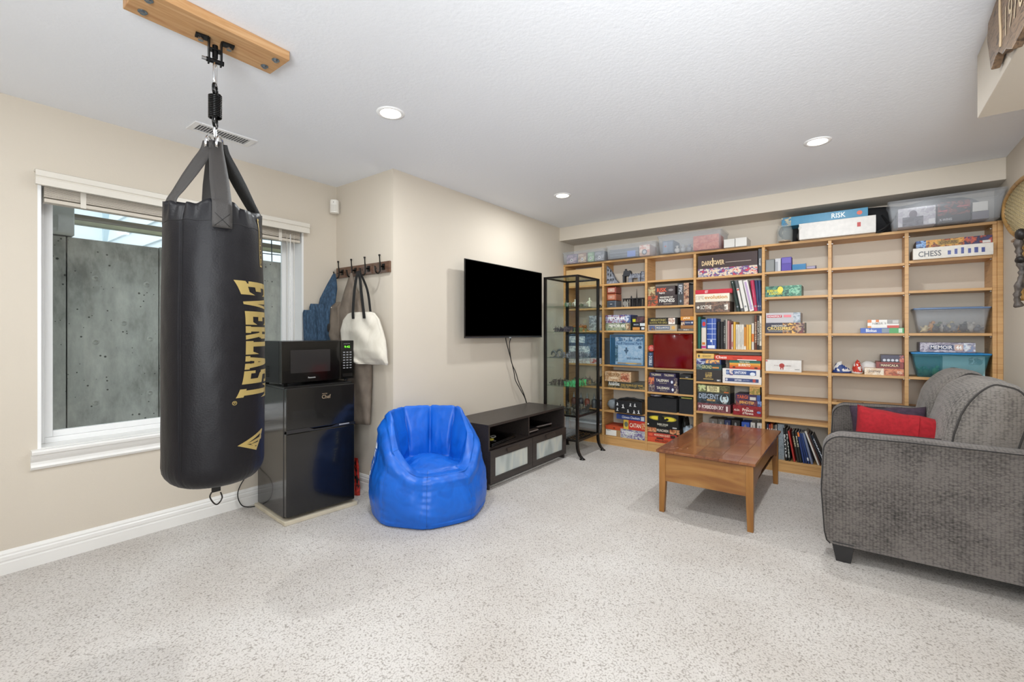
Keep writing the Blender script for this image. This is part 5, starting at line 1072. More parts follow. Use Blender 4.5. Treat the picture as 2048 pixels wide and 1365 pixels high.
('game_box', 'black game box with orange stripes under the yellow picture box', 'game box', None, -1.562, 4.672, 0.1984, 0.3271, 0.2, 0.0586, '#241b17', [('n', 0, 0.1, 0.28, 0.9, '#1c1411', '#c86f43', '#e2a878'), ('t', 'MUNCHKIN', 0.3, 0.3, 0.66, 0.75, '#f0e4d2'), ('n', 0.7, 0.1, 1, 0.9, '#1c1411', '#c86f43', '#e2a878')], {}),
('game_box', 'large black game box with a dark knight against yellow in the third bay', 'game box', None, -1.5646, 4.655, 0.2574, 0.321, 0.2, 0.1443, '#0f0f0f', [('e', 0.04, 0.48, 0.97, 0.88, '#4a4416'), ('e', 0.08, 0.53, 0.5, 0.83, '#a8992a'), ('e', 0.5, 0.5, 0.93, 0.84, '#a8992a'), ('e', 0.14, 0.57, 0.42, 0.79, '#e0cd3a'), ('e', 0.56, 0.55, 0.88, 0.79, '#e0cd3a'), ('n', 0.36, 0.42, 0.56, 0.8, '#0d0d0c', '#26241a', '#060606'), ('e', 0.38, 0.72, 0.5, 0.96, '#141410'), ('e', 0.46, 0.5, 0.66, 0.66, '#17160f'), ('e', 0.6, 0.56, 0.7, 0.72, '#17160f'), ('t', 'DARK SOULS', 0.34, 0.2, 0.68, 0.33, '#e6e1cf'), ('t', 'THE BOARD GAME', 0.4, 0.13, 0.62, 0.18, '#b9b49f'), ('e', 0.02, 0.14, 0.07, 0.24, '#e6e6e6'), ('r', 0.82, 0.06, 0.95, 0.14, '#bfbfbf')], {}),
('game_box', 'wide brown game box with cream lettering over a colourful strip, fourth bay', 'game box', None, -0.9637, 4.672, 1.7674, 0.5175, 0.23, 0.2069, '#3a2a2a', [('r', 0, 0.38, 1, 1, '#41302f'), ('n', 0, 0, 1, 0.38, '#c8434f', '#e9dcc0', '#35478c'), ('t', 'DARKT WER', 0.07, 0.52, 0.46, 0.74, '#efd2a0'), ('e', 0.285, 0.55, 0.325, 0.72, '#efd2a0'), ('e', 0.292, 0.58, 0.318, 0.69, '#41302f'), ('r', 0.253, 0.46, 0.268, 0.86, '#efd2a0'), ('r', 0.48, 0.6, 0.9, 0.615, '#e0cfc0')], {}),
('book', 'narrow dark grey upright book right of the wide brown game box', 'book', None, -0.6847, 4.672, 1.7674, 0.0285, 0.2, 0.2217, '#3c3f45', [('t', 'THE HOBBIT', 0.25, 0.3, 0.7, 0.62, '#d9dde2', 'V')], {}),
('game_box', 'brown grey game box under the white one in the fourth bay', 'game box', None, -1.0829, 4.63, 1.4234, 0.3093, 0.2, 0.0998, '#5d5047', [('n', 0.3, 0, 1, 1, '#6d5d52', '#4b413c', '#8f6e5c'), ('e', 0.05, 0.35, 0.13, 0.62, '#d9d2c6'), ('t', 'SCYTHE', 0.16, 0.3, 0.48, 0.68, '#e6dfd2'), ('n', 0.84, 0.2, 0.95, 0.75, '#e6dfd2', '#6d5d52', '#e6dfd2')], {}),
('game_box', 'cream game box with orange lettering in the fourth bay', 'game box', None, -1.085, 4.635, 1.5236, 0.3049, 0.2, 0.0761, '#e9e0cd', [('t', 'evolution', 0.28, 0.35, 0.94, 0.8, '#c98a35'), ('n', 0, 0.3, 0.26, 0.8, '#e9e0cd', '#c9b9a2', '#efe6d6')], {}),
('game_box', 'bright red flat game box on top of the cream one in the fourth bay', 'game box', None, -1.0743, 4.635, 1.6002, 0.3263, 0.2, 0.0404, '#c22035', [('t', 'SET', 0.27, 0.2, 0.36, 0.8, '#f0dada')], {}),
('game_box', 'charcoal game box with a gold emblem in the left stack of the fourth bay', 'game box', None, -1.1228, 4.672, 0.7554, 0.2273, 0.2, 0.1154, '#34302f', [('n', 0.36, 0.35, 0.62, 0.8, '#8a7442', '#4b4038', '#b39a5c'), ('r', 0.28, 0.2, 0.68, 0.27, '#b39a5c'), ('n', 0.82, 0.1, 0.97, 0.25, '#d9d9d9', '#34302f', '#d9d9d9')], {}),
('game_box', 'dark teal game box in the left stack of the fourth bay', 'game box', None, -1.1228, 4.672, 0.8712, 0.2273, 0.2, 0.0505, '#2f4a4c', [('n', 0, 0, 0.22, 1, '#2f4a4c', '#8f9a96', '#45605f'), ('t', 'GROND', 0.22, 0.2, 0.62, 0.85, '#c9c48a'), ('r', 0.64, 0.3, 0.9, 0.6, '#c98a45')], {}),
('game_box', 'blue game box with an orange banner in the left stack of the fourth bay', 'game box', None, -1.1251, 4.672, 0.9222, 0.2229, 0.2, 0.0553, '#28406a', [('n', 0, 0, 0.36, 1, '#2f4f86', '#c3cbdc', '#3b2f6a'), ('n', 0.38, 0.2, 0.94, 0.85, '#d9852e', '#f0c07a', '#28406a')], {}),
('game_box', 'small yellow game box on top of the left stack in the fourth bay', 'game box', None, -1.1562, 4.672, 0.9779, 0.1606, 0.2, 0.0483, '#dfb768', [('e', 0.08, 0.2, 0.2, 0.8, '#5f5a4a'), ('t', 'HEXAGONY', 0.35, 0.3, 0.85, 0.7, '#8c7742')], {}),
('game_box', 'white game box with a thin blue band, under the one with a wide band', 'game box', None, -0.8366, 4.672, 0.7554, 0.3276, 0.2, 0.067, '#e6e0da', [('r', 0.07, 0.25, 0.93, 0.72, '#3d4a78'), ('e', 0.08, 0.3, 0.14, 0.68, '#c9ccd9'), ('t', 'SANTORINI', 0.32, 0.35, 0.5, 0.62, '#eef0f6'), ('t', 'golden fleece', 0.53, 0.38, 0.7, 0.58, '#a9b4d0'), ('e', 0.78, 0.25, 0.86, 0.72, '#b24a42')], {}),
('game_box', 'white game box with a wide blue band in the right stack of the fourth bay', 'game box', None, -0.8426, 4.672, 0.8228, 0.3155, 0.2, 0.0694, '#e6e2dc', [('r', 0.1, 0.2, 0.9, 0.82, '#35508c'), ('e', 0.1, 0.3, 0.18, 0.7, '#8fa0c4'), ('n', 0.19, 0.1, 0.29, 0.9, '#b24a42', '#efe0d6', '#35508c'), ('t', 'SANTORINI', 0.33, 0.33, 0.64, 0.7, '#f4f6fa'), ('e', 0.74, 0.15, 0.88, 0.6, '#dfe6ee')], {}),
('game_box', 'striped green orange and red game box in the right stack of the fourth bay', 'game box', None, -0.8101, 4.672, 0.8926, 0.2585, 0.2, 0.0806, '#d9742e', [('r', 0, 0.68, 1, 1, '#2f6f5f'), ('r', 0, 0.45, 1, 0.68, '#e2a13a'), ('r', 0, 0, 1, 0.22, '#c9452c'), ('t', 'BURRITO', 0.3, 0.3, 0.68, 0.6, '#fbf3e2'), ('t', 'THROW THROW', 0.32, 0.72, 0.66, 0.9, '#efe3c8'), ('e', 0.1, 0.1, 0.2, 0.28, '#3a2a20'), ('e', 0.8, 0.08, 0.92, 0.25, '#3a2a20')], {}),
('game_box', 'long flat red game box lying across the top of both stacks in the fourth bay', 'game box', None, -0.8699, 4.66, 0.9736, 0.3976, 0.2, 0.0417, '#d0432f', [('t', 'Chess', 0.03, 0.25, 0.27, 0.9, '#f6e9e0'), ('r', 0.4, 0.3, 0.6, 0.6, '#b8382a'), ('r', 0.5, 0.0, 0.9, 0.18, '#f0e4dc')], {}),
('game_box', 'maroon game box at the bottom of the left stack in the fourth bay', 'game box', None, -1.0789, 4.672, 0.4674, 0.2965, 0.2, 0.0813, '#6d3a3f', [('n', 0, 0, 1, 1, '#6d3a3f', '#5d3036', '#8a5254'), ('t', 'FORBIDDEN SKY', 0.14, 0.35, 0.8, 0.78, '#f0e6e0'), ('e', 0.03, 0.4, 0.1, 0.75, '#c9a8a4'), ('r', 0.87, 0.2, 0.92, 0.8, '#e6d5cf')], {}),
('game_box', 'dark game box with a pale horned creature in the left stack of the fourth bay', 'game box', None, -1.0811, 4.672, 0.5491, 0.2922, 0.2, 0.1028, '#2a2f33', [('n', 0, 0, 1, 1, '#2a2f33', '#3a4a55', '#1d2124'), ('t', 'DESCENT', 0.05, 0.42, 0.66, 0.88, '#a8b4c4'), ('n', 0.3, 0.22, 0.56, 0.38, '#b98a4a', '#8a6a3c', '#d9b47a'), ('e', 0.7, 0.1, 0.96, 0.92, '#bcd0d6'), ('e', 0.745, 0.2, 0.915, 0.98, '#2a2f33'), ('n', 0.78, 0.05, 0.9, 0.7, '#8fa4a6', '#d9e4e4', '#5d4a3c')], {}),
('game_box', 'olive game box with a pale title panel in the fourth bay', 'game box', None, -1.0811, 4.672, 0.6523, 0.2922, 0.2, 0.0741, '#5a5438', [('n', 0, 0, 1, 1, '#55502f', '#6d6a48', '#3f3d2a'), ('n', 0.03, 0.1, 0.26, 1, '#8fa05a', '#c9cf9a', '#5a5438'), ('r', 0.3, 0.12, 0.68, 0.85, '#d9cf9e'), ('t', 'ELDER', 0.36, 0.5, 0.62, 0.8, '#5a4a2a'), ('t', 'SIGN', 0.38, 0.2, 0.6, 0.46, '#5a4a2a'), ('r', 0.82, 0.1, 0.96, 0.22, '#c9642e')], {}),
('game_box', 'deep red game box at the bottom of the right stack in the fourth bay', 'game box', None, -0.7882, 4.655, 0.4674, 0.2354, 0.2, 0.0893, '#8a1f26', [('n', 0, 0, 1, 1, '#8a1f26', '#7a1a20', '#9a2a30'), ('t', 'The', 0.48, 0.72, 0.56, 0.85, '#efd8c8'), ('t', 'Princes', 0.34, 0.42, 0.72, 0.74, '#f3e3d6'), ('t', 'of Florence', 0.34, 0.12, 0.72, 0.38, '#f3e3d6'), ('t', 'ALEA', 0.03, 0.42, 0.24, 0.62, '#e9d5c8'), ('e', 0.84, 0.3, 0.98, 0.55, '#6d7fb0')], {}),
('game_box', 'purple red game box with golden lettering in the right stack of the fourth bay', 'game box', None, -0.7782, 4.672, 0.5571, 0.2107, 0.2, 0.0482, '#5d3040', [('n', 0, 0, 0.8, 1, '#6a3038', '#3a2f55', '#8f4a3c'), ('t', 'IMHOTEP', 0.14, 0.3, 0.72, 0.82, '#e8b25a'), ('n', 0.85, 0, 1, 1, '#3a5a9a', '#8fa4cf', '#2a3560')], {}),
('game_box', 'dark purple game box with orange lettering in the right stack of the fourth bay', 'game box', None, -0.7843, 4.672, 0.6056, 0.207, 0.2, 0.0551, '#3a2a4a', [('n', 0, 0, 0.6, 1, '#42233a', '#35254a', '#4f3048'), ('t', 'TARGI', 0.06, 0.25, 0.5, 0.8, '#d9642e'), ('r', 0.58, 0.1, 0.82, 0.6, '#c9c4bc'), ('r', 0.86, 0, 1, 1, '#35508c')], {}),
('game_box', 'small square golden box standing on top of the right stack in the fourth bay', 'game box', None, -0.7276, 4.672, 0.6611, 0.0856, 0.05, 0.0911, '#8a7440', [('n', 0, 0, 1, 1, '#a8823f', '#7d7a3a', '#c99a5c')], {}),
('game_box', 'green game box with yellow lettering alone on the second shelf of the fifth bay', 'game box', None, -0.5035, 4.672, 1.5474, 0.2747, 0.2, 0.0947, '#2f5f50', [('n', 0, 0, 1, 1, '#2f6350', '#254a42', '#5f9a80'), ('e', 0.34, 0.35, 0.5, 0.95, '#e6d245'), ('t', 'BURROWS', 0.05, 0.42, 0.36, 0.68, '#f0e23a'), ('t', '& BADGERS', 0.1, 0.2, 0.48, 0.4, '#f0e23a'), ('n', 0.66, 0.1, 0.97, 1, '#3f8a70', '#8fc4a4', '#2f6350')], {}),
('game_box', 'dark blue and gold game box under the grey one in the fifth bay', 'game box', None, -0.4925, 4.672, 1.2234, 0.2966, 0.2, 0.0924, '#2b2c3c', [('n', 0, 0, 0.45, 1, '#1f2336', '#2e3040', '#3a3445'), ('n', 0.45, 0, 0.8, 1, '#e9b45a', '#8a5a34', '#2b2430'), ('n', 0.78, 0, 1, 1, '#7a2a2a', '#c9a47a', '#2b2430'), ('t', 'SHADOWS OF', 0.16, 0.62, 0.55, 0.8, '#e9e3d5'), ('t', 'CROSSFIRE', 0.05, 0.3, 0.66, 0.6, '#efd27a'), ('r', 0.08, 0.2, 0.62, 0.23, '#e9e3d5')], {}),
('game_box', 'grey game box with a red title plate in the fifth bay', 'game box', None, -0.5052, 4.672, 1.3162, 0.2634, 0.2, 0.0881, '#b9b6b8', [('r', 0, 0, 0.8, 1, '#bdb9bc'), ('r', 0.8, 0, 1, 1, '#8b939c'), ('n', 0.8, 0, 1, 1, '#7d8894', '#c3c9d0', '#98a2ac'), ('r', 0.03, 0.52, 0.47, 0.78, '#b8283a'), ('t', 'MONOPOLY', 0.05, 0.56, 0.45, 0.74, '#f4eef0'), ('r', 0.52, 0.54, 0.74, 0.78, '#e2808a')], {}),
('game_box', 'white box with a red wax seal picture alone in the fifth bay', 'game box', None, -0.5035, 4.672, 0.8844, 0.2747, 0.17, 0.1013, '#ddd8d2', [('e', 0.39, 0.32, 0.54, 0.72, '#a8322a'), ('r', 0.42, 0.18, 0.45, 0.35, '#a8322a'), ('r', 0.48, 0.18, 0.51, 0.35, '#a8322a'), ('t', 'TEST OF HONOUR', 0.25, 0.48, 0.38, 0.56, '#8a6a62'), ('t', 'SAMURAI', 0.56, 0.48, 0.72, 0.56, '#8a6a62'), ('t', 'warlord', 0.82, 0.18, 0.94, 0.28, '#3f3f3f'), ('r', 0, 0.85, 0.06, 0.97, '#c96a62')], {}),
('game_box', 'flat blue and green game box in the sixth bay', 'game box', None, 0.1741, 4.672, 1.2234, 0.2688, 0.2, 0.0416, '#2d58b0', [('r', 0, 0, 0.5, 1, '#2d58b0'), ('r', 0.5, 0.1, 0.67, 0.9, '#7a8a96'), ('r', 0.67, 0, 1, 1, '#3f9a52'), ('t', 'Blokus', 0.13, 0.22, 0.38, 0.82, '#f0f4fa'), ('r', 0.88, 0.1, 0.96, 0.9, '#c9dfc9')], {}),
('game_box', 'white and orange checkered game box on top of the blue and green one', 'game box', None, 0.1817, 4.672, 1.2654, 0.1942, 0.2, 0.0653, '#e6e2dc', [('r', 0, 0.65, 0.13, 1, '#d9782e'), ('r', 0, 0, 0.12, 0.25, '#d98a2e'), ('r', 0.27, 0.7, 0.37, 1, '#d9782e'), ('t', 'NMBR 9', 0.16, 0.4, 0.6, 0.68, '#a9a5a0'), ('r', 0.63, 0.5, 1, 1, '#9c9793'), ('r', 0.63, 0, 1, 0.3, '#c9422e'), ('r', 0.8, 0.55, 0.98, 0.9, '#c4bfba')], {}),
('game_box', 'peach and rust game box at the bottom of the stack in the sixth bay', 'game box', None, 0.1869, 4.672, 0.8904, 0.243, 0.2, 0.0534, '#d9b08a', [('n', 0, 0, 0.5, 1, '#e2cdb0', '#efe2cf', '#d9bb98'), ('n', 0.5, 0, 1, 1, '#b3522c', '#d98a5c', '#8f3f22'), ('t', 'Journey', 0.1, 0.25, 0.42, 0.8, '#6d4a34'), ('t', 'ROLL', 0.84, 0.3, 0.96, 0.7, '#f0dcc8')], {}),
('game_box', 'dark red game box with cream lettering in the stack of the sixth bay', 'game box', None, 0.2233, 4.672, 0.9442, 0.1703, 0.2, 0.0511, '#7a2f28', [('r', 0.03, 0.1, 0.97, 0.9, '#8d342c'), ('r', 0.12, 0.25, 0.86, 0.75, '#5d1f1c'), ('t', 'MANCALA', 0.18, 0.32, 0.8, 0.68, '#f0dcb8')], {}),
('game_box', 'dark grey purple game box with a row of white circles, sixth bay', 'game box', None, 0.2389, 4.672, 0.9957, 0.1391, 0.2, 0.0549, '#3a3648', [('r', 0, 0.5, 1, 1, '#3f3b50'), ('e', 0.08, 0.1, 0.22, 0.45, '#cfd3dc'), ('e', 0.26, 0.1, 0.4, 0.45, '#cfd3dc'), ('e', 0.44, 0.1, 0.58, 0.45, '#cfd3dc'), ('e', 0.62, 0.1, 0.76, 0.45, '#cfd3dc'), ('n', 0.8, 0, 1, 1, '#b8402c', '#3a3648', '#d97a5c')], {}),
('game_box', 'wide white game box with a row of blue chess pieces, right bay', 'game box', None, 0.5726, 4.63, 1.7824, 0.4293, 0.2, 0.0843, '#e0dbd2', [('t', 'CHESS', 0.07, 0.2, 0.37, 0.7, '#6a6a6e'), ('n', 0.45, 0.25, 0.49, 0.6, '#3f4a8a', '#5a66a4', '#3f4a8a'), ('n', 0.535, 0.25, 0.57, 0.7, '#3f4a8a', '#5a66a4', '#3f4a8a'), ('n', 0.615, 0.25, 0.65, 0.78, '#3f4a8a', '#5a66a4', '#3f4a8a'), ('n', 0.7, 0.25, 0.735, 0.65, '#3f4a8a', '#5a66a4', '#3f4a8a'), ('n', 0.775, 0.25, 0.82, 0.7, '#3f4a8a', '#5a66a4', '#3f4a8a'), ('n', 0.86, 0.25, 0.9, 0.65, '#3f4a8a', '#5a66a4', '#3f4a8a')], {}),
('game_box', 'colourful game box with a gold title plate resting on the white chess box', 'game box', None, 0.5818, 4.66, 1.8671, 0.4084, 0.2, 0.0589, '#4a2f35', [('n', 0, 0, 0.14, 1, '#2f5fa8', '#8fb4e0', '#2a2f55'), ('n', 0.14, 0, 0.65, 1, '#b85a2a', '#e0a84a', '#5a2a24'), ('r', 0.3, 0.25, 0.58, 0.8, '#a8863c'), ('t', 'ADVENTURERS', 0.32, 0.35, 0.56, 0.72, '#3a2418'), ('n', 0.65, 0, 1, 1, '#3f3560', '#c95a3a', '#2a2440'), ('r', 0.88, 0.1, 0.98, 0.4, '#d9d5d0')], {}),
('game_box', 'pale purple game box with white lettering on the blue lidded bin', 'game box', None, 0.5523, 4.672, 1.0809, 0.3016, 0.2, 0.0725, '#8a8496', [('n', 0, 0, 1, 1, '#8f8798', '#b8b3c0', '#6d6478'), ('r', 0.18, 0.25, 0.62, 0.75, '#2f3f66'), ('t', 'MEMOIR', 0.2, 0.32, 0.6, 0.7, '#e9e6ea'), ('r', 0.64, 0.2, 0.78, 0.8, '#c9a99c'), ('t', '44', 0.66, 0.3, 0.76, 0.72, '#ffffff'), ('n', 0.8, 0.1, 1, 0.95, '#6f8fb8', '#dfe4ea', '#8f8798')], {}),
('white_box', 'white flat box with a small red label on top of the bookcase', 'box', None, -0.1213, 4.6, 2.0204, 0.5146, 0.26, 0.1349, '#d8d4cf', [('r', 0.77, 0.42, 0.815, 0.68, '#b8322e')], {}),
('game_box', 'flat blue game box with white lettering on top of the white flat box', 'game box', None, -0.2122, 4.63, 2.1557, 0.5983, 0.22, 0.0751, '#3a86aa', [('n', 0, 0, 0.12, 1, '#3a86aa', '#c9b98a', '#2f6f94'), ('t', 'RISK', 0.6, 0.25, 0.76, 0.8, '#e9f0f0'), ('e', 0.88, 0.3, 0.94, 0.75, '#d9644a')], {}),
('file_box', 'grey brown file box behind the coffee table, leftmost', 'file box', 'file boxes on the bottom shelf of the fourth bay', -1.094, 4.72, 0.1005, 0.0773, 0.15, 0.296, '#6d665f', [('e', 0.35, 0.8, 0.6, 0.93, '#8f8f8f'), ('t', 'WORLD', 0.2, 0.35, 0.8, 0.5, '#a9a9a9')], {}),
('file_box', 'grey file box behind the coffee table, second from the left', 'file box', 'file boxes on the bottom shelf of the fourth bay', -1.0241, 4.72, 0.1005, 0.0535, 0.15, 0.299, '#5f5b56', [('e', 0.35, 0.8, 0.6, 0.93, '#8f8f8f'), ('t', 'WORLD', 0.2, 0.35, 0.8, 0.5, '#a9a9a9')], {}),
('file_box', 'navy file box behind the coffee table', 'file box', 'file boxes on the bottom shelf of the fourth bay', -0.9666, 4.72, 0.1005, 0.0527, 0.15, 0.2959, '#343b5c', [('e', 0.35, 0.8, 0.6, 0.93, '#8f8f8f'), ('t', 'WORLD', 0.2, 0.35, 0.8, 0.5, '#a9a9a9')], {}),
('file_box', 'black file box behind the coffee table', 'file box', 'file boxes on the bottom shelf of the fourth bay', -0.8949, 4.72, 0.1005, 0.0732, 0.15, 0.3041, '#2c2a29', [('e', 0.35, 0.8, 0.6, 0.93, '#8f8f8f'), ('t', 'WORLD', 0.2, 0.35, 0.8, 0.5, '#a9a9a9')], {}),
('file_box', 'bright blue file box behind the coffee table', 'file box', 'file boxes on the bottom shelf of the fourth bay', -0.812, 4.72, 0.1005, 0.0673, 0.15, 0.2949, '#3a5ab0', [('e', 0.35, 0.8, 0.6, 0.93, '#8f8f8f'), ('t', 'WORLD', 0.2, 0.35, 0.8, 0.5, '#a9a9a9')], {}),
('file_box', 'narrow white file box behind the coffee table', 'file box', 'file boxes on the bottom shelf of the fourth bay', -0.7514, 4.72, 0.1005, 0.0372, 0.15, 0.2973, '#d2cec8', [('e', 0.35, 0.8, 0.6, 0.93, '#8f8f8f'), ('t', 'WORLD', 0.2, 0.35, 0.8, 0.5, '#a9a9a9')], {}),
('file_box', 'wide white file box at the right end behind the coffee table', 'file box', 'file boxes on the bottom shelf of the fourth bay', -0.696, 4.72, 0.1005, 0.0407, 0.15, 0.2991, '#dad7d2', [('e', 0.35, 0.8, 0.6, 0.93, '#8f8f8f'), ('t', 'WORLD', 0.2, 0.35, 0.8, 0.5, '#a9a9a9')], {}),
]
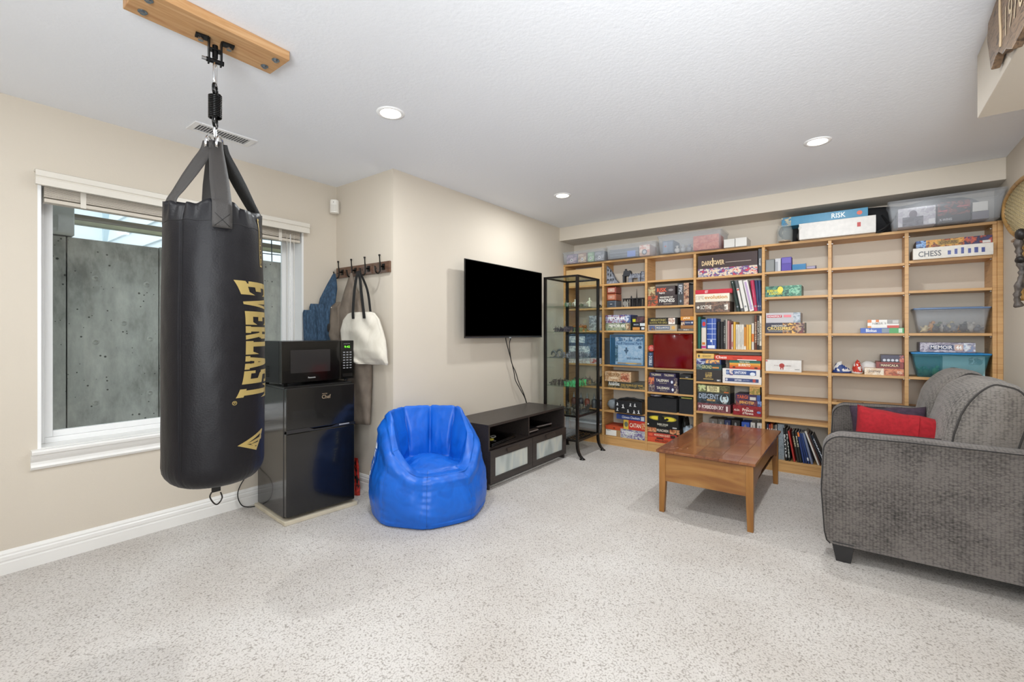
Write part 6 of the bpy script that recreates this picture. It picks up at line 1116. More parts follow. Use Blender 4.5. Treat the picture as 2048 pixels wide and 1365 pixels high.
BOOKS = [
('binder', 'dark green leaning binder, first on the left of the binders', 'binder', 'ring binders leaning in the fourth bay', -0.8638, 4.68, 1.4235, 0.0299, 0.19, 0.2947, -0.1896, '#22332c', [('e', 0.4, 0.92, 0.6, 0.96, '#d9d9d9')]),
('binder', 'grey leaning binder with a white spine label', 'binder', 'ring binders leaning in the fourth bay', -0.83, 4.68, 1.4235, 0.0296, 0.19, 0.2932, -0.1888, '#5d5f60', [('r', 0.15, 0.1, 0.85, 0.75, '#ddd7cf'), ('r', 0.2, 0.68, 0.8, 0.73, '#c9452c')]),
('binder', 'plain white leaning binder without a strip', 'binder', 'ring binders leaning in the fourth bay', -0.7966, 4.68, 1.4235, 0.0335, 0.19, 0.2918, -0.1879, '#dfdcd6', []),
('binder', 'white leaning binder with a lilac spine strip', 'binder', 'ring binders leaning in the fourth bay', -0.7511, 4.68, 1.4235, 0.0414, 0.19, 0.2907, -0.2008, '#e4dfdc', [('r', 0.25, 0.05, 0.7, 0.95, '#b59cc0')]),
('binder', 'raspberry pink leaning binder', 'binder', 'ring binders leaning in the fourth bay', -0.7184, 4.68, 1.4235, 0.0327, 0.19, 0.2849, -0.115, '#b3284f', [('r', 0.3, 0.45, 0.45, 0.7, '#cf6a86')]),
('binder', 'navy leaning binder, second from the right of the binders', 'binder', 'ring binders leaning in the fourth bay', -0.6961, 4.68, 1.4235, 0.0243, 0.19, 0.2828, -0.079, '#27355c', []),
('binder', 'dark blue almost upright binder at the right end of the binders', 'binder', 'ring binders leaning in the fourth bay', -0.682, 4.68, 1.4235, 0.0202, 0.19, 0.2813, -0.0358, '#1f3a66', []),
('book', 'tall dark green book at the left end of the book row', 'book', 'books standing in the fourth bay', -1.2129, 4.68, 1.0725, 0.028, 0.19, 0.3121, 0.0, '#1f5f50', []),
('book', 'white book with a blue and red top band', 'book', 'books standing in the fourth bay', -1.1711, 4.68, 1.0725, 0.0461, 0.19, 0.2861, 0.0, '#d9d0c4', [('r', 0, 0.72, 1, 1, '#3f66a0'), ('e', 0.2, 0.76, 0.9, 0.92, '#c9323a'), ('r', 0, 0.02, 1, 0.1, '#b8327a'), ('r', 0.15, 0.14, 0.8, 0.22, '#c9742e')]),
('book', 'thick bright blue book with a white grid on its spine', 'book', 'books standing in the fourth bay', -1.1003, 4.68, 1.0725, 0.0905, 0.19, 0.293, 0.0, '#2c4fa0', [('r', 0.56, 0.13, 0.6, 1, '#c9d4ea'), ('r', 0, 0.82, 1, 0.835, '#c9d4ea'), ('r', 0, 0.65, 1, 0.665, '#c9d4ea'), ('r', 0, 0.48, 1, 0.495, '#c9d4ea'), ('r', 0, 0.31, 1, 0.325, '#c9d4ea'), ('e', 0.38, 0.22, 0.54, 0.3, '#eef2f8'), ('r', 0.1, 0.02, 0.86, 0.12, '#dfe4ee')]),
('book', 'narrow black book left of the wide black book', 'book', 'books standing in the fourth bay', -1.0375, 4.68, 1.0725, 0.0267, 0.19, 0.262, 0.0, '#1c1b1d', []),
('book', 'wide black book in the middle of the row', 'book', 'books standing in the fourth bay', -1.0087, 4.68, 1.0725, 0.0265, 0.19, 0.2609, 0.0, '#252426', []),
('book', 'thin dark grey book with white spine lettering', 'book', 'books standing in the fourth bay', -0.9845, 4.68, 1.0725, 0.0158, 0.19, 0.2742, 0.0, '#39393a', [('t', 'STAR FLEET', 0.2, 0.2, 0.8, 0.8, '#c9c4bc', 'V')]),
('book', 'thin stone grey book in the book row', 'book', 'books standing in the fourth bay', -0.9679, 4.68, 1.0725, 0.0148, 0.19, 0.283, 0.0, '#b3aca2', []),
('book', 'thin pink book in the book row', 'book', 'books standing in the fourth bay', -0.9509, 4.68, 1.0725, 0.0156, 0.19, 0.2683, 0.0, '#c98f8a', []),
('book', 'thin dark red book in the book row', 'book', 'books standing in the fourth bay', -0.9349, 4.68, 1.0725, 0.0147, 0.19, 0.2442, 0.0, '#7a2f38', []),
('book', 'thin pale pink book with a red foot', 'book', 'books standing in the fourth bay', -0.9176, 4.68, 1.0725, 0.0155, 0.19, 0.2342, 0.0, '#d9c4b8', [('r', 0.2, 0.1, 0.8, 0.3, '#b3524a')]),
('book', 'mustard yellow narrow book', 'book', 'books standing in the fourth bay', -0.8979, 4.68, 1.0725, 0.0188, 0.19, 0.2569, 0.0, '#dfae3c', []),
('book', 'first of five white books beside the mustard yellow book', 'book', 'books standing in the fourth bay', -0.8782, 4.68, 1.0725, 0.017, 0.19, 0.2329, 0.0, '#e6dfd2', [('r', 0.4, 0.1, 0.6, 0.8, '#8f8a82')]),
('book', 'second of five white books beside the mustard yellow book', 'book', 'books standing in the fourth bay', -0.8604, 4.68, 1.0725, 0.0161, 0.19, 0.2324, 0.0, '#e9e3d8', [('r', 0.4, 0.2, 0.6, 0.9, '#a29c92')]),
('book', 'third of five white books beside the mustard yellow book', 'book', 'books standing in the fourth bay', -0.8435, 4.68, 1.0725, 0.016, 0.19, 0.2318, 0.0, '#e4ded2', [('r', 0.4, 0.1, 0.6, 0.7, '#8f8a82')]),
('book', 'fourth of five white books beside the mustard yellow book', 'book', 'books standing in the fourth bay', -0.8267, 4.68, 1.0725, 0.0159, 0.19, 0.2313, 0.0, '#e9e4da', [('r', 0.4, 0.2, 0.6, 0.8, '#9a948a')]),
('book', 'small orange book in the row', 'book', 'books standing in the fourth bay', -0.8091, 4.68, 1.0725, 0.0167, 0.19, 0.2076, 0.0, '#d98f35', [('r', 0, 0, 1, 0.15, '#e6dfd2')]),
('book', 'amber book right of the small orange book', 'book', 'books standing in the fourth bay', -0.7891, 4.68, 1.0725, 0.0208, 0.19, 0.23, 0.0, '#e0a84a', []),
('book', 'yellow book right of the amber book', 'book', 'books standing in the fourth bay', -0.7684, 4.68, 1.0725, 0.0198, 0.19, 0.2294, 0.0, '#e6c45a', []),
('book', 'white book with an orange middle', 'book', 'books standing in the fourth bay', -0.7445, 4.68, 1.0725, 0.0205, 0.19, 0.2423, 0.0, '#d9d0c4', [('r', 0, 0.3, 1, 0.6, '#d9782e')]),
('book', 'tall brown book near the right end of the row', 'book', 'books standing in the fourth bay', -0.7217, 4.68, 1.0725, 0.0204, 0.19, 0.3144, 0.0, '#6a3a24', [('t', 'MONSTERS', 0.2, 0.2, 0.8, 0.8, '#e2c8a8', 'V')]),
('book', 'tall black book with white spine lettering near the right end', 'book', 'books standing in the fourth bay', -0.7014, 4.68, 1.0725, 0.0178, 0.19, 0.309, 0.0, '#2a2624', [('t', 'ROLEPLAYING', 0.2, 0.15, 0.8, 0.85, '#d9d2c4', 'V')]),
('book', 'tall white book at the right end of the row', 'book', 'books standing in the fourth bay', -0.682, 4.68, 1.0725, 0.0185, 0.19, 0.3081, 0.0, '#d9d2c4', [('t', 'ARCHIVE', 0.25, 0.25, 0.75, 0.8, '#4a4540', 'V'), ('r', 0, 0, 1, 0.12, '#4a4540')]),
('magazine', 'black leaning magazine with white lettering, left of the stack', 'magazine', 'magazines leaning on the bottom shelf of the fifth bay', -0.4787, 4.68, 0.1005, 0.019, 0.19, 0.2869, -0.0664, '#141414', [('t', 'BATTLE', 0.15, 0.1, 0.85, 0.8, '#d9d9d9', 'V')]),
('magazine', 'black leaning magazine beside the red one', 'magazine', 'magazines leaning on the bottom shelf of the fifth bay', -0.456, 4.68, 0.1005, 0.0166, 0.19, 0.2776, -0.0818, '#191919', [('t', 'FLAMES', 0.15, 0.1, 0.85, 0.85, '#c9cdc4', 'V')]),
('magazine', 'red leaning magazine among the black ones', 'magazine', 'magazines leaning on the bottom shelf of the fifth bay', -0.4185, 4.68, 0.1005, 0.015, 0.19, 0.2663, -0.1699, '#b3322c', []),
('magazine', 'dark brown leaning magazine right of the red one', 'magazine', 'magazines leaning on the bottom shelf of the fifth bay', -0.3889, 4.68, 0.1005, 0.0186, 0.19, 0.2651, -0.1692, '#2b2a26', [('t', 'CODEX', 0.15, 0.5, 0.85, 0.85, '#d9cfa8', 'V')]),
('magazine', 'dark olive leaning magazine', 'magazine', 'magazines leaning on the bottom shelf of the fifth bay', -0.3704, 4.68, 0.1005, 0.017, 0.19, 0.2679, -0.1523, '#26251f', [('t', 'RULES', 0.15, 0.5, 0.85, 0.85, '#e2ddc4', 'V')]),
('magazine', 'blue leaning magazine with an orange top edge', 'magazine', 'magazines leaning on the bottom shelf of the fifth bay', -0.3485, 4.68, 0.1005, 0.0162, 0.19, 0.2634, -0.1682, '#2a3f78', [('r', 0, 0.86, 1, 1, '#d9782e')]),
('magazine', 'dark blue leaning magazine in the middle', 'magazine', 'magazines leaning on the bottom shelf of the fifth bay', -0.3303, 4.68, 0.1005, 0.0146, 0.19, 0.2591, -0.1844, '#1f3366', []),
('magazine', 'royal blue leaning magazine', 'magazine', 'magazines leaning on the bottom shelf of the fifth bay', -0.3122, 4.68, 0.1005, 0.0146, 0.19, 0.26, -0.2116, '#27407a', [('r', 0, 0.1, 1, 0.2, '#cfd3dc')]),
('magazine', 'grey blue leaning magazine', 'magazine', 'magazines leaning on the bottom shelf of the fifth bay', -0.2906, 4.68, 0.1005, 0.0181, 0.19, 0.265, -0.2343, '#7d86a0', []),
('magazine', 'white leaning magazine near the right end', 'magazine', 'magazines leaning on the bottom shelf of the fifth bay', -0.2443, 4.68, 0.1005, 0.0143, 0.19, 0.2891, -0.3284, '#e2dcd2', []),
('magazine', 'brown leaning magazine right of the white one', 'magazine', 'magazines leaning on the bottom shelf of the fifth bay', -0.2302, 4.68, 0.1005, 0.0121, 0.19, 0.2804, -0.3375, '#5a3a30', []),
('magazine', 'charcoal leaning magazine beside the navy one', 'magazine', 'magazines leaning on the bottom shelf of the fifth bay', -0.2126, 4.68, 0.1005, 0.0114, 0.19, 0.2728, -0.3594, '#2b2b30', []),
('magazine', 'navy leaning magazine at the right end with white lettering', 'magazine', 'magazines leaning on the bottom shelf of the fifth bay', -0.1917, 4.68, 0.1005, 0.0155, 0.19, 0.2653, -0.3821, '#1e2a3a', [('t', 'WARFARE', 0.15, 0.1, 0.85, 0.9, '#dfe4ea', 'V')]),
]
# ---------------------------------------------------------------- game boxes and books on the shelves
def print_mat(c1, c2, c3): return ramp_mat('printed_picture', [c1, c2, c3, c1], scale=(26, 1, 34), rough=0.35, detail=5, distort=0.7)
def front_prints(parent, wd, h, prints, yoff=-0.0005):
    solids = []; texts = []; lay = 0
    b = MB(); ms = []
    tb = MB(); tm = []; nt_ = 0
    for q in prints:
        k = q[0]; lay += 1; y = yoff - 0.00035*lay
        if k == 't':
            _, s_, u0, v0, u1, v1, c = q[:7]; vert = len(q) > 7
            m = mat(c, rough=0.4)
            if m not in tm: tm.append(m)
            tb.m(tm.index(m)); y -= 0.0004
            if vert: fn = lambda u, v, a=(u0, v0, u1, v1), y=y: ((a[0]+(a[2]-a[0])*v-0.5)*wd, y, (a[3]-(a[3]-a[1])*u)*h)
            else: fn = lambda u, v, a=(u0, v0, u1, v1), y=y: ((a[0]+(a[2]-a[0])*u-0.5)*wd, y, (a[1]+(a[3]-a[1])*v)*h)
            tb.text(s_, fn, bold=0.018); nt_ += 1
            continue
        u0, v0, u1, v1 = q[1:5]; m = print_mat(*q[5:8]) if k == 'n' else mat(q[5], rough=0.4)
        if m not in ms: ms.append(m)
        b.m(ms.index(m))
        X0, X1, Z0, Z1 = (u0-0.5)*wd, (u1-0.5)*wd, v0*h, v1*h
        if k in 'rn': b.faces([(X0, y, Z0), (X1, y, Z0), (X1, y, Z1), (X0, y, Z1)], [(0, 1, 2, 3)])
        else:
            n_ = 20; b.faces([((X0+X1)/2+(X1-X0)/2*math.cos(2*math.pi*i/n_), y, (Z0+Z1)/2+(Z1-Z0)/2*math.sin(2*math.pi*i/n_)) for i in range(n_)], [tuple(range(n_))])
    if ms: b.build('front_print', ms, parent, recalc=False)
    if nt_: tb.build('lettering', tm, parent, recalc=False)
for (nm, lab, cat, grp, x, y, z, wd, dp, h, col, prints, opt) in ITEMS:
    t = thing(nm, lab, cat, (x, y, z), 0, grp)
    m = mat(col, rough=0.38, vary=0.06, vscale=30)
    base_h = min(0.006, h*0.12)
    MB().box(-wd/2+0.0015, wd/2-0.0015, 0.0015, dp-0.0015, 0.0, base_h+0.001).build('box_base', m, t)
    MB().box(-wd/2, wd/2, 0.0, dp, base_h, h).build('lid', m, t, bevel=0.0012, seg=1)
    # art continues on the lid's top as a plain tone
    front_prints(t, wd, h, prints)
PAPER = mat('#ddd6c6', rough=0.8)
BB = {}
for (nm, lab, cat, grp, xb, y, z, wd, dp, h, ang, col, prints) in BOOKS:
    t = thing(nm, lab, cat, (xb, y, z + abs(math.sin(ang))*wd*0.5), 0, grp); t.rotation_euler = (0, ang, 0)
    m = mat(col, rough=0.45); wd *= 0.84 if nm == 'magazine' else 0.92; c = min(0.002, wd*0.14)
    b = MB(); b.box(-wd/2, -wd/2+c, 0, dp, 0, h).box(wd/2-c, wd/2, 0, dp, 0, h)
    b.prism([(-wd/2+c, 0.004), (-wd/4, 0.0), (wd/4, 0.0), (wd/2-c, 0.004), (wd/2-c, 0.006), (-wd/2+c, 0.006)], 'z', 0, h)
    b.build('cover', m, t)
    MB().box(-wd/2+c, wd/2-c, 0.006, dp-0.004, 0.003, h-0.003).build('pages', PAPER if nm != 'binder' else mat('#c9c6c0', rough=0.7), t)
    front_prints(t, wd, h, prints, yoff=-0.0003)
    if nm == 'binder': MB().cyl((0, -0.0005, 0.045), (0, 0.004, 0.045), wd*0.3, n=12).build('finger_ring', mat('#8f9196', rough=0.3, metal=0.7), t)

# ---------------------------------------------------------------- other things kept in the bays
Y0 = YF+0.012
def carton(name, label, cat, x0, x1, z0, z1, col, prints=(), y=Y0, d=0.2, rough=0.6, rz=0.0, lidc=None, lidh=0.0, group=None, **k):
    t = thing(name, label, cat, ((x0+x1)/2, y, z0), rz, group); wd = x1-x0; h = z1-z0
    m = mat(col, rough=rough, **k)
    if lidc:
        MB().box(-wd/2+0.002, wd/2-0.002, 0.002, d-0.002, 0, h-0.004).build('tray', m, t, bevel=0.001)
        MB().box(-wd/2, wd/2, 0, d, h-lidh, h).build('lid', mat(lidc, rough=rough), t, bevel=0.0015)
    else: MB().box(-wd/2, wd/2, 0, d, 0, h).build('body', m, t, bevel=0.002)
    front_prints(t, wd, h, list(prints)); return t
FELT = '#232325'
for a in [('fabric_box', 'black fabric storage box on the fifth shelf at the right of the third bay', -1.402, -1.266, 0.6185, 0.765),
          ('fabric_box', 'long black fabric storage box on the sixth shelf of the third bay', -1.722, -1.425, 0.4255, 0.560),
          ('fabric_box', 'small black fabric storage box beside the long one in the third bay', -1.402, -1.266, 0.4255, 0.572)]:
    carton(a[0], a[1], 'storage box', a[2], a[3], a[4], a[5], FELT, rough=0.9, y=4.66, lidc='#1b1b1d', lidh=0.004, bump=(300, 0.3))
carton('flat_package', 'yellow and brown flat package lying on the upper black fabric box', 'package', -1.400, -1.27, 0.766, 0.776, '#b59a58', [('r', .1, .2, .6, .8, '#8a6a3a')], d=0.15)
carton('flat_package', 'black crumpled package with a silver mark above the yellow one', 'package', -1.395, -1.29, 0.777, 0.815, '#1c1b1c', [('r', .5, .1, .75, .35, '#8f9094')], d=0.12)
carton('flat_package', 'green and yellow flat package on the small lower black fabric box', 'package', -1.385, -1.28, 0.573, 0.585, '#7c8a4a', [('r', .1, .1, .9, .4, '#b59a48')], d=0.12)
def lumpy(name, part, label, cat, c, s, col, seed, amp=0.25, y=None, m=None, e=0.8, group=None):
    t = thing(name, label, cat, c, 0, group); b = MB()
    def f(u, v):
        a = 2*math.pi*u; ph = math.pi*v-math.pi/2; P_ = lambda q_, ee: math.copysign(abs(q_)**ee, q_)
        p = Vector((P_(math.cos(ph), e)*P_(math.cos(a), e), P_(math.cos(ph), e)*P_(math.sin(a), e), P_(math.sin(ph), e)))
        k_ = 1+amp*nz(p.x*2.2+seed, p.y*2.2, p.z*2.2)+amp*0.5*abs(nz(p.x*6+seed, p.y*6, p.z*6)); return Vector((p.x*s[0]*k_, p.y*s[1]*k_, max(0.0, p.z*s[2]*k_+s[2])))
    b.grid(f, 24, 16, cu=True); b.build(part, m or mat(col, rough=0.5), t); return t
lumpy('dice_bag', 'bag_body', 'grey and purple drawstring bag lying on the long black fabric box', 'bag', (-1.66, 4.76, 0.561), (0.055, 0.06, 0.014), '#6a6078', 1, m=ramp_mat('bag_print', ['#5a4f6a', '#8d8894', '#b9b4b4'], scale=(40, 40, 40)))
lumpy('black_pouch', 'pouch_body', 'black pouch lying on the right end of the long black fabric box', 'pouch', (-1.52, 4.76, 0.561), (0.075, 0.06, 0.014), '#151516', 2)
lumpy('plastic_bag', 'bag_body', 'grey plastic bag left of the black case with white figures', 'bag', (-2.145, 4.78, 0.3785), (0.06, 0.08, 0.055), '#7c848a', 3)
lumpy('plastic_bag', 'bag_body', 'pale blue grey plastic bag behind the coffee table corner in the third bay', 'bag', (-1.335, 4.78, 0.1005), (0.055, 0.08, 0.095), '#8f9ba5', 4, m=ramp_mat('bag_film', ['#6f7b86', '#9aa7b2', '#c3ccd2'], scale=(30, 30, 30), rough=0.25))
lumpy('black_bundle', 'bundle', 'dark bundle standing between the black game box and the plastic bag', 'bundle', (-1.375, 4.80, 0.1005), (0.035, 0.06, 0.13), '#1f1f1c', 6)
# black case with white figures
t = carton('figure_case', 'black case printed with white figures sticking out of the second bay', 'case', -2.055, -1.754, 0.3785, 0.508, '#17171a', y=4.59, d=0.24, rough=0.5)
b = MB()
for i, (u, v, s) in enumerate([(-.12, .092, 1), (-.055, .073, 1.25), (.025, .095, 1), (.075, .095, 1.05), (-.12, .035, 1), (.0, .028, 1), (.065, .025, 1.05), (.115, .028, 1.1)]):
    q_ = 0.014*s; y_ = -0.0008
    b.faces([(u-q_, y_, v-q_*1.1), (u+q_, y_, v-q_*1.1), (u+q_*.8, y_, v-q_*.75), (u-q_*.8, y_, v-q_*.75)], [(0, 1, 2, 3)])
    b.faces([(u-q_*.35, y_-.0001, v-q_*.75), (u+q_*.4, y_-.0001, v-q_*.75), (u+q_*.25, y_-.0001, v+q_*.7), (u-q_*.25, y_-.0001, v+q_*.7)], [(0, 1, 2, 3)])
    b.faces([(u+q_*.28*math.cos(R(k*45)), y_-.0002, v+q_*.95+q_*.28*math.sin(R(k*45))) for k in range(8)], [tuple(range(8))])
    sg = -1 if i % 2 else 1; b.faces([(u, y_-.0003, v+q_*.5), (u+sg*q_*.9, y_-.0003, v+q_*(.9 if i % 3 else .1)), (u+sg*q_*.85, y_-.0003, v+q_*(.65 if i % 3 else -.1)), (u, y_-.0003, v+q_*.2)], [(0, 1, 2, 3)])
b.build('printed_figures', mat('#e2e2e2', rough=0.5), t, recalc=False)
b = MB(); b.tube([(-0.13, 0.06, 0.131), (-0.06, 0.05, 0.152), (0.02, 0.05, 0.158), (0.08, 0.06, 0.150), (0.13, 0.07, 0.131)], [0.008, 0.01, 0.012, 0.01, 0.008]*6, 8, sub=5); b.build('handle', mat('#141416', rough=0.7), t)
# shoe box
carton('shoe_box', 'brown cardboard shoe box with an orange lid and white label in the second bay', 'box', -2.200, -1.995, 0.1005, 0.213, '#a8855a', [('r', .02, .04, .62, .58, '#e9e6e0'), ('t', 'MEN', .08, .48, .3, .54, '#4a4a4a'), ('r', 0, .63, 1, 1, '#c2512f'), ('e', .44, .74, .56, .84, '#4a1c10')], lidc='#c2512f', lidh=0.042, y=4.675)
# red translucent crate and blue bin with calendar
def crate(name, label, x0, x1, z0, z1, col, y=4.655, d=0.235, alpha=0.8):
    t = thing(name, label, 'crate', ((x0+x1)/2, y, z0)); wd = x1-x0; h = z1-z0
    m = glass_mat(name+'_plastic', col, alpha, 0.12); b = MB()
    b.grid(lambda u, v: Vector(((u-0.5)*wd, 0.020*(1-abs(2*u-1)**2.5)*(0.35+0.65*abs(2*v-1)**1.5)+0.006*math.cos(3*math.pi*u)*abs(2*v-1)**2, v*h)), 24, 12); b.build('front_wall', m, t)
    b = MB(); b.box(-wd/2, -wd/2+0.004, 0.004, d, 0, h).box(wd/2-0.004, wd/2, 0.004, d, 0, h).box(-wd/2+0.004, wd/2-0.004, 0.006, d, 0, 0.004).box(-wd/2+0.004, wd/2-0.004, d-0.004, d, 0.004, h); b.build('tub', m, t)
    b = MB(); b.tube([(-wd/2, 0.0, h), (wd/2, 0.0, h)], 0.004, 8); b.tube([(-wd/2, 0, 0), (-wd/2, 0, h)], 0.0035, 8); b.tube([(wd/2, 0, 0), (wd/2, 0, h)], 0.0035, 8); b.tube([(-wd/2, 0, 0.003), (wd/2, 0, 0.003)], 0.004, 8); b.build('rim', glass_mat(name+'_rim', col, 0.9, 0.1), t)
    return t
crate('red_crate', 'glossy dark red translucent plastic crate filling the third bay', -1.655, -1.272, 0.8705, 1.213, '#6a0c0a', alpha=0.92)
lumpy('paper_pile', 'paper_sheets', 'crumpled white papers on top of the red crate', 'papers', (-1.60, 4.78, 1.2135), (0.05, 0.08, 0.003), '#e2ded6', 8, amp=0.1)
crate('blue_crate', 'blue translucent plastic crate with a calendar inside in the second bay', -2.135, -1.757, 0.8805, 1.205, '#4b7fa6', alpha=0.30)
t = thing('wall_calendar', 'pale blue calendar with a snow picture leaning inside the blue crate', 'calendar', (-1.93, 4.675, 0.888))
MB().box(-0.155, 0.155, 0.0, 0.004, 0, 0.295).build('cover', mat('#b7cfe0', rough=0.5), t)
front_prints(t, 0.31, 0.295, [('n', 0, .76, 1, 1, '#5d7fa0', '#dfe8ee', '#3f5f80'), ('r', 0, .70, 1, .84, '#a9c3da'), ('t', 'Banff National Park', .04, .72, .96, .82, '#2f4f78'), ('n', .08, .12, 1, .70, '#bcd6ea', '#d3e4f0', '#a9c9e2'), ('n', 0, .1, .10, .70, '#3f5a4a', '#8fa8b0', '#2f4050'), ('r', .38, .42, .44, .62, '#3a4654'), ('r', .40, .36, .42, .44, '#2a323c'), ('e', .33, .46, .49, .55, '#4a5a6c'), ('e', .84, .58, .96, .69, '#3f5468'), ('t', '2023 Calendar', .42, .20, .94, .27, '#2f3f55'), ('r', .08, .02, .95, .07, '#b99a62')])
carton('dark_folder', 'dark grey upright folder box left of the blue crate', 'folder', -2.212, -2.142, 0.8805, 1.172, '#33373a', [('r', .1, .9, .9, .93, '#4a4f53')], d=0.2)
carton('picture_tin', 'small green and red picture tin under the calendar crate edge', 'tin', -2.135, -2.06, 1.2055, 1.224, '#5a6a50', [('n', 0, 0, 1, 1, '#5a6a50', '#b3a08a', '#3f4a3a')], d=0.1) if False else None
t = thing('round_tin', 'small round red tin standing on the upright dark blue box', 'tin', (-1.688, 4.70, 1.0535)) if False else None
b_ = thing('round_tin', 'small round red tin on top of the upright dark blue box', 'tin', (-1.694, 4.695, 1.105))
b_.location.z = 0.8705+0.163
MB().cyl((0, 0.0, 0.034), (0, 0.035, 0.034), 0.033, n=32).build('tin_body', mat('#c9463e', rough=0.35), b_, bevel=0.002)
b = MB(); b.text('Dr.', lambda u, v: (-0.014+u*0.028, -0.0008, 0.038+v*0.014)); b.text('SPOT', lambda u, v: (-0.022+u*0.044, -0.0008, 0.022+v*0.010)); b.build('lettering', mat('#f2dcd6', rough=0.4), b_, recalc=False)
# castle pieces
STONE = ramp_mat('castle_stone', ['#5a5d66', '#7c808a', '#9a9da6'], scale=(40, 40, 40), rough=0.7, detail=4, bump=0.5); DST = mat('#2b2c30', rough=0.7)
t = thing('model_castle', 'grey model castle facade with pointed windows on the top shelf of the second bay', 'model', (-2.195, 4.69, 1.7665))
MB().prism([(0, 0), (0.145, 0), (0.10, 0.045), (0.07, 0.11), (0.045, 0.15), (0.0, 0.205)], 'y', 0.0, 0.05).build('facade', STONE, t, bevel=0.002)
w0 = None
for x, z in [(0.012, 0.14), (0.04, 0.13), (0.012, 0.095), (0.042, 0.085), (0.01, 0.035), (0.045, 0.035), (0.072, 0.035)]:
    MB().prism([(x, z), (x+0.014, z), (x+0.014, z+0.018), (x+0.007, z+0.026), (x, z+0.018)], 'y', -0.002, 0.0).build('window', DST, t)
t = thing('model_gatehouse', 'dark ruined model gatehouse behind the grey castle facade', 'model', (-1.99, 4.78, 1.7665))
b = MB(); b.box(-0.06, 0.045, 0, 0.06, 0.085, 0.10)
for x in (-0.055, 0.02): b.box(x, x+0.02, 0, 0.06, 0.0, 0.085)
b.prism([(-0.055, 0.10), (0.04, 0.10), (0.03, 0.13), (0.02, 0.145), (0.0, 0.135), (-0.02, 0.15), (-0.045, 0.14)], 'y', 0.005, 0.055); b.build('arch', mat('#3a3b3f', rough=0.7), t)
MB().cyl((-0.03, 0.03, 0.15), (-0.03, 0.03, 0.165), 0.012, n=10).build('turret', mat('#3a3b3f', rough=0.7), t)
t = thing('model_tower_wall', 'grey model castle wall with a round tower on the right of the top shelf', 'model', (-1.855, 4.72, 1.7665))
b = MB(); b.cyl((0.06, 0.03, 0), (0.06, 0.03, 0.10), 0.034, n=20)
for k in range(8): a = R(k*45); b.box(0.06+0.028*math.cos(a)-0.006, 0.06+0.028*math.cos(a)+0.006, 0.03+0.028*math.sin(a)-0.006, 0.03+0.028*math.sin(a)+0.006, 0.10, 0.115)
b.build('round_tower', STONE, t)
b = MB(); b.prism([(-0.10, 0), (-0.062, 0), (-0.062, 0.04), (-0.055, 0.05), (0.0, 0.05), (0.008, 0.04), (0.008, 0), (0.03, 0), (0.03, 0.085), (-0.08, 0.085), (-0.10, 0.06)], 'y', 0.0, 0.05)
for k in range(5): b.box(-0.08+k*0.024, -0.068+k*0.024, 0, 0.05, 0.085, 0.097)
b.build('gate_wall', STONE, t)
# three small drawers
t = thing('drawer_tower', 'small stack of three plastic drawers, two orange and one grey, in the second bay', 'drawer unit', (-2.143, 4.70, 1.5065))
for i, c in enumerate(['#59606a', '#a85a3a', '#8f3f2e']):
    f = MB().box(-0.054, 0.054, 0, 0.15, 0.002+i*0.077, 0.074+i*0.077).build('casing', mat(c, rough=0.35), t, bevel=0.004)
    MB().box(-0.040, 0.040, -0.003, 0.0, 0.014+i*0.077, 0.060+i*0.077).build('drawer_front', mat(['#474e58', '#c98f78', '#c9a090'][i], rough=0.25), f, bevel=0.002)
    MB().box(-0.012, 0.012, -0.009, -0.003, 0.034+i*0.077, 0.040+i*0.077).build('pull', mat('#d6cfc8', rough=0.4), f)
t = thing('model_ruin', 'black model ruin with arches and a spire beside the plastic drawers', 'model', (-1.90, 4.74, 1.5065))
RU = mat('#2c2a2b', rough=0.7, vary=0.25, vscale=50); b = MB(); b.box(-0.13, 0.13, 0.0, 0.08, 0.088, 0.096)
for x in (-0.125, -0.07, -0.02, 0.03, 0.075, 0.115): b.box(x, x+0.012, 0.0, 0.014, 0, 0.088); b.box(x, x+0.012, 0.066, 0.08, 0, 0.088)
b.box(-0.055, 0.05, 0.07, 0.08, 0, 0.088); b.cyl((0.012, 0.05, 0.096), (0.012, 0.05, 0.20), 0.006, 0.001, n=8); b.cyl((-0.045, 0.04, 0.096), (-0.045, 0.04, 0.125), 0.010, 0.004, n=8)
b.build('ruin_wall', RU, t)
b = MB(); b.cyl((-0.098, 0.01, 0.04), (-0.098, -0.01, 0.04), 0.026, n=20); b.cyl((-0.098, 0.0, 0), (-0.098, 0.0, 0.02), 0.018, n=12); b.build('clock_face', mat('#8d8a84', rough=0.5), t)
t = thing('pale_figure', 'pale grey figure standing in front of the black model ruin', 'figurine', (-1.955, 4.70, 1.5065))
b = MB(); b.cyl((0, 0, 0), (0, 0, 0.005), 0.018, n=12); b.cyl((0, 0, 0.005), (0, 0, 0.05), 0.010, 0.006, n=8); b.ell((0, 0, 0.06), (0.008, 0.008, 0.01), 8, 6); b.cyl((0.005, 0, 0.045), (0.025, 0, 0.06), 0.003, n=6); b.build('figure', mat('#9a968d', rough=0.6), t)
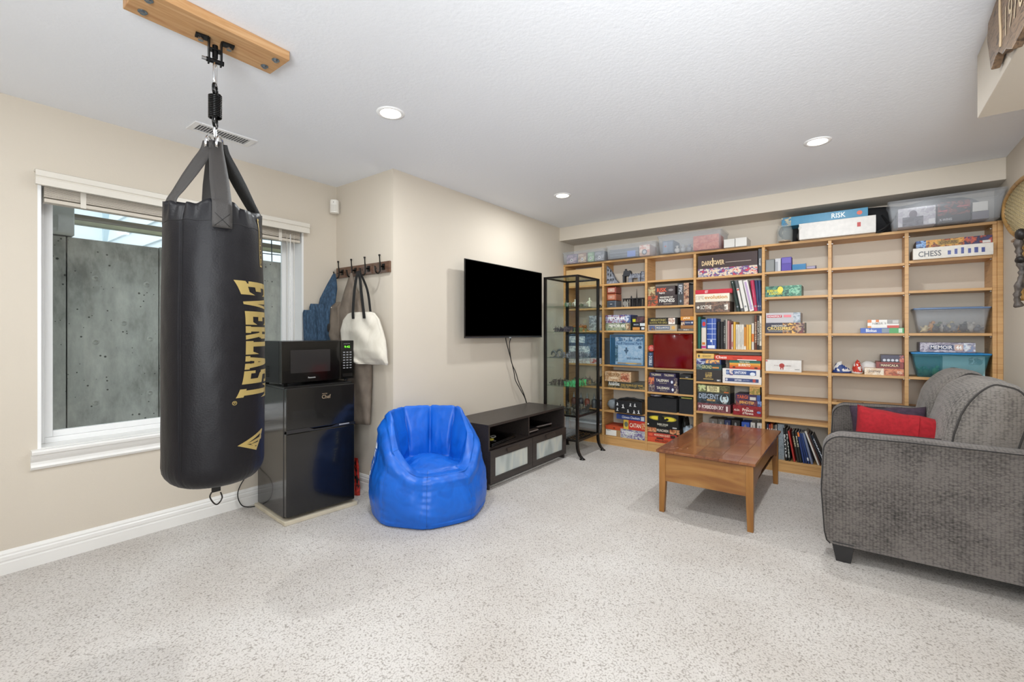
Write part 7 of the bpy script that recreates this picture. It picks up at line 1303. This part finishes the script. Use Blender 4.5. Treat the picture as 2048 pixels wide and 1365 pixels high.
# first bay, seen through the display case
carton('kraft_carton', 'plain tan carton on the top shelf of the leftmost bay', 'carton', -2.700, -2.250, 1.7665, 1.955, '#cfae7c', [], d=0.2, rough=0.8)
carton('grey_model_box', 'pale grey patterned box at the right of the third shelf in the leftmost bay', 'box', -2.40, -2.25, 1.2535, 1.42, '#8f9296', [('n', 0, 0, 1, 1, '#8a8d92', '#b9bcc0', '#5d6066'), ('r', .6, .1, .95, .9, '#a3a6aa')])
carton('blue_painted_box', 'large dark blue game box with white pictures in the leftmost bay', 'game box', -2.68, -2.27, 0.95, 1.215, '#2f4460', [('n', 0, 0, 1, 1, '#2f4666', '#4a6588', '#24344c'), ('n', .05, .62, .55, .9, '#cfd6e0', '#7f93b0', '#e9ecf0'), ('n', .03, .08, .7, .48, '#cdd3da', '#6f8098', '#eceff2')])
carton('white_game_box', 'white and red game box under the large dark blue one', 'game box', -2.69, -2.26, 0.8805, 0.945, '#d9d6d6', [('n', 0, 0, 1, 1, '#dcd9da', '#b8a8a8', '#ece9ea'), ('n', .7, .1, .95, .9, '#b3423a', '#d9d6d6', '#c96a5a')])
for i, (x, z, s, c, lab) in enumerate([(-2.55, 1.2535, (.11, .06, .045), '#b5722f', 'orange brown clawed model on the third shelf of the leftmost bay'), (-2.52, 1.5065, (.06, .05, .03), '#c9c4ba', 'pale rubble model on the second shelf of the leftmost bay'),
        (-2.28, 1.5065, (.035, .05, .03), '#26332a', 'dark green model on the second shelf right of the display case'), (-2.60, .6305, (.08, .06, .05), '#4b4c4e', 'grey terrain piece on the fifth shelf of the leftmost bay'), (-2.42, .6305, (.07, .06, .055), '#6a6b6c', 'pale grey terrain piece on the fifth shelf of the leftmost bay'), (-2.29, .6305, (.045, .06, .08), '#2f3134', 'tall black terrain piece at the right of the leftmost bay')]):
    t = thing('terrain_model', lab, 'model', (x, 4.76, z)); r_ = random.Random(i+3); b = MB()
    for k in range(14):
        a = r_.uniform(0, 6.28); q_ = r_.uniform(0, 1); p = Vector((s[0]*q_*math.cos(a), s[1]*q_*math.sin(a), s[2]*r_.uniform(.2, 1.1)))
        b.ell(p, (s[0]*r_.uniform(.15, .35), s[1]*r_.uniform(.2, .4), s[2]*r_.uniform(.2, .5)), 7, 5)
        b.cyl(p, p+Vector((r_.uniform(-.5, .5)*s[0], r_.uniform(-.5, .5)*s[1], s[2]*r_.uniform(.3, .9))), 0.006, 0.001, n=5)
    b.cyl((0, 0, 0), (0, 0, s[2]*.3), s[0]*.9, s[0]*.7, n=14)
    for v_ in b.bm.verts: v_.co.z = max(0.0, v_.co.z)
    b.build('model_body', mat(c, rough=0.65, vary=0.3, vscale=40), t)
minis(1.5062, 10, (-2.68, -2.42, 4.69, 4.74), '#a8a498', 'small pale figure on the second shelf of the leftmost bay', 'pale figures in the leftmost bay', 0.05, 21)
for i in range(5):
    x = -2.62+i*0.085; t = thing('paint_bottle', ['brown red', 'plum grey', 'rust orange', 'slate grey', 'dark mauve'][i] + ' paint bottle with a pointed cap in the leftmost bay', 'bottle', (x, 4.72+0.01*(i % 2), 0.3785), 0, 'paint bottles in the leftmost bay')
    MB().lathe([(0, 0), (0.030, 0), (0.031, 0.01), (0.031, 0.075), (0.026, 0.09), (0.012, 0.10), (0, 0.10)], n=18).build('bottle', mat(['#5a2f28', '#3f3a44', '#8a3f2c', '#4a4a50', '#3f3034'][i], rough=0.3), t)
    MB().lathe([(0.012, 0.1005), (0.013, 0.118), (0.006, 0.135), (0.003, 0.165), (0, 0.166)], n=12).build('cap', mat('#8d8c90', rough=0.4), t)
plastic_bin('plastic_tub', 'low clear tub with a white lid on the bottom shelf of the leftmost bay', -2.66, -2.27, 4.69, 4.88, 0.1005, 0.215, CLEARBIN, mat('#cfd3d8', rough=0.35), 0.012)
plastic_bin('plastic_tub', 'hazy tub behind the left post of the display case in the leftmost bay', -2.655, -2.28, 4.70, 4.87, 0.216, 0.30, CLEARBIN, CLEARBIN, 0.01)
# fifth bay, top shelf
carton('card_holder', 'grey card holder with a dark rim at the left of the fifth bay', 'card box', -0.641, -0.570, 1.7735, 1.885, '#6a6c6c', [('r', .08, .06, .92, .94, '#858786')], d=0.09)
carton('card_box', 'white card box between the grey holder and the purple box', 'card box', -0.566, -0.522, 1.7735, 1.888, '#c6c6ca', [('r', 0, 0, .5, .75, '#9a9ca2')], d=0.09)
carton('card_box', 'purple card box in the fifth bay', 'card box', -0.518, -0.441, 1.7735, 1.893, '#5a4aa0', [('r', .02, .50, .98, .53, '#453885'), ('r', .06, .56, .94, .94, '#6656ae')], d=0.09)
t = thing('card_tray', 'low blue open card tray in the fifth bay', 'tray', (-0.385, 4.675, 1.7735))
b = MB(); b.box(-0.05, 0.05, 0, 0.002, 0, 0.05).box(-0.05, 0.05, 0.085, 0.087, 0, 0.055).box(-0.05, -0.048, 0.002, 0.085, 0, 0.05).box(0.048, 0.05, 0.002, 0.085, 0, 0.055).box(-0.048, 0.048, 0.002, 0.085, 0, 0.002); b.build('tray', glass_mat('blue_tray', '#3f86b8', 0.75, 0.2), t)
MB().box(-0.044, 0.044, 0.01, 0.075, 0.003, 0.035).build('card_stack', mat('#5a6670', rough=0.5), t)
t = thing('grey_tube', 'small lavender tube lying beside the blue card tray', 'tube', (-0.295, 4.70, 1.788))
MB().cyl((-0.035, 0, 0), (0.025, 0, 0), 0.014, n=18).build('tube', mat('#a39cb4', rough=0.4), t); MB().cyl((0.0255, 0, 0), (0.036, 0, 0), 0.0145, n=18).build('cap', mat('#5a5468', rough=0.4), t)
# soft shoes
def shoe(label, x, c1, c2, c3, rz, hgt):
    t = thing('small_shoe', label, 'shoe', (x, 4.755, 0.8905), rz)
    def f(u, v):
        a = 2*math.pi*u; s_ = 0.055-0.012*math.cos(a*1.0); prof = (1-v**2.4)**0.5
        xx = math.cos(a)*0.062*prof*(1-0.12*v); yy = math.sin(a)*0.034*prof; zz = v*hgt*(0.55+0.45*(0.5-0.5*math.cos(a))) + 0.004*nz(xx*40, yy*40, v*3)
        return Vector((xx, yy, 0.012+zz))
    b = MB(); b.grid(f, 28, 12, cu=True); b.build('upper', ramp_mat('shoe_'+c1[1:], [c1, c2, c1], scale=(26, 26, 26), rough=0.5, detail=2, const=True), t)
    b = MB(); b.loft([[Vector((0.066*math.cos(2*math.pi*k/24)*s_, 0.037*math.sin(2*math.pi*k/24)*s_, z)) for k in range(24)] for z, s_ in ((0, 0.92), (0.004, 1), (0.014, 0.99))]); b.build('sole', mat(c3, rough=0.5), t)
    b = MB()
    for k in range(3): b.tube([(-0.01+k*0.016, -0.03, 0.03), (-0.008+k*0.016, -0.012, hgt*0.8-k*0.006), (-0.008+k*0.016, 0.012, hgt*0.8-k*0.006), (-0.01+k*0.016, 0.03, 0.03)], 0.003, 6, sub=4)
    b.build('laces', mat('#e9e6e2', rough=0.7), t)
shoe('small blue and white soft shoe on the fourth shelf of the sixth bay', -0.085, '#26407e', '#e2e0dc', '#26407e', R(8), 0.085)
shoe('small red and white soft shoe right of the blue one', 0.018, '#c23a28', '#ece6e0', '#d8cfc8', R(100), 0.105)
t = lumpy('knitted_slipper', 'slipper_body', 'white knitted slipper leaning behind the red and white soft shoe', 'slipper', (0.095, 4.80, 0.8905), (0.055, 0.04, 0.05), '#d9d6d2', 12, amp=0.15)
# seventh bay bins
TOYS = [('#d9c9a0', 'cream'), ('#8a8d94', 'grey'), ('#c98a35', 'orange'), ('#3f4248', 'charcoal'), ('#6a7a4a', 'olive'), ('#b9b4ac', 'stone'), ('#5f6672', 'slate')]
def toys(x0, x1, y0, y1, z, n, lab, grp, seed, cols=TOYS, s=1.0):
    r_ = random.Random(seed)
    for k in range(n):
        c, cn = cols[k % len(cols)]; x = x0+(x1-x0)*((k+0.5)/n); y = r_.uniform(y0, y1); b = MB(); h = r_.uniform(0.03, 0.06)*s
        b.ell((0, 0, h*0.5), (0.02*s, 0.016*s, h*0.45), 8, 6)
        for q_ in range(4): a = r_.uniform(0, 6.28); b.cyl((0, 0, h*0.5), (0.035*s*math.cos(a), 0.028*s*math.sin(a), max(0.006, h*(0.5+0.6*math.sin(a*2)))), 0.006*s, 0.0025, n=6)
        b.ell((0.008*s, -0.006*s, h), (0.010*s, 0.010*s, 0.010*s), 8, 6)
        for v_ in b.bm.verts: v_.co.z = max(0.0, v_.co.z)
        t = b.build('toy_figure', mat(c, rough=0.5), None, loc=(x, y, z+0.001+0.02*(k % 2)*0)); t.rotation_euler = (0, 0, r_.uniform(0, 6.28)); tag(t, lab % cn, 'toy', grp)
BLUELID = mat('#6f86a8', rough=0.3)
plastic_bin('clear_bin', 'clear bin of jumbled toys with a grey blue lid in the right bay', 0.366, 0.782, 4.66, 4.89, 1.2245, 1.418, CLEARBIN, BLUELID, 0.028)
toys(0.42, 0.73, 4.71, 4.84, 1.228, 14, '%s toy figure inside the clear bin in the right bay', 'toys in the clear bin of the right bay', 31, s=1.3)
BLUEBIN = glass_mat('blue_plastic', '#5fa8b8', 0.30, 0.2)
plastic_bin('blue_bin', 'blue tinted bin with a bright blue lid on the fourth shelf of the right bay', 0.352, 0.7835, 4.65, 4.89, 0.8895, 1.080, BLUEBIN, mat('#2f86c4', rough=0.3), 0.036)
carton('pale_paper_box', 'pale sheet box with a small drawing inside the blue tinted bin', 'box', 0.53, 0.755, 0.894, 1.055, '#bfe0e2', [('n', .62, .6, .95, .95, '#bfe0e2', '#5f8088', '#d9eef0'), ('r', .05, .05, .3, .1, '#9ac0c6')], y=4.69, d=0.12)
toys(0.41, 0.52, 4.70, 4.84, 0.894, 6, '%s toy figure inside the blue tinted bin', 'toys in the blue bin', 33, [('#3f8a4a', 'bright green'), ('#2f6a3c', 'dark green')], s=1.2)
# on top of the bookcase
ZT_ = 2.0205
BX = [('#6d5a7a', '#b9a0b0'), ('#8a5a3a', '#d9c3a0'), ('#5f8a5a', '#a9c9a0'), ('#4a4d58', '#9a9da6')]
plastic_bin('clear_bin', 'clear bin of small boxes at the left end on top of the bookcase', -2.700, -2.165, 4.585, 4.88, ZT_, 2.155, CLEARBIN, CLEARBIN, 0.012)
for i, x in enumerate((-2.66, -2.51, -2.39, -2.30)):
    w_ = (0.14, 0.11, 0.085, 0.115)[i]; c1, c2 = BX[i]
    carton('small_game_box', '%s small box inside the leftmost clear bin on the bookcase' % ['purple', 'brown', 'green', 'grey'][i], 'game box', x, x+w_-0.01, ZT_+0.004, ZT_+0.108, c1, [('n', 0, 0, 1, .9, c1, c2, c1), ('e', .35, .15, .65, .5, '#e2e0e2'), ('e', .42, .24, .58, .41, '#4a4a5a')], y=4.62, d=0.2)
plastic_bin('clear_bin', 'clear bin with a blue and an orange box, second on the bookcase', -2.150, -1.600, 4.575, 4.88, ZT_, 2.165, CLEARBIN, CLEARBIN, 0.012)
carton('small_game_box', 'long dark grey striped box inside the second clear bin on the bookcase', 'game box', -2.12, -1.80, ZT_+0.004, ZT_+0.10, '#4f5560', [('r', 0, .62, 1, .66, '#8f96a0'), ('r', 0, .3, 1, .33, '#8f96a0'), ('r', .62, .05, .9, .7, '#5f7fc9')], y=4.61)
carton('small_game_box', 'orange and white box inside the second clear bin on the bookcase', 'game box', -1.79, -1.68, ZT_+0.004, ZT_+0.115, '#c9a08a', [('n', 0, .3, 1, 1, '#d9b8a0', '#c9644a', '#e2d3c4'), ('e', .25, .08, .75, .6, '#3a3f4a'), ('e', .34, .18, .66, .5, '#b9bcc4')], y=4.61)
plastic_bin('clear_bin', 'larger clear bin with an orange box, third from the left on the bookcase', -1.590, -0.985, 4.57, 4.88, ZT_, 2.205, CLEARBIN, CLEARBIN, 0.02)
carton('small_game_box', 'orange red box inside the larger clear bin on the bookcase', 'game box', -1.25, -1.02, ZT_+0.004, ZT_+0.14, '#c95a3a', [('n', 0, 0, 1, 1, '#cf5f40', '#d97a5a', '#b84a30')], y=4.61)
carton('small_game_box', 'grey blue box inside the larger clear bin on the bookcase', 'game box', -1.55, -1.44, ZT_+0.004, ZT_+0.13, '#5a6a80', [('r', .1, .1, .48, .9, '#7f8fa4'), ('r', .52, .1, .9, .9, '#6f7f94'), ('e', .2, .5, .36, .62, '#b8402c')], y=4.61)
for i, x in enumerate((-1.42, -1.36, -1.30)):
    t = thing('dice_bag', ['white', 'pale grey', 'silver'][i]+' bag of pieces inside the larger clear bin on the bookcase', 'bag', (x, 4.66, ZT_+0.004)); b = MB(); b.ell((0, 0, 0.028), (0.028, 0.03, 0.027), 12, 8); b.cyl((0, 0, 0.05), (0, 0, 0.072), 0.008, 0.018, n=10); b.build('pouch', mat(['#dcdad6', '#b3b5b8', '#9a9ea4'][i], rough=0.3), t)
carton('white_box', 'left small white box beside the larger clear bin on the bookcase', 'box', -0.978, -0.885, ZT_, 2.098, '#d9d6d0', [], y=4.62, d=0.2)
carton('white_box', 'right small white box beside the larger clear bin on the bookcase', 'box', -0.880, -0.785, ZT_, 2.100, '#dedbd5', [], y=4.62, d=0.2)
t = thing('glass_jar', 'clear glass jar with coins at the bottom left of the white flat box', 'jar', (-0.49, 4.66, ZT_))
MB().lathe([(0.0, 0.0), (0.055, 0.0), (0.060, 0.006), (0.062, 0.10), (0.056, 0.125), (0.050, 0.135), (0.054, 0.145), (0.051, 0.145), (0.047, 0.135), (0.053, 0.124), (0.059, 0.10), (0.057, 0.008), (0.0, 0.004)], n=32).build('jar_body', glass_mat('jar_glass', '#dfe6e4', 0.12, 0.03), t)
MB().cyl((0, 0, 0.005), (0, 0, 0.014), 0.048, n=20).build('coins', mat('#9a7a58', rough=0.4, metal=0.3), t)
t = thing('trinket', 'small dark and white trinket left of the white flat box', 'trinket', (-0.375, 4.62, ZT_)); b = MB(); b.ell((0, 0, 0.035), (0.022, 0.02, 0.034), 10, 8); b.ell((0.005, -0.005, 0.085), (0.016, 0.014, 0.022), 10, 8); b.cyl((0, 0, 0.0), (0, 0, 0.09), 0.012, n=10); b.build('trinket_body', mat('#3a3836', rough=0.5), t)
b = MB(); b.ell((0.004, -0.012, 0.10), (0.014, 0.012, 0.018), 10, 8); b.build('white_top', mat('#d9d6d0', rough=0.5), t)
# long black soft case behind
t = thing('black_soft_case', 'long black soft case lying along the back on top of the bookcase', 'case', (0.12, 4.845, ZT_+0.002))
b = MB(); rings = []
for k in range(26):
    x = -0.64+k*1.28/25; s_ = min(1, (k+0.6)/2.2, (25.6-k)/2.2)**0.5*(0.9+0.1*math.sin(k*0.7)); rings.append([Vector((x, 0.058*s_*math.copysign(abs(math.cos(a))**0.7, math.cos(a)), 0.126+0.124*s_*math.copysign(abs(math.sin(a))**0.7, math.sin(a))+0.004*math.sin(k*1.3+a))) for a in [2*math.pi*q_/18 for q_ in range(18)]])
b.loft(rings)
for v_ in b.bm.verts: v_.co.z = max(0.0, v_.co.z)
b.build('case_body', mat('#17171a', rough=0.8, bump=(200, 0.3)), t)
b = MB(); b.tube([(0.06, -0.05, 0.16), (0.10, -0.13, 0.06), (0.06, -0.19, 0.006), (0.02, -0.2, 0.004), (0.07, -0.2, 0.03), (0.13, -0.16, 0.10), (0.16, -0.06, 0.17)], 0.007, 8, sub=6); b.build('shoulder_strap', mat('#111113', rough=0.7), t)
b = MB(); b.tube([(-0.60, -0.03, 0.20), (-0.63, -0.08, 0.16), (-0.655, -0.09, 0.10), (-0.63, -0.07, 0.06)], 0.014, 8, sub=5); b.build('end_handle', mat('#111113', rough=0.7), t)
# large bin at the right
plastic_bin('clear_bin', 'large clear bin of game boxes at the right end on top of the bookcase', 0.205, 0.832, 4.49, 4.745, ZT_, 2.222, CLEARBIN, CLEARBIN, 0.03)
carton('small_game_box', 'white box with a hooded trooper picture inside the large clear bin', 'game box', 0.265, 0.475, ZT_+0.004, ZT_+0.14, '#bdb8c0', [('n', 0, 0, 1, 1, '#c4bfc8', '#a9a4b0', '#d3cfd6'), ('e', .30, .42, .52, .85, '#5a4658'), ('n', .12, .0, .68, .5, '#4a4452', '#6d6674', '#3a3644'), ('r', .82, .05, .98, .3, '#e2e0e2')], y=4.53, d=0.2)
carton('small_game_box', 'black box with red streaks inside the large clear bin', 'game box', 0.485, 0.655, ZT_+0.004, ZT_+0.15, '#2b2530', [('n', 0, .35, 1, 1, '#2f2a36', '#8a3a34', '#1f1c24'), ('t', 'X-WING', .05, .08, .45, .2, '#c9c6cc'), ('r', .05, .55, .3, .6, '#c9505a'), ('r', .6, .7, .95, .74, '#c9505a')], y=4.53, d=0.2)
carton('white_box', 'small white carton at the right inside the large clear bin', 'box', 0.668, 0.745, ZT_+0.06, ZT_+0.125, '#dcdad6', [], y=4.535, d=0.06)
carton('grey_carton', 'grey carton standing under the small white one in the large clear bin', 'box', 0.665, 0.75, ZT_+0.004, ZT_+0.059, '#6a6672', [], y=4.535, d=0.15)
# bottom shelf extras in the fifth bay
carton('grey_board', 'mottled grey board standing left of the leaning magazines', 'board', -0.548, -0.497, 0.1005, 0.415, '#7a8288', [('n', 0, 0, 1, 1, '#6f777d', '#8d969c', '#7a8288')], d=0.012, y=4.70)
for i, (x, c, cn) in enumerate([(-0.628, '#2f3a55', 'navy'), (-0.611, '#a83a2c', 'red'), (-0.594, '#b5622f', 'orange'), (-0.577, '#3f3a38', 'dark'), (-0.561, '#8d867c', 'grey')]):
    carton('booklet', cn+' narrow booklet left of the grey board behind the table corner', 'booklet', x-0.007, x+0.007, 0.1005, 0.405-0.004*(i % 2), c, [('r', .2, .82, .8, .88, '#c9c4bc')], d=0.16, y=4.70)
t = thing('wire_loop', 'thin looped wire lying on the lower shelf of the sixth bay', 'wire', (0.0, 4.72, 0.652))
MB().tube([(-0.12, 0, 0), (-0.08, 0.05, 0.001), (0.0, 0.07, 0), (0.06, 0.03, 0.001), (0.02, -0.03, 0), (-0.07, -0.03, 0)], 0.0018, 6, closed=True, sub=5).build('wire', mat('#8a6a48', rough=0.5), t)
